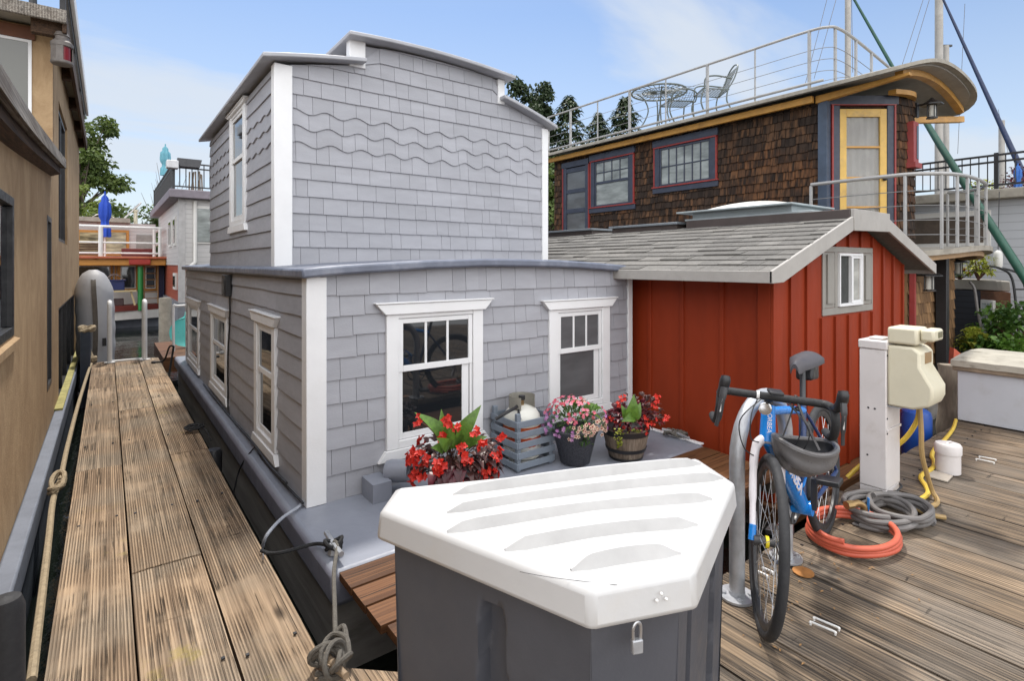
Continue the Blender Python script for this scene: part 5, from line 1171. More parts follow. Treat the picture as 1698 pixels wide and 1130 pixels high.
# left side: rope along the beige hull, post and fender
lr = [at(153, 540, d=8.7), at(143, 548, d=8.5), at(148, 575, d=8.1), at(154, 597, d=7.9), at(148, 612, Z=.0), at(130, 670, Z=-.02), at(112, 740, Z=-.03), at(100, 795, Z=-.05), at(88, 830, Z=-.04), at(80, 900, Z=-.06), at(68, 1000, Z=-.05), at(52, 1130, Z=-.02)]
cord('rope', M['tanrope'], lr, .0165, 'long tan rope slung along the beige houseboat beside the pier', 'rope', 8)
mb = MB(); kq = at(96, 800, Z=-.03)
for k in range(4): mb.tube([kq + V3(.035 * math.cos(a), .10 * math.sin(a) - .14 * (k > 1), .01 + .03 * math.sin(a + k)) for a in [j * math.pi / 7 for j in range(14)]], .014, 7, True)
mb.build('rope', M['tanrope'], label='tan knot tying the long rope to the beige hull', cat='rope')
kq = at(152, 600, Z=.03); mb = MB()
for k in range(3): mb.tube([kq + V3(.05 * math.cos(a), .08 * math.sin(a), .02 + .02 * k) for a in [j * math.pi / 7 for j in range(14)]], .018, 7, True)
mb.build('rope', M['tanrope'], label='tan rope turned round the far left corner of the pier', cat='rope')
pp = at(143, 600, Z=-.2); mb = MB(); mb.box((-.30, 9.55, -.8), (-.19, 10.4, .50)); mb.build('mooring_post', mat('blue_black_post', (.035, .045, .065), .7, .3), label='dark blue post at the far left corner of the pier with rope over it', cat='post')
kq = V3(-.23, 9.75, .52); mb = MB()
for k in range(4): mb.tube([kq + V3(.085 * math.cos(a), (.12 + .03 * k) * math.sin(a), .01 + .025 * math.sin(a * 2 + k)) for a in [j * math.pi / 7 for j in range(14)]], .022, 7, True)
mb.build('rope', M['tanrope'], label='tan rope looped over the top of the dark blue post', cat='rope')
fp = at(8, 1000, d=1.72); mb = MB(); mb.lathe([(.0, -.95), (.045, -.93), (.05, -.9), (.05, -.02), (.04, .012), (.0, .02)], fp, 20); mb.build('fender', M['rubber'], label='black rubber fender hanging against the beige hull at the lower left', cat='fender')

rg = random.Random(77); mb = MB()
for i in range(90):
    p = Vector((rg.uniform(1.95, 3.0), 1.36 - abs(rg.gauss(0, .22)), .006)); a = rg.random() * 6.28
    if p.x < 2.1 and p.y > 1.2: continue
    s_ = rg.uniform(.004, .013); mb.poly(p + V3(s_ * math.cos(a), s_ * math.sin(a), 0), p + V3(-.4 * s_ * math.sin(a), .4 * s_ * math.cos(a), .002), p + V3(-s_ * math.cos(a), -s_ * math.sin(a), .001), p + V3(.4 * s_ * math.sin(a), -.4 * s_ * math.cos(a), .003))
mb.build('leaf_litter', mat('dry_leaf_litter', (.27, .15, .06), .9, .4, 30), kind='stuff', label='dry leaf scraps scattered on the dock round the bicycle rack', cat='litter', clean=False, flat=True)
# ---------------------------------------------------------------- planters on the grey deck
def leafmat(name, c1, c2, rough=.45, trans=.25):
    t = NT(name); col = t.mix(t.island(), c1, c2); n = t.noise(t.coord(), 38, 4, .7); col = t.gain(col, t.rng(n, .3, .7, .62, 1.32, False))
    t.fin(col, rough, 0, .4); b2 = t.new('ShaderNodeBsdfTranslucent'); t.set(b2.inputs[0], col); mxs = t.new('ShaderNodeMixShader'); mxs.inputs[0].default_value = trans
    t.l.new(t.b.outputs[0], mxs.inputs[1]); t.l.new(b2.outputs[0], mxs.inputs[2]); t.l.new(mxs.outputs[0], t.out.inputs[0]); return t.m
M['canna'] = leafmat('bright_green_canna_leaf', (.075, .17, .022), (.14, .25, .045), .35, .3)
M['burg'] = leafmat('burgundy_leaf', (.05, .010, .014), (.13, .018, .03), .35, .15)
M['bronze'] = leafmat('dark_bronze_leaf', (.045, .022, .022), (.09, .035, .03), .35, .15)
M['lime'] = leafmat('lime_trailing_leaf', (.25, .30, .03), (.36, .36, .06), .5, .3)
M['green'] = leafmat('mid_green_leaf', (.04, .10, .02), (.09, .17, .035), .45, .25)
M['redpetal'] = leafmat('red_petal', (.52, .012, .012), (.68, .05, .03), .5, .2)
M['pinkpetal'] = leafmat('pink_petal', (.55, .06, .09), (.66, .22, .30), .5, .2)
M['violet'] = leafmat('violet_petal', (.42, .16, .42), (.60, .34, .55), .5, .2)
M['peach'] = leafmat('cream_petal', (.66, .48, .36), (.72, .56, .44), .5, .2)
M['darkred'] = leafmat('maroon_flower_centre', (.22, .02, .03), (.30, .03, .04), .5, .1)
M['soil'] = mat('dark_potting_soil', (.03, .022, .016), .95, .4, 40)
M['stemcol'] = mat('red_brown_stem', (.10, .04, .025), .6, .3)
def leaf(mb, b, d, L_, W, up=(0, 0, 1), droop=.3, nl=4, fold=.25, tip=1.0):
    b = Vector(b); d = Vector(d).normalized(); up = Vector(up); s = d.cross(up)
    if s.length < .05: s = d.cross(Vector((1, .3, 0)))
    s.normalize(); n = s.cross(d).normalized(); vs = []
    for i in range(nl + 1):
        t_ = i / nl; w_ = W * .5 * (math.sin(math.pi * min(1, .06 + t_ * .94) ** .75) if tip else 1) + .0006
        p = b + d * (L_ * t_) + n * (L_ * (.18 * math.sin(t_ * math.pi) )) + Vector((0, 0, -droop * L_ * t_ * t_))
        vs += [p + s * w_ + n * (fold * w_), p, p - s * w_ + n * (fold * w_)]
    fs = []
    for i in range(nl): a = 3 * i; fs += [(a, a + 3, a + 4, a + 1), (a + 1, a + 4, a + 5, a + 2)]
    mb.add(vs, fs)
def blossom(mb, c, r, n, nrm, cup=.4, rg=random):
    nrm = Vector(nrm).normalized(); a = nrm.orthogonal().normalized(); b = nrm.cross(a); ph = rg.random() * 6
    vs = [Vector(c)]; m_ = n * 4
    for k in range(m_):
        th = ph + 2 * math.pi * k / m_; q_ = r * (.78 + .22 * math.cos(k / 4 * 2 * math.pi))
        vs.append(Vector(c) + (a * math.cos(th) + b * math.sin(th)) * q_ + nrm * (r * cup * (.8 + .4 * rg.random())))
    mb.add(vs, [(0, 1 + k, 1 + (k + 1) % m_) for k in range(m_)])
def rdir(rg, zmin=-.2, zmax=1):
    a = rg.random() * 6.283; z = rg.uniform(zmin, zmax); r_ = math.sqrt(max(0, 1 - min(1, z * z))); return Vector((r_ * math.cos(a), r_ * math.sin(a), z))
def pnt(c, d, r): return Vector(c) + Vector((d.x * r[0], d.y * r[1], d.z * r[2]))
toC = Vector((-.62, -.78, 0))
# 1: mixed red begonias and canna, nearest the camera
c1 = Vector((1.67, 2.80, 0)); rg = random.Random(2)
p1 = thing('flower_planter', 'leftmost planter, overflowing with red begonias, burgundy leaves and broad green canna leaves', 'planter', c1)
mb = MB(); mb.lathe([(.0, 0.004), (.105, .004), (.115, .02), (.150, .19), (.162, .195), (.162, .215), (.148, .217), (.140, .18), (.0, .18)], c1, 32); pot = mb.build('pot', mat('dark_grey_glazed_pot', (.05, .052, .06), .35, .2, 8), p1)
mb = MB(); mb.tube(catmull([c1 + V3(.155, -.02, .20), c1 + V3(.20, -.02, .21), c1 + V3(.215, -.02, .15), c1 + V3(.19, -.02, .07), c1 + V3(.13, -.02, .05)], 5), .010, 7); mb.build('handle', M['black'], pot)
camn = Vector((-.5, -.8, .35)).normalized()
for (xa, ya, da), (xb, yb, db_), W, dr_ in (((742, 742, 3.2), (685, 682, 3.14), .085, .05), ((748, 745, 3.2), (732, 680, 3.22), .075, -.02), ((752, 740, 3.2), (798, 672, 3.2), .095, .0), ((760, 742, 3.2), (738, 690, 3.1), .085, .05), ((735, 745, 3.12), (712, 742, 3.02), .075, .25), ((745, 742, 3.1), (722, 725, 2.98), .08, .1), ((770, 740, 3.25), (812, 722, 3.2), .07, .2)):
    A_, B_ = at(xa, ya, d=da), at(xb, yb, d=db_); mb = MB(); dv = B_ - A_; ln = dv.length; leaf(mb, A_, dv + V3(0, 0, dr_ * ln), ln, W, camn + V3(rg.uniform(-.4, .4), 0, rg.uniform(0, .4)), dr_, 12, .22); mb.build('canna_leaf', M['canna'], p1, angle=80, clean=False)
mb = MB(); 
for i in range(190):
    d = rdir(rg, -.45, .55); rr_ = rg.uniform(.62, 1.0); p = pnt(c1 + V3(0, -.02, .28), d, (.24 * rr_, .20 * rr_, .17 * rr_)); leaf(mb, p, (d + rdir(rg) * .6 + V3(0, 0, -.3)), rg.uniform(.045, .085), rg.uniform(.03, .055), (0, 0, 1), .4, 3, .3)
for i in range(120):
    d = Vector((rg.uniform(-.75, .6), -.7, rg.uniform(-.55, .5))).normalized(); p = pnt(c1 + V3(0, -.02, .27), d, (.25, .21, .18)) ; leaf(mb, p, d + rdir(rg) * .7 + V3(0, 0, -.5), rg.uniform(.05, .085), rg.uniform(.035, .055), (0, 0, 1), .4, 3, .3)
mb.build('foliage', M['bronze'], p1, clean=False, angle=80)
mb = MB()
for i in range(60):
    d = Vector((-.55 + rg.uniform(-.28, .28), -.75 + rg.uniform(-.2, .2), rg.uniform(-.5, .25))); p = pnt(c1 + V3(0, -.02, .27), d.normalized(), (.25, .21, .18)); leaf(mb, p, d + V3(0, 0, -.6), rg.uniform(.06, .10), rg.uniform(.045, .07), (0, 0, 1), .4, 4, .25)
mb.build('coleus_foliage', M['burg'], p1, clean=False, angle=80)
for i in range(24):
    mb = MB(); d = rdir(rg, -.5, .5); 
    if d.dot(toC) < -.45: d.x, d.y = -d.x, -d.y
    cc_ = pnt(c1 + V3(0, -.02, .29), d, (.285, .235, .20))
    for j in range(rg.randint(4, 9)): blossom(mb, cc_ + rdir(rg, -1) * .026, rg.uniform(.015, .030), 4, d + rdir(rg) * .7, .5, rg)
    mb.build('flower_cluster', M['redpetal'], p1, clean=False, angle=80)
mb = MB()
for i in range(110):
    d = Vector((-.75 + rg.uniform(-.3, .2), -.5 + rg.uniform(-.35, .3), 0)).normalized(); t_ = rg.random(); p = c1 + d * (.13 + .07 * t_) + V3(0, 0, .22 - .15 * t_ * rg.random()); leaf(mb, p, rdir(rg), rg.uniform(.015, .026), .016, (0, 0, 1), .3, 2, .2)
for i in range(40):
    p = c1 + V3(.13 + rg.uniform(-.03, .03), -.10 + rg.uniform(-.03, .03), .22 - .06 * rg.random()); leaf(mb, p, rdir(rg), .02, .014, (0, 0, 1), .3, 2, .2)
mb.build('trailing_foliage', M['lime'], p1, clean=False, angle=80)
for px_, py_ in ((741, 699), (733, 722), (803, 741), (829, 727), (691, 697), (762, 742), (815, 764), (776, 768), (756, 712), (788, 716), (700, 770), (742, 775)):
    p = at(px_, py_, d=3.02 + .1 * rg.random()); mb = MB(); d = (toC + rdir(rg) * .6)
    for j in range(rg.randint(4, 8)): blossom(mb, p + rdir(rg, -1) * .024, rg.uniform(.014, .026), 4, d + rdir(rg) * .7, .5, rg)
    mb.build('flower_cluster', M['redpetal'], p1, clean=False, angle=80)
    mb = MB(); mb.tube(catmull([c1 + V3(0, 0, .24), (c1 + V3(0, 0, .3)).lerp(p, .6) + V3(0, 0, .02), p], 4), .003, 5); mb.build('stem', M['stemcol'], p1)
# 2: crate with the propane cylinder
M['crate'] = mat('blue_grey_crate_paint', (.175, .205, .245), .6, .12, 8, .3, 50, dirt=(.1, .11, .12), dirt_amt=.4, dscale=8)
cr = thing('crate', 'blue grey slatted wooden crate holding the propane cylinder', 'crate', (2.43, 3.12, 0))
x0, x1, y0, y1 = 2.27, 2.595, 2.965, 3.275
for x in (x0 + .016, x1 - .016):
    for y in (y0 + .016, y1 - .016):
        mb = MB(); mb.box((x - .016, y - .016, .003), (x + .016, y + .016, .405)); mb.build('corner_post', M['crate'], cr, bevel=.003)
for k in range(5):
    z = .02 + .072 * k
    for a, b in (((x0, y0 - .012, z), (x1, y0 - .001, z + .045)), ((x0 - .012, y0 - .012, z), (x0 - .001, y1, z + .045)), ((x1 + .001, y0 - .012, z), (x1 + .012, y1, z + .045)), ((x0, y1 + .001, z), (x1, y1 + .012, z + .045))):
        mb = MB(); mb.box(a, b); mb.build('slat', M['crate'], cr, bevel=.003)
pt = thing('propane_cylinder', 'cream propane cylinder with brass valve sitting in the slatted crate', 'gas cylinder', (2.43, 3.12, .01)); c = Vector(pt.location)
mb = MB(); mb.lathe([(.10, 0), (.105, .03), (.132, .05), (.138, .10), (.138, .30), (.13, .345), (.10, .385), (.05, .405), (.0, .41)], c, 32); mb.build('tank', mat('cream_tank_paint', (.62, .61, .55), .35, .05, 5), pt)
mb = MB(); mb.slab(lambda u, v: c + V3(.095 * math.cos(-.9 + 4.9 * u), .095 * math.sin(-.9 + 4.9 * u), .385 + .095 * v), 26, 2, (0, 0, -.001))
for i in range(26): pass
mb.build('collar', mat('warm_grey_collar', (.42, .40, .35), .45, .1), pt)
mb = MB(); mb.tube([c + V3(0, 0, .40), c + V3(0, 0, .445)], .016, 10); mb.tube([c + V3(-.01, -.01, .43), c + V3(-.075, -.045, .42)], .013, 10); mb.build('valve', M['brass'], pt)
mb = MB(); mb.tube([c + V3(0, 0, .446), c + V3(0, 0, .475)], .024, 12); mb.tube(catmull([c + V3(-.07, -.04, .42), c + V3(-.11, -.06, .412), c + V3(-.2, -.08, .40), c + V3(-.27, -.05, .36)], 5), .012, 8); mb.tube(catmull([c + V3(-.06, -.04, .41), c + V3(-.085, -.075, .37), c + V3(-.10, -.09, .35)], 4), .010, 8); mb.ball(c + V3(-.10, -.09, .342), .02, 10, 7); mb.build('regulator', M['black'], pt)
mb = MB(); mb.lathe([(.1386, .11), (.1386, .275)], c, 32); mb.mi = 0
lab = mb.build('label_band', None or M['whitemetal'], pt)
t = NT('orange_white_cylinder_label'); c_ = t.coord(); sp_ = t.new('ShaderNodeSeparateXYZ'); t.l.new(c_, sp_.inputs[0])
nz = t.noise(t.coord((25, 25, 40)), 1.0, 2); zed = t.math('ADD', sp_.outputs[2], t.math('MULTIPLY', nz, .03))
col = t.mix(t.rng(zed, .150, .153), (.66, .66, .63), (.55, .09, .03)); col = t.mix(t.rng(zed, .215, .218), col, (.66, .66, .63)); col = t.mix(t.rng(zed, .255, .258), col, (.5, .10, .03)); lab.data.materials[0] = t.fin(col, .4)
# 3: dark pot of pink calibrachoa
c2 = Vector((2.735, 2.88, 0)); rg = random.Random(6)
p2 = thing('flower_planter', 'dark grey textured pot of pink and cream flowers beside the crate', 'planter', c2)
t = NT('dark_textured_pot'); vv = t.new('ShaderNodeTexVoronoi'); vv.inputs['Scale'].default_value = 95; t.l.new(t.coord((1, 1, 1)), vv.inputs['Vector']); t.bump(vv.outputs['Distance'], .6, .004); t.fin(t.mix(t.rng(vv.outputs['Distance'], .2, .6), (.022, .023, .028), (.055, .056, .066)), .4)
mb = MB(); mb.lathe([(.0, .003), (.098, .003), (.108, .012), (.158, .215), (.170, .235), (.176, .25), (.170, .258), (.155, .255), (.15, .22), (.0, .22)], c2, 40); mb.build('pot', t.m, p2)
mb = MB()
for i in range(420):
    d = rdir(rg, -.3, 1); rr_ = rg.uniform(.4, 1); p = pnt(c2 + V3(0, 0, .29), d, (.225 * rr_, .21 * rr_, .17 * rr_)); leaf(mb, p, d + rdir(rg) * .8, rg.uniform(.03, .055), rg.uniform(.010, .018), (0, 0, 1), .3, 2, .2)
for i in range(30):
    p = c2 + V3(-.05 + rg.uniform(-.04, .04), -.16 + rg.uniform(-.02, .02), .25 - .08 * rg.random()); leaf(mb, p, rdir(rg), .035, .013, (0, 0, 1), .3, 2, .2)
mb.build('foliage', M['green'], p2, clean=False, angle=80)
mb = MB(); leaf(mb, c2 + V3(.06, -.02, .36), (.55, -.25, .25), .17, .07, (-.2, -.6, .7), .3, 8, .3); leaf(mb, c2 + V3(.01, .02, .38), (-.1, .1, 1), .12, .05, (-.2, -.6, .7), .1, 8, .3); leaf(mb, c2 + V3(.06, -.05, .33), (.3, -.5, .1), .13, .06, (0, 0, 1), .3, 8, .3); mb.build('canna_leaf', M['canna'], p2, clean=False, angle=80)
for nm, mt, cnt, reg, rad in (('flowers', 'pinkpetal', 72, lambda d: (-.9 < d.x < .1 and d.z > .25) or (d.x > .35 and d.z > -.1 and d.z < .55), (.011, .019)), ('violet_flowers', 'violet', 46, lambda d: abs(d.x) > .55 and d.z < .5, (.012, .018)), ('cream_flowers', 'peach', 46, lambda d: d.dot(toC) > .35 and d.z < .35 and d.x > -.75, (.013, .019))):
    mb = MB(); m2 = MB(); i = 0; tries = 0
    while i < cnt and tries < 6000:
        tries += 1; d = rdir(rg, -.3, 1)
        if d.dot(toC) < -.3 or not reg(d): continue
        p = pnt(c2 + V3(0, 0, .29), d, (.245, .225, .195)); nn_ = d + rdir(rg) * .5 + toC * .4; r_ = rg.uniform(*rad); blossom(mb, p, r_, 5, nn_, .25, rg); i += 1
        if mt == 'peach': blossom(m2, p + nn_.normalized() * .0045, r_ * .42, 5, nn_, .2, rg)
    mb.build(nm, M[mt], p2, clean=False, angle=80, kind='stuff')
    if mt == 'peach': m2.build('flower_centres', M['darkred'], p2, clean=False, angle=80, kind='stuff')
mb = MB()
for k in range(5): a = k * 1.256; leaf(mb, c2 + V3(.03, -.03, .42), (.5 * math.cos(a) - .25, .5 * math.sin(a) - .35, .75), .085, .042, (0, 0, 1), .35, 4, .3)
mb.build('lily_flower', leafmat('salmon_petal', (.62, .20, .15), (.70, .30, .24)), p2, clean=False, angle=80)
# 4: half barrel with bronze begonias
c3 = Vector((3.115, 2.73, 0)); rg = random.Random(9)
p3 = thing('flower_planter', 'small half barrel planter with black hoops, dark red leaves and one upright green leaf', 'planter', c3)
t = NT('grey_brown_barrel_staves'); cc_ = t.coord(); at2 = t.new('ShaderNodeSeparateXYZ'); t.l.new(cc_, at2.inputs[0]); ang = t.math('ARCTAN2', at2.outputs[1], at2.outputs[0]); seg = t.math('MULTIPLY', ang, 22 / 6.2832); fr_ = t.math('FRACT', seg); fl = t.math('FLOOR', seg)
wn_ = t.new('ShaderNodeTexWhiteNoise', noise_dimensions='1D'); t.l.new(fl, wn_.inputs['W']); gr = t.noise(t.coord((60, 60, 5)), 1.0, 5)
col = t.mix(wn_.outputs['Value'], (.16, .115, .08), (.27, .215, .165)); col = t.mix(t.rng(gr, .35, .65), t.gain(col, .6), col); col = t.mix(t.rng(fr_, .0, .07, 1, 0), col, (.03, .02, .015)); t.bump(gr, .3, .004)
mb = MB(); mb.lathe([(.0, .003), (.118, .003), (.122, .01), (.145, .08), (.163, .16), (.172, .215), (.172, .23), (.155, .23), (.15, .19), (.0, .19)], c3, 44); pot = mb.build('pot', t.fin(col, .75), p3)
for z0, z1, ra, rb in ((.188, .226, .170, .1765), (.066, .092, .144, .152), (.005, .022, .122, .128)):
    mb = MB(); mb.lathe([(ra - .004, z0), (ra + .002, z0), (rb + .002, z1), (rb - .004, z1)], c3, 44); mb.build('hoop', M['black'], pot)
mb = MB()
for i in range(230):
    d = rdir(rg, -.15, .9); sx = .30 if d.x > 0 else .2; rr_ = rg.uniform(.5, 1); p = pnt(c3 + V3(.02, 0, .26), d, (sx * rr_, .17 * rr_, .15 * rr_)); leaf(mb, p, d + rdir(rg) * .7, rg.uniform(.035, .07), rg.uniform(.025, .045), (0, 0, 1), .35, 3, .3)
mb.build('foliage', M['burg'], p3, clean=False, angle=80)
mb = MB(); 
for i in range(60):
    d = rdir(rg, -.1, .9); d.x = abs(d.x); p = pnt(c3 + V3(.05, 0, .27), d, (.30, .16, .18)); leaf(mb, p, d + rdir(rg) * .6, rg.uniform(.04, .06), rg.uniform(.025, .04), (0, 0, 1), .3, 3, .3)
mb.build('foliage', M['bronze'], p3, clean=False, angle=80)
for (xa, ya), (xb, yb), W, dd_ in (((1042, 700), (1051, 654), .095, 3.88), ((1046, 700), (1062, 668), .075, 3.92), ((1040, 698), (1030, 672), .06, 3.9), ((1050, 690), (1030, 700), .07, 3.78)):
    A_, B_ = at(xa, ya, d=3.9), at(xb, yb, d=dd_); mb = MB(); dv = B_ - A_; leaf(mb, A_, dv, dv.length, W, camn, .0, 10, .25); mb.build('canna_leaf', M['canna'], p3, clean=False, angle=80)
for px_, py_, n_ in ((1033, 662, 4), (1027, 668, 3), (1090, 662, 7), (1087, 672, 5), (1104, 693, 5), (1016, 690, 2), (1070, 695, 3), (1072, 705, 4), (1060, 712, 2), (1018, 702, 3), (1033, 705, 4), (1085, 700, 3), (1074, 716, 3)):
    p = at(px_, py_, d=3.93); mb = MB()
    for j in range(n_): blossom(mb, p + rdir(rg, -1) * .022, rg.uniform(.012, .02), 4, toC + rdir(rg) * .9, .5, rg)
    mb.build('flower_cluster', M['redpetal'], p3, clean=False, angle=80)
mb = MB()
for a, b in (((3.17, 2.72, .26), at(1090, 668, d=3.93)), ((3.1, 2.72, .26), at(1031, 666, d=3.93)), ((3.2, 2.7, .27), at(1103, 694, d=3.93))): mb.tube(catmull([Vector(a), Vector(a).lerp(b, .5) + V3(0, 0, .03), b], 5), .0035, 5)
mb.build('stem', M['stemcol'], p3)
mb = MB()
for i in range(60):
    t_ = rg.random(); p = at(1026 + rg.uniform(-7, 10) * (1 - .6 * t_), 710 + 36 * t_, d=3.86); leaf(mb, p, rdir(rg), rg.uniform(.014, .022), .016, (0, 0, 1), .2, 2, .2)
for i in range(16): p = at(1040 + 22 * rg.random(), 712 + 7 * rg.random(), d=3.86); leaf(mb, p, rdir(rg), .02, .014, (0, 0, 1), .2, 2, .2)
mb.build('trailing_foliage', M['lime'], p3, clean=False, angle=80)
# ---------------------------------------------------------------- far side, seen between the houseboats
M['clap'] = None
t = NT('white_clapboard'); sp_ = t.new('ShaderNodeSeparateXYZ'); t.l.new(t.coord(), sp_.inputs[0]); fz = t.math('FRACT', t.math('MULTIPLY', sp_.outputs[2], 1 / .125)); t.bump(fz, .8, .03)
M['clap'] = t.fin(t.mix(t.rng(fz, .0, .10, 1, 0), (.60, .59, .58), (.30, .29, .29)), .55)
t = NT('red_clapboard'); sp_ = t.new('ShaderNodeSeparateXYZ'); t.l.new(t.coord(), sp_.inputs[0]); fz = t.math('FRACT', t.math('MULTIPLY', sp_.outputs[2], 1 / .125)); t.bump(fz, .8, .03)
M['redclap'] = t.fin(t.mix(t.rng(fz, .0, .12, 1, 0), (.34, .075, .04), (.12, .025, .015)), .6)
M['bluewhite'] = t = NT('pale_blue_clapboard'); sp_ = t.new('ShaderNodeSeparateXYZ'); t.l.new(t.coord(), sp_.inputs[0]); fz = t.math('FRACT', t.math('MULTIPLY', sp_.outputs[2], 1 / .15)); t.bump(fz, .8, .03)
M['bluewhite'] = t.fin(t.mix(t.rng(fz, .0, .10, 1, 0), (.46, .48, .51), (.22, .23, .25)), .55)
M['whitepaint'] = mat('old_white_paint', (.64, .63, .60), .5, .08, 3, dirt=(.4, .36, .3), dirt_amt=.3)
M['orange'] = mat('orange_trim_paint', (.50, .22, .04), .5, .1, 4)
M['terra'] = mat('terracotta_paint', (.36, .09, .035), .55, .15, 4)
M['greenpaint'] = mat('green_post_paint', (.02, .20, .045), .45, .12, 5)
FY = 21.0
fb = thing('houseboat', 'white and orange two deck houseboat far down the water between the houses', 'houseboat', (-1.5, 22, -.55))
def fx(x, y, Y=FY): return at(x, y, Y=Y)
def frect(mb, xa, ya, xb, yb, Y=FY, dep=.05):
    a = fx(xa, yb, Y); b = fx(xb, ya, Y); mb.box((a.x, Y, a.z), (b.x, Y + dep, b.z)); return mb
XL = -5.0
r1 = fx(264, 500).x
mb = MB(); mb.box((XL, FY + .12, .15), (r1, FY + 5, 1.45)); mb.build('wall', M['whitepaint'], fb)
mb = MB(); mb.slab(lambda u, v: (XL + (fx(272, 505).x - XL) * u, FY - .9 + 6 * v + (.6 * max(0, u - .8) / .2 if v == 0 else 0), .17), 20, 2, (0, 0, -.16)); mb.build('deck', mat('dark_red_deck', (.16, .03, .022), .6), fb)
mb = MB(); mb.slab(lambda u, v: (XL + (fx(270, 515).x - XL) * u, FY - .85 + .5 * max(0, u - .8) / .2 * (1 - v) + 5.8 * v, .005), 20, 1, (0, 0, -.26)); mb.build('hull', M['whitepaint'], fb)
mb = MB(); mb.box((XL, FY - .2, -.75), (fx(262, 520).x, FY + 5, -.26)); mb.build('hull', M['hullpaint'], fb)
for xa, xb in ((120, 187), (196, 229), (237, 262)):
    m1_ = MB(); frect(m1_, xa, 438, xb, 483, FY + .06, .05); f = m1_.build('window', M['orange'], fb, bevel=.01)
    m1_ = MB(); frect(m1_, xa + 4, 441, xb - 4, 479, FY + .035, .024); m1_.build('frame', M['whitepaint'], f)
    m1_ = MB(); frect(m1_, xa + 6, 443, xb - 6, 477, FY + .015, .019); m1_.build('pane', M['glass'], f)
for xa in (190, 194): m1_ = MB(); frect(m1_, xa, 438, xa + 3, 483, FY + .08, .04); m1_.build('trim', M['orange'], fb)
a = fx(272, 428); mb = MB(); mb.box((XL, FY - .75, 1.40), (a.x, FY + 5, 1.60)); mb.build('fascia', M['orange'], fb, bevel=.02)
mb = MB(); mb.box((XL, FY - .85, 1.601), (a.x + .05, FY + 5.2, 1.68)); mb.build('upper_deck', M['terra'], fb, bevel=.02)
m1_ = MB(); p_, q_ = fx(233, 515, FY - .6), fx(233, 442, FY - .6); m1_.tube([p_, q_], .075, 12); m1_.build('post', M['greenpaint'], fb)
m1_ = MB(); m1_.cbox(fx(232, 434, FY - .78), (.55, .1, .2)); m1_.build('bracket', mat('red_bracket', (.33, .03, .02), .5), fb, bevel=.02)
ldr = MB()
for i in range(6): z = .35 + .2 * i; ldr.rod((fx(239, 480, FY - .3).x, FY - .3, z), (fx(262, 480, FY - .3).x, FY - .3, z), .015, 6)
for x in (239, 262): ldr.rod((fx(x, 480, FY - .3).x, FY - .3, .18), (fx(x, 480, FY - .3).x, FY - .3, 1.42), .02, 6)
ldr.build('ladder', mat('varnished_ladder', (.33, .19, .08), .5), fb)
m1_ = MB(); m1_.box((fx(263, 480).x, FY - .1, .17), (fx(272, 480).x, FY + .05, 1.40)); m1_.build('panel', mat('navy_panel', (.012, .016, .06), .5), fb)
# upper cabin
mb = MB(); mb.box((XL, FY + 2.0, 1.68), (fx(258, 400, FY + 2).x, FY + 5, 2.86)); mb.build('wall', M['clap'], fb)
for xa, xb in ((128, 170), (172, 214)):
    m1_ = MB(); frect(m1_, xa, 382, xb, 424, FY + 1.95, .04); f = m1_.build('window', M['orange'], fb); m1_ = MB(); frect(m1_, xa + 4, 386, xb - 5, 420, FY + 1.92, .02); m1_.build('pane', glass('warm_reflecting_glass', (.30, .26, .15), .1, 1.5, .7), f)
m1_ = MB(); frect(m1_, 226, 390, 252, 424, FY + 1.95, .04); m1_.build('hatch', mat('grey_hatch', (.28, .27, .25), .6), fb)
mb = MB(); mb.box((XL, FY + 1.7, 2.87), (fx(216, 375, FY + 1.7).x, FY + 5.2, 3.02)); mb.build('roof', M['roofedge'], fb)
rl = thing('railing', 'white pipe railing on the upper deck of the far orange trimmed houseboat', 'railing', (-.5, FY - .7, 1.68))
for z in (2.58, 2.10, 1.78): m1_ = MB(); m1_.tube([(XL, FY - .7, z), (fx(267, 400, FY - .7).x, FY - .7, z), (fx(267, 400, FY - .7).x, FY + 4, z)], .045 if z > 2.5 else .03, 6); m1_.build('rail', M['whitemetal'], rl)
for x in (167, 265, 258): m1_ = MB(); m1_.rod((fx(x, 400, FY - .7).x, FY - .7 + (.6 if x == 258 else 0), 1.68), (fx(x, 400, FY - .7).x, FY - .7 + (.6 if x == 258 else 0), 2.58), .06 if x == 167 else .045, 8); m1_.build('post', M['whitemetal'], rl)
bn = thing('bench', 'small pale wooden bench on the deck of the far orange trimmed houseboat', 'bench', (fx(198, 515).x, FY - .55, .17)); b0 = Vector(bn.location); M['palewood'] = mat('pale_bench_wood', (.50, .40, .22), .6)
mb = MB(); mb.cbox(b0 + V3(0, 0, .45), (.85, .35, .05)); mb.build('seat', M['palewood'], bn)
for sx in (-1, 1): m1_ = MB(); m1_.beam(b0 + V3(.28 * sx, 0, .43), b0 + V3(.38 * sx, 0, 0), .05, .2, (0, 1, 0)); m1_.build('leg', M['palewood'], bn)
tbp = b0 + V3(-.1, 0, .476); mb = MB(); mb.prism([tbp + V3(-.22, -.15, 0), tbp + V3(.22, -.15, 0), tbp + V3(.22, .15, 0), tbp + V3(-.22, .15, 0)], (0, 0, .30)); mb.cbox(tbp + V3(0, 0, .30), (.52, .36, .04)); mb.build('storage_tub', mat('dark_blue_tub', (.015, .025, .10), .4), label='dark blue storage tub on the pale bench of the far houseboat', cat='tub', bevel=.02)
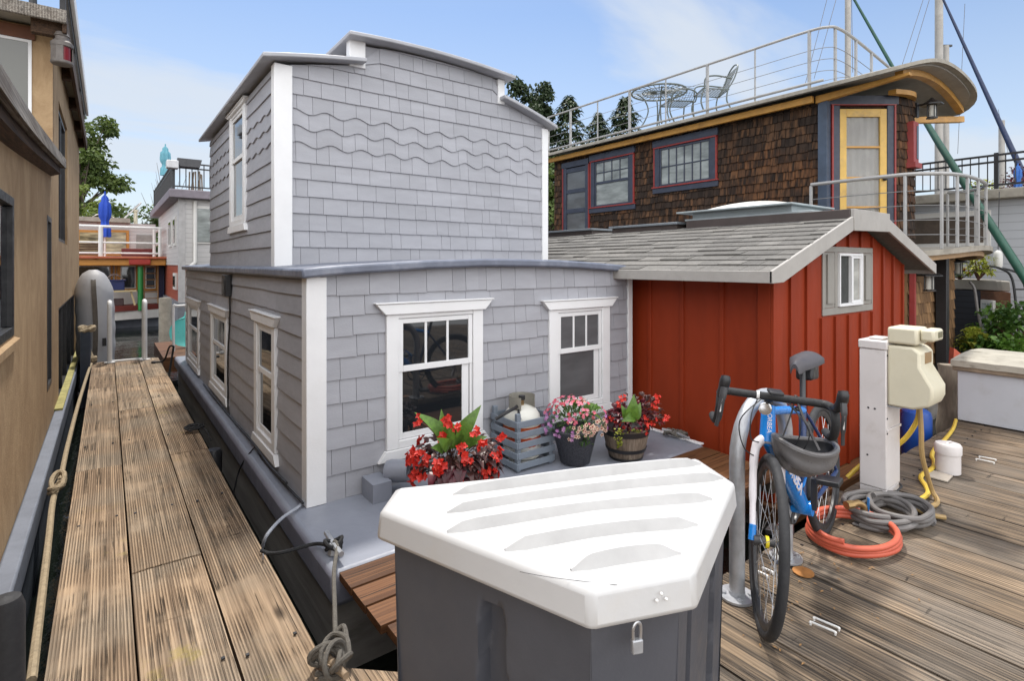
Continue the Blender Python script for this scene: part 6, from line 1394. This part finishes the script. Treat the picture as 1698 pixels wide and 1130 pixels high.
mb = MB(); mb.slab(lambda u, v: tbp + V3(-.26 + .5 * u, -.15 + .3 * v, .34 + .22 * math.sin(math.pi * min(1, u * 1.1)) * (.7 + .3 * noise.noise(Vector((u * 6, v * 4, 1))))), 10, 6, (0, 0, -.02)); mb.build('bag', mat('brown_grey_bag', (.17, .13, .12), .8, .3, 12), label='grey brown bag heaped on the dark blue tub', cat='bag')
mb = MB(); mb.cbox(b0 + V3(-.05, .05, .11), (.3, .22, .22)); mb.build('crate', mat('dark_bin', (.05, .03, .03), .6), label='dark bin under the pale bench of the far houseboat', cat='bin', bevel=.02)
mb = MB(); q_ = fx(236, 420, FY + .3); mb.box((q_.x - .55, FY + .2, 1.69), (q_.x + .35, FY + .6, 1.95)); mb.build('planter_box', mat('dark_red_box', (.12, .02, .018), .6), label='dark red box on the upper deck of the far houseboat', cat='box', bevel=.02)
mb = MB()
for i in range(5): mb.beam((XL + 1, FY + .6 + .1 * i, 1.75 + .08 * i), (fx(170, 420, FY + .6).x, FY + .6 + .1 * i, 1.76 + .08 * i), .12, .05)
mb.build('lumber_stack', mat('dark_old_lumber', (.07, .04, .025), .8, .4, 8), label='stack of dark lumber behind the white rail of the far houseboat', cat='lumber')
def closed_umbrella(p, h, r, m, label, ph=.3):
    t = thing('umbrella', label, 'umbrella', p); p = Vector(p)
    mb = MB(); mb.rod(p, p + V3(0, 0, h * .5), .025, 8); mb.build('pole', M['whitemetal'], t)
    def fn(u, v):
        a = 2 * math.pi * u; prof = [.12, .55, .95, 1.0, .9, .62, .95, 1.0][min(7, int(v * 7.99))]; rr_ = r * prof * (1 + .22 * math.cos(6 * a + v * 2))
        return p + V3(rr_ * math.cos(a), rr_ * math.sin(a), h * (1 - (1 - ph) * v))
    mb = MB(); mb.grid(fn, 36, 14); mb.build('canopy', m, t, angle=80)
q_ = at(174, 425, Y=FY + .2); closed_umbrella((q_.x, FY + .2, 1.68), 2.05, .14, mat('royal_blue_fabric', (.01, .06, .42), .7), 'closed royal blue umbrella on the upper deck of the far houseboat')
q_ = at(207, 362, Y=FY + 2.5); mb = MB(M_ := Matrix.Translation((q_.x, FY + 2.5, 3.05)) @ Matrix.Rotation(R(-50), 4, 'Y')); mb.box((0, -.3, 0), (.75, .3, .04)); mb.box((.08, -.31, .041), (.34, .31, .05)); mb.box((.40, -.31, .041), (.66, .31, .05)); mb.I = [0] * 6 + [1] * 12; mb.build('solar_panel', [M['whitepaint'], M['glass']], label='tilted panel propped on the roof of the far houseboat', cat='solar panel')
mb = MB(); mb.slab(lambda u, v: (fx(150 + 42 * u, 372, FY + 2.4).x, FY + 2.2 + .8 * v, 3.03 + .26 * math.sin(math.pi * u) * (.6 + .5 * noise.noise(Vector((u * 7, v * 5, 2))))), 14, 6, (0, 0, -.02)); mb.build('tarpaulin', mat('pale_folded_tarp', (.50, .46, .42), .8, .2), label='pale tarpaulin heaped on the roof of the far houseboat', cat='tarpaulin')
q_ = at(225, 378, Y=FY + 2.2); mb = MB(); mb.lathe([(.06, 0), (.06, .42), (.09, .43), (.09, .5), (.0, .52)], (q_.x, FY + 2.3, 2.87), 10); mb.build('chimney_pipe', M['cream'], fb)
# white house with a roof terrace
wh = thing('house', 'white clapboard floating house with red lower wall and black roof railing beyond the pier', 'house', (3, 18, -.5)); WX, WY = 1.5, 16.3
mb = MB(); mb.box((WX, WY, 1.42), (6, 23.5, 3.14)); mb.build('wall', M['clap'], wh)
mb = MB(); mb.box((WX + .02, WY + .02, .45), (6, 23.5, 1.419)); mb.build('wall', M['redclap'], wh)
mb = MB(); mb.box((WX - .05, WY - .05, -.3), (6, 23.5, .449)); mb.build('base', mat('grey_blue_base', (.16, .17, .19), .7), wh)
mb = MB(); mb.box((WX - .25, WY - .25, 3.141), (6.2, 23.8, 3.36)); mb.build('roof_deck', mat('mauve_grey_fascia', (.20, .175, .20), .7, .2), wh, bevel=.02)
for a, b in (((WX - .03, WY - .03, .45), (WX + .12, WY + .12, 3.14)),): m1_ = MB(); m1_.box(a, b); m1_.build('corner_board', mat('grey_corner_board', (.40, .39, .385), .6), wh)
m1_ = MB(); m1_.tube([(WX + .34, WY - .05, 3.1), (WX + .34, WY - .05, 1.5), (WX + .2, WY - .1, 1.35)], .05, 8); m1_.build('downspout', M['whitepaint'], wh)
m1_ = MB(); frect(m1_, 320, 343, 356, 404, WY - .04, .05); f = m1_.build('window', M['whitepaint'], wh); m1_ = MB(); frect(m1_, 324, 347, 356, 401, WY - .06, .03); m1_.build('pane', M['glasspale'], f)
for ya, yb, za, zb in ((17.2, 17.8, 1.95, 2.75), (18.4, 19.2, 1.95, 2.75), (17.1, 17.8, .75, 1.2)):
    m1_ = MB(); m1_.box((WX - .03, ya, za), (WX + .03, yb, zb)); f = m1_.build('window', M['whitepaint'], wh); m1_ = MB(); m1_.box((WX - .04, ya + .08, za + .08), (WX - .031, yb - .08, zb - .08)); m1_.build('pane', M['glass'], f)
def picket_rail(root, P, h, sp=.13, r=.012, m='black'):
    for p, q in zip(P, P[1:]):
        p, q = Vector(p), Vector(q); n = max(1, int((q - p).length / sp)); mb = MB()
        for i in range(1, n): a = p.lerp(q, i / n); mb.rod(a + V3(0, 0, .08), a + V3(0, 0, h), r, 4)
        mb.build('pickets', M[m], root, kind='stuff' if n > 100 else None)
        for z in (h, .08, h - .12): m1_ = MB(); m1_.beam(p + V3(0, 0, z), q + V3(0, 0, z), .045 if z == h else .03, .035); m1_.build('rail', M[m], root)
    for p in P: m1_ = MB(); m1_.beam(Vector(p), Vector(p) + V3(0, 0, h + .04), .06, .06, (0, 1, 0)); m1_.build('post', M[m], root)
wr = thing('railing', 'black picket railing round the roof terrace of the white clapboard house', 'railing', (WX, WY, 3.36)); picket_rail(wr, [(WX - .15, 23, 3.36), (WX - .15, WY - .15, 3.36), (4.2, WY - .15, 3.36), (6, WY - .15, 3.36)], .68)
q_ = at(271, 300, Y=19.5); closed_umbrella((q_.x + .05, 19.5, 3.36), 1.75, .12, mat('teal_umbrella_fabric', (.12, .33, .40), .7), 'closed pale teal umbrella on the roof terrace of the white house', .45)
q_ = at(314, 275, Y=WY - .25); mb = MB(); mb.prism([(q_.x - .22, 0, 0), (q_.x + .22, 0, 0), (q_.x + .27, 0, .2), (q_.x - .27, 0, .2)], (0, .2, 0)); mb.V = [v + V3(0, WY - .38, 3.93) for v in mb.V]; mb.build('window_box', mat('charcoal_planter', (.06, .06, .065), .6), label='charcoal trough hung on the black terrace railing', cat='planter')
mb = MB(); 
for i in range(7): x_ = 1.72 + .05 * i; mb.beam((x_, WY + .1, 3.37), (x_ + .05 * math.sin(i * 2), WY + .02, 3.86 + .06 * math.sin(i * 3)), .035, .02)
mb.build('boards', mat('grey_old_boards', (.30, .25, .2), .8, .3), label='bundle of old boards leaning inside the black terrace railing', cat='boards')
q_ = at(283, 266, Y=WY - .2); mb = MB(); mb.box((q_.x - .1, WY - .4, 3.86), (q_.x + .16, WY - .12, 4.06)); mb.build('basket', mat('white_wire_basket', (.55, .55, .56), .6), label='pale basket on the corner of the black terrace railing', cat='basket', bevel=.02)
# dinghy stood on end, paddle board, piling
q_ = at(152, 600, Y=10.6); M['dinghy'] = mat('grey_inflatable_fabric', (.36, .355, .36), .55, .15, 3, .3, 12, dirt=(.16, .15, .14), dirt_amt=.5, dscale=3)
dg_ = thing('dinghy', 'grey inflatable dinghy stood on end at the far left of the pier', 'dinghy', (-.16, 10.6, -.5)); dq = Vector(dg_.location)
def dfn(u, v):
    z = 1.86 * v; a = 2 * math.pi * u; w_ = .235 * math.sqrt(max(0, 1 - max(0, (v - .78) / .225) ** 2)) * (.86 + .14 * min(1, v * 3)); d_ = .26 * math.sqrt(max(0, 1 - max(0, (v - .72) / .285) ** 2))
    lump = 1 + .02 * math.sin(v * 40) + .04 * abs(math.cos(a)) 
    return dq + V3(w_ * math.cos(a) * lump + .02 * math.sin(v * 4), d_ * math.sin(a) + .12 * v * v, z)
mb = MB(); mb.grid(dfn, 28, 34); mb.build('hull_tube', M['dinghy'], dg_, angle=80)
mb = MB(); mb.slab(lambda u, v: dq + V3(-.03 + .06 * v + .02 * math.sin(u * 4), -.275 * math.sqrt(max(.02, 1 - max(0, (u - .72) / .285) ** 2)) + .12 * u * u - .004, .35 + 1.46 * u), 24, 1, (0, .02, 0)); mb.build('keel_strip', mat('worn_dark_keel', (.09, .075, .06), .8, .4, 10), dg_)
mb = MB(); mb.box((dq.x + .10, dq.y - .31, .20), (dq.x + .15, dq.y - .26, .32)); mb.build('handle', M['black'], dg_)
pb = at(298, 552, Y=11.2); mb = MB(); mb.slab(lambda u, v: pb + V3((.24 * math.sqrt(max(.0, 1 - (2 * u - 1) ** 2)) + .01) * (2 * v - 1) + .1, .10 * v + .2 * u, -.26 + .5 * u + .1 * v), 18, 8, (.02, .07, 0)); mb.build('paddle_board', mat('turquoise_board', (.06, .42, .38), .35, .1), label='turquoise paddle board leaning behind the far corner of the grey houseboat', cat='paddle board', angle=60)
mb = MB(); mb.box((.72, 10.3, -.3), (1.6, 12.4, -.06)); mb.build('float_deck', M['step'], label='small brown float deck beyond the grey houseboat', cat='float')
q_ = at(274, 535, Y=15); mb = MB(); mb.lathe([(.13, -.9), (.13, .62), (.12, .66), (.0, .67)], (q_.x, 15, 0), 14); mb.build('piling', mat('pale_weathered_piling', (.30, .27, .22), .9, .3, 6, .5, 20), label='round pale piling standing in the water below the red clapboard wall', cat='piling')
hr = MB(); q0, q1 = at(288, 590, Y=11), at(288, 508, Y=11); hr.tube(catmull([q0, q1 + V3(0, 0, -.05), q1 + V3(.06, 0, 0), q1 + V3(.5, 0, 0)], 4), .022, 8); hr.build('handrail', M['whitemetal'], label='pale bent handrail beyond the far corner of the grey houseboat', cat='handrail')

# ---------------------------------------------------------------- trees
def tree(name, label, base, h, rx, kind, seed, c1, c2, n, ls, group=None, trunk=.16, z0=.25):
    rg = random.Random(seed); b = Vector(base); t = thing(name, label, 'tree', b, group)
    mb = MB(); top = h * (.97 if kind == 'conifer' else .8)
    mb.tube([b + V3(0, 0, -.5), b + V3(.05, 0, h * .3), b + V3(-.05 * rx, .02, top)], [trunk, trunk * .7, trunk * .12], 8)
    blobs = []
    if kind == 'broad':
        for i in range(46):
            d = rdir(rg, -.85, 1); rr_ = rg.uniform(.3, 1.0); zc_ = h * (.5 + z0 * .5); c = b + V3(d.x * rx * rr_, d.y * rx * rr_, zc_ + d.z * (h - zc_) * .95 * rr_)
            blobs.append((c, rx * rg.uniform(.16, .34)))
            s_ = b + V3(0, 0, h * rg.uniform(.2, .5)); mb.tube([s_, s_.lerp(c, .5) + V3(0, 0, .2), c], [trunk * .4, trunk * .22, trunk * .06], 5)
    elif kind == 'column':
        for i in range(110):
            v = rg.random(); rr_ = rx * math.sin(math.pi * (.12 + .80 * v)) ** .7; a = rg.random() * 6.283; k_ = rg.random() ** .5
            blobs.append((b + V3(rr_ * k_ * math.cos(a), rr_ * k_ * math.sin(a), h * (z0 + (.98 - z0) * v)), rx * rg.uniform(.2, .38)))
    mb.build('trunk', M['bark'], t)
    cm = leafmat(name + '_leaves', c1, c2, .6, .3); mb = MB()
    if kind == 'conifer':
        for i in range(n):
            v = rg.random() ** 1.3; v = z0 + (1 - z0) * v; tier = .72 + .28 * math.sin(v * 60 + seed); rad = rx * min(1, (1 - v) * 2.6) ** .75 * tier * 1.1; a = rg.random() * 6.283; a = round(a * 4) / 4 + rg.gauss(0, .12); r_ = rad * rg.random() ** .5
            p = b + V3(r_ * math.cos(a), r_ * math.sin(a), h * v - r_ * .28); leaf(mb, p, (math.cos(a) + rg.gauss(0, .4), math.sin(a) + rg.gauss(0, .4), rg.uniform(-.5, .2)), ls * rg.uniform(1.0, 2.0), ls * .8, (0, 0, 1), .3, 2, .1)
    else:
        for i in range(n):
            c, r_ = rg.choice(blobs); d = rdir(rg, -1, 1); p = c + Vector((d.x * r_, d.y * r_, d.z * r_ * .8)) * rg.random() ** .35
            leaf(mb, p, rdir(rg, -.8, .6), ls * rg.uniform(.7, 1.4), ls * .7, rdir(rg, 0, 1), .3, 2, .2)
    mb.build('crown', cm, t, clean=False, flat=True)
M['bark'] = mat('grey_brown_bark', (.09, .07, .05), .9, .3, 8)
tree('maple_tree', 'tall maple with open layered leaves rising beyond the beige houseboat', (-1.6, 44, .3), 11.6, 2.7, 'broad', 3, (.055, .09, .018), (.13, .175, .04), 5200, .30, None, .22, .1)
tree('willow_bush', 'round yellow green bush low beside the beige houseboat', (-.9, 38, .3), 5.6, 1.7, 'broad', 5, (.10, .15, .02), (.17, .21, .04), 3000, .20, None, .12, -.1)
tree('green_tree', 'green tree behind the blue umbrella and the far houseboat roof', (2.1, 46, .3), 5.3, 2.6, 'broad', 7, (.05, .09, .02), (.12, .17, .03), 3400, .26, None, .15, -.2)
tree('green_tree', 'darker green tree left of the white terrace house', (4.3, 46, .3), 6.4, 2.2, 'broad', 8, (.035, .06, .015), (.08, .12, .03), 3000, .26, None, .15, -.2)
bt = thing('bare_tree', 'bare branched tree standing behind the white terrace house', 'tree', (3.5, 48, .3)); rg = random.Random(12); mb = MB(); b = Vector(bt.location)
for i in range(46):
    a = rg.random() * 6.283; rr_ = rg.uniform(.4, 2.1); hgt = rg.uniform(4.5, 9.2) - rr_ * .8; s_ = b + V3(0, 0, rg.uniform(1.5, 4)); e_ = b + V3(rr_ * math.cos(a), rr_ * math.sin(a), hgt); mb.tube([s_, s_.lerp(e_, .5) + V3(rg.gauss(0, .15), 0, -.2), e_], [.06, .035, .01], 4)
mb.tube([b + V3(0, 0, -.4), b + V3(0, 0, 4.5)], [.2, .08], 8); mb.build('branches', mat('grey_twigs', (.22, .19, .17), .9), bt)
def tx(x, d): p = at(x, HY, d=d); return (p.x, p.y, .3)
def th(y, d): return CAM_H + d * (HY - y) / FPX - .3
for i, (x, y, d, rx, kd, lb, n) in enumerate(((866, 128, 46, 1.9, 'column', 'left of two dark columnar trees behind the grey upper storey', 6500), (899, 135, 47, 1.8, 'column', 'right of two dark columnar trees behind the grey upper storey', 6500), (843, 160, 50, 1.6, 'column', 'lower columnar tree half hidden by the grey roof step', 4500),
    (943, 160, 46, 3.2, 'conifer', 'tallest dark conifer behind the roof railing', 3400), (992, 188, 48, 2.6, 'conifer', 'smaller conifer between two larger ones behind the roof railing', 2600), (1036, 162, 44, 2.9, 'conifer', 'dark conifer behind the round iron patio table', 3200), (918, 262, 36, 2.2, 'broad', 'green tree in the gap right of the grey upper storey', 3600))):
    cs = ((.022, .04, .016), (.05, .075, .03)) if kd != 'broad' else ((.06, .10, .02), (.12, .17, .04))
    tree({'column': 'columnar_tree', 'conifer': 'conifer_tree', 'broad': 'green_tree'}[kd], lb, tx(x, d), th(y, d), rx, kd, 30 + i, cs[0], cs[1], n, .34, 'dark trees on the shore' if kd != 'broad' else None, .18, .12)

# ---------------------------------------------------------------- right background
M['bluepole'] = mat('blue_spar_paint', (.008, .020, .065), .5, .2, 5); M['greenpole'] = mat('green_spar_paint', (.010, .065, .042), .5, .2, 5)
M['mast'] = mat('weathered_mast_paint', (.36, .34, .31), .6, .15, 4, dirt=(.2, .17, .14), dirt_amt=.5)
a, b = at(1416, -2, d=11.5), at(1483, 116, d=11.2); e = at(1700, 462, d=8.3)
mb = MB(); mb.tube([at(1400, -30, d=11.6), b, at(1560, 243, d=9.8), e, e + (e - b).normalized() * 1.0], [.02, .034, .055, .062, .062], 10); gp = mb.build('spar', M['greenpole'], label='long slanting green spar passing behind the curved brown roof', cat='spar')
mb = MB(); mb.tube([at(1560, -10, d=13), at(1678, 248, d=12), at(1712, 322, d=11.6)], [.022, .055, .065], 10); mb.build('spar', M['bluepole'], label='slanting dark blue spar at the upper right corner', cat='spar')
def mast(x, d, w, label, y0=-40, extra=None, ytop=None):
    p = at(x, HY, d=d); t = thing('mast', label, 'mast', (p.x, p.y, 0), None); mb = MB(); mb.tube([(p.x, p.y, -.3), (p.x, p.y, CAM_H + d * (HY - y0) / FPX)], [w, w * .92], 12); mb.build('pole', M['mast'], t); return t, p
m1, mp1 = mast(1406, 16, .085, 'pale mast rising behind the roof railing')
m2, mp2 = mast(1557, 16.5, .115, 'thick weathered mast at the upper right, taller of two side by side')
m3, mp3 = mast(1568, 17.0, .10, 'shorter mast ending in a crosspiece beside the thick weathered mast', 76)
z_ = CAM_H + 17 * (HY - 76) / FPX; mb = MB(); mb.beam((mp3.x - .15, mp3.y + .1, z_), (mp3.x + .2, mp3.y - .1, z_ + .02), .06, .06); mb.build('crosspiece', M['black'], m3)
m4, mp4 = mast(1661, 24, .12, 'short distant mast above the black railing on the right', 200)
for (xa, ya, xb, yb, d) in ((1390, 0, 1350, 130, 16), (1372, 10, 1335, 140, 16), (1412, 0, 1414, 120, 16), (1535, 0, 1495, 110, 17), (1545, 0, 1508, 110, 17), (1600, 20, 1588, 255, 20), (1655, 195, 1672, 255, 24)):
    mb = MB(); mb.rod(at(xa, ya - 14, d=d), at(xb, yb, d=d), .008, 5); mb.build('stay', M['greyhose'], m1 if xa < 1450 else (m2 if xa < 1560 else m4))
# pale clapboard house with black railing
rh = thing('house', 'pale blue white clapboard house with a black roof railing at the right edge', 'house', (15, 2.5, -.5))
mb = MB(); mb.box((13, -.5, -.3), (17, 4.6, 2.62)); mb.build('wall', M['bluewhite'], rh)
mb = MB(); mb.box((12.75, -.6, 2.621), (17.2, 4.85, 2.80)); mb.build('roof_deck', M['roofedge'], rh, bevel=.02)
WH = wallM((13, 0, 0), (0, 1, 0), (-1, 0, 0))
mb = MB(WH); mb.box((2.65, 0, 1.75), (4.4, .05, 2.45)); f = mb.build('window', M['whitepaint'], rh, bevel=.01); mb = MB(WH); mb.box((2.75, .051, 1.85), (4.3, .056, 2.35)); mb.build('pane', mat('brown_timber_screen', (.08, .06, .045), .6, .3, 9), f)
rr2 = thing('railing', 'black picket railing on the roof of the pale house at the right edge', 'railing', (12.9, 2.5, 2.8)); picket_rail(rr2, [(12.85, 4.75, 2.8), (12.85, 2.55, 2.8), (12.85, .4, 2.8)], .62, .12, .009)
def shrub(name, label, c, r, m, n, ls, seed, cat='plant', flowers=None):
    rg = random.Random(seed); t = thing(name, label, cat, c); c = Vector(c); mb = MB()
    for i in range(14): d = rdir(rg, .1, 1); mb.tube([c, pnt(c + V3(0, 0, r[2] * .3), d, [q * .8 for q in r])], [.012, .004], 4)
    mb.build('stems', M['stemcol'], t); mb = MB()
    for i in range(n): d = rdir(rg, -.3, 1); k_ = rg.uniform(.4, 1) ; leaf(mb, pnt(c + V3(0, 0, r[2] * .5), d, [q * k_ for q in r]), d + rdir(rg) * .8, ls * rg.uniform(.7, 1.3), ls * .6, (0, 0, 1), .4, 3, .25)
    mb.build('foliage', m, t, clean=False, angle=80)
    if flowers:
        mb = MB()
        for i in range(flowers[1]): d = rdir(rg, 0, 1); blossom(mb, pnt(c + V3(0, 0, r[2] * .5), d, r), flowers[2], 5, d, .4, rg)
        mb.build('flowers', M[flowers[0]], t, clean=False)
p = at(1622, 285, d=11.2); shrub('potted_shrub', 'pale green shrub behind the black railing on the right', (p.x + .4, p.y, 2.81), (.33, .33, .30), M['lime'], 260, .07, 3)
p = at(1690, 280, d=10.6); shrub('potted_shrub', 'dark purple leaved shrub behind the black railing at the right edge', (p.x + .35, p.y, 2.81), (.42, .36, .42), M['burg'], 420, .08, 4)
p = at(1685, 290, d=10.5); closed_umbrella((p.x + .15, p.y, 2.81), .62, .055, mat('blue_cover_fabric', (.03, .12, .40), .7), 'small folded blue umbrella behind the black railing at the right edge', .2)
# dark blue deckhouse below it with plants
dk = thing('deckhouse', 'low dark slate deckhouse with a grey slab roof and white framed window on the right', 'cabin', (11.4, 2.4, -.4))
A0, A1, A2 = at(1583, 600, d=9.35), at(1626, 600, d=9.0), at(1676, 600, d=8.4)
for a in (A0, A1, A2): a.z = 0
t = NT('slate_clapboard'); sp_ = t.new('ShaderNodeSeparateXYZ'); t.l.new(t.coord(), sp_.inputs[0]); fz = t.math('FRACT', t.math('MULTIPLY', sp_.outputs[2], 1 / .10)); t.bump(fz, .8, .03); M['slate'] = t.fin(t.mix(t.rng(fz, .0, .15, 1, 0), (.045, .05, .065), (.015, .016, .02)), .55)
bk_ = Vector((1.4, .5, 0)); mb = MB(); mb.prism([A0 + V3(0, 0, -.6), A1 + V3(0, 0, -.6), A1 + bk_ + V3(0, 0, -.6), A0 + bk_ + V3(0, 0, -.6)], (0, 0, 1.60)); mb.build('wall', M['slate'], dk)
mb = MB(); mb.prism([A1 + V3(0, 0, -.6), A2 + V3(0, 0, -.6), A2 + bk_ + V3(0, 0, -.6), A1 + bk_ * 1.01 + V3(0, 0, -.6)], (0, 0, 1.60)); mb.build('wall', mat('orange_brown_timber', (.15, .06, .025), .7, .3, 6), dk)
o_ = (A1 - (A0 + A2) / 2).normalized() * .08; mb = MB(); mb.prism([A0 + o_ + V3(0, 0, 1.01), A1 + o_ * 1.5 + V3(0, 0, 1.01), A2 + o_ + V3(0, 0, 1.01), A2 + bk_ + V3(0, 0, 1.01), A0 + bk_ + V3(0, 0, 1.01)], (0, 0, .17)); mb.build('roof', M['soffit'], dk, bevel=.015)
ee = (A2 - A1).normalized(); nn_ = Vector((-ee.y, ee.x, 0)); nn_ = nn_ if nn_.dot(A1) < 0 else -nn_
mb = MB(wallM(A1, ee, nn_)); mb.box((.05, 0, .12), (.32, .04, .86)); f = mb.build('window', M['whitepaint'], dk, bevel=.008)
for a_, b_ in ((.085, .175), (.195, .285)): mb = MB(wallM(A1, ee, nn_)); mb.box((a_, .041, .17), (b_, .046, .81)); mb.build('pane', M['glasspale'], f)
p = at(1622, 468, d=9.1); shrub('potted_plant', 'leafy yellow green plant standing on the slate deckhouse roof', (p.x, p.y, 1.18), (.22, .22, .36), M['lime'], 230, .085, 6)
p = at(1592, 462, d=9.4); shrub('potted_plant', 'small plant with red flowers on the left end of the deckhouse roof', (p.x, p.y, 1.18), (.14, .14, .14), M['green'], 110, .06, 7, 'plant', ('redpetal', 20, .03))
for i, (x, y, d, r_, m_, lb) in enumerate(((1655, 545, 8.3, (.34, .3, .42), 'canna', 'broad leaved light green plant below the deckhouse window'), (1640, 578, 8.0, (.30, .3, .30), 'green', 'dark green plant just behind the pale chest'), (1688, 540, 8.0, (.28, .3, .42), 'green', 'deep green foliage at the right edge behind the pale chest'), (1618, 570, 8.2, (.22, .2, .34), 'lime', 'yellow green spiky plant behind the left end of the pale chest'), (1672, 575, 7.8, (.3, .3, .28), 'canna', 'light green leaves behind the middle of the pale chest'))):
    p = at(x, y + 30, d=d); shrub('garden_plant', lb, p, r_, M[m_], 190, .13, 40 + i)
mb = MB(); mb.box((10.2, .4, -.5), (13, 2.2, -.06)); mb.build('planter_deck', M['beam'], kind=None, label='dark low deck carrying plants behind the pale chest', cat='deck')
def polyrod(name, P, r, m, label, cat): mb = MB(); mb.tube(catmull(P, 4), r, 7); return mb.build(name, m, label=label, cat=cat)
fr_ = thing('boarding_ladder', 'black metal boarding ladder with curved handrails in front of the pale clapboard wall', 'ladder', at(1670, 600, d=8.6))
for dx in (0, 22):
    mb = MB(); mb.tube(catmull([at(1640 + dx, 441 + dx * .2, d=8.8), at(1660 + dx, 446 + dx * .2, d=8.7), at(1678 + dx * .8, 462, d=8.6), at(1686 + dx, 520, d=8.5), at(1694 + dx, 600, d=8.4)], 5), .018, 7); mb.build('handrail', M['black'], fr_)
for y in (480, 505, 530, 555): mb = MB(); mb.rod(at(1681 + (y - 480) * .11, y, d=8.6), at(1704 + (y - 480) * .11, y, d=8.5), .014, 6); mb.build('rung', M['black'], fr_)
p = at(1655, 430, d=9.2); by = thing('fender', 'white hanging fender in front of the pale clapboard wall', 'fender', p); mb = MB(); mb.lathe([(.0, -.15), (.05, -.14), (.062, -.10), (.062, .08), (.045, .13), (.02, .15), (.0, .155)], p, 14); mb.build('body', M['whitepaint'], by); mb = MB(); mb.rod(p + V3(0, 0, .15), at(1657, 318, d=9.2), .006, 5); mb.build('line', M['black'], by)
polyrod('cable', [at(1632, 372, d=10), at(1660, 362, d=10.5), at(1710, 338, d=11)], .012, M['black'], 'upper black cable crossing the pale clapboard wall', 'cable')
polyrod('cable', [at(1632, 384, d=10), at(1660, 376, d=10.5), at(1710, 348, d=11)], .012, M['black'], 'lower black cable crossing the pale clapboard wall', 'cable')
polyrod('hose', [at(1608, 468, d=8.6), at(1616, 480, d=8.5), at(1622, 520, d=8.4), at(1634, 565, d=8.2), at(1650, 582, d=8)], .02, M['greyhose'], 'grey pipe curving down the front of the slate deckhouse', 'pipe')
wall_lantern(tuple(at(1589, 445, d=8.9)), (.6, .8, 0), 'black lantern with pale glass above the slate deckhouse roof')
p = at(1580, 600, d=6.6); mb = MB(); mb.prism([p + V3(0, 0, -.1), p + V3(.35, -.2, -.12), p + V3(.05, 0, .16)], (.06, .06, 0)); mb.build('tarpaulin', mat('orange_red_tarp', (.42, .07, .03), .6), label='folded orange red tarpaulin behind the left end of the pale chest', cat='tarpaulin')
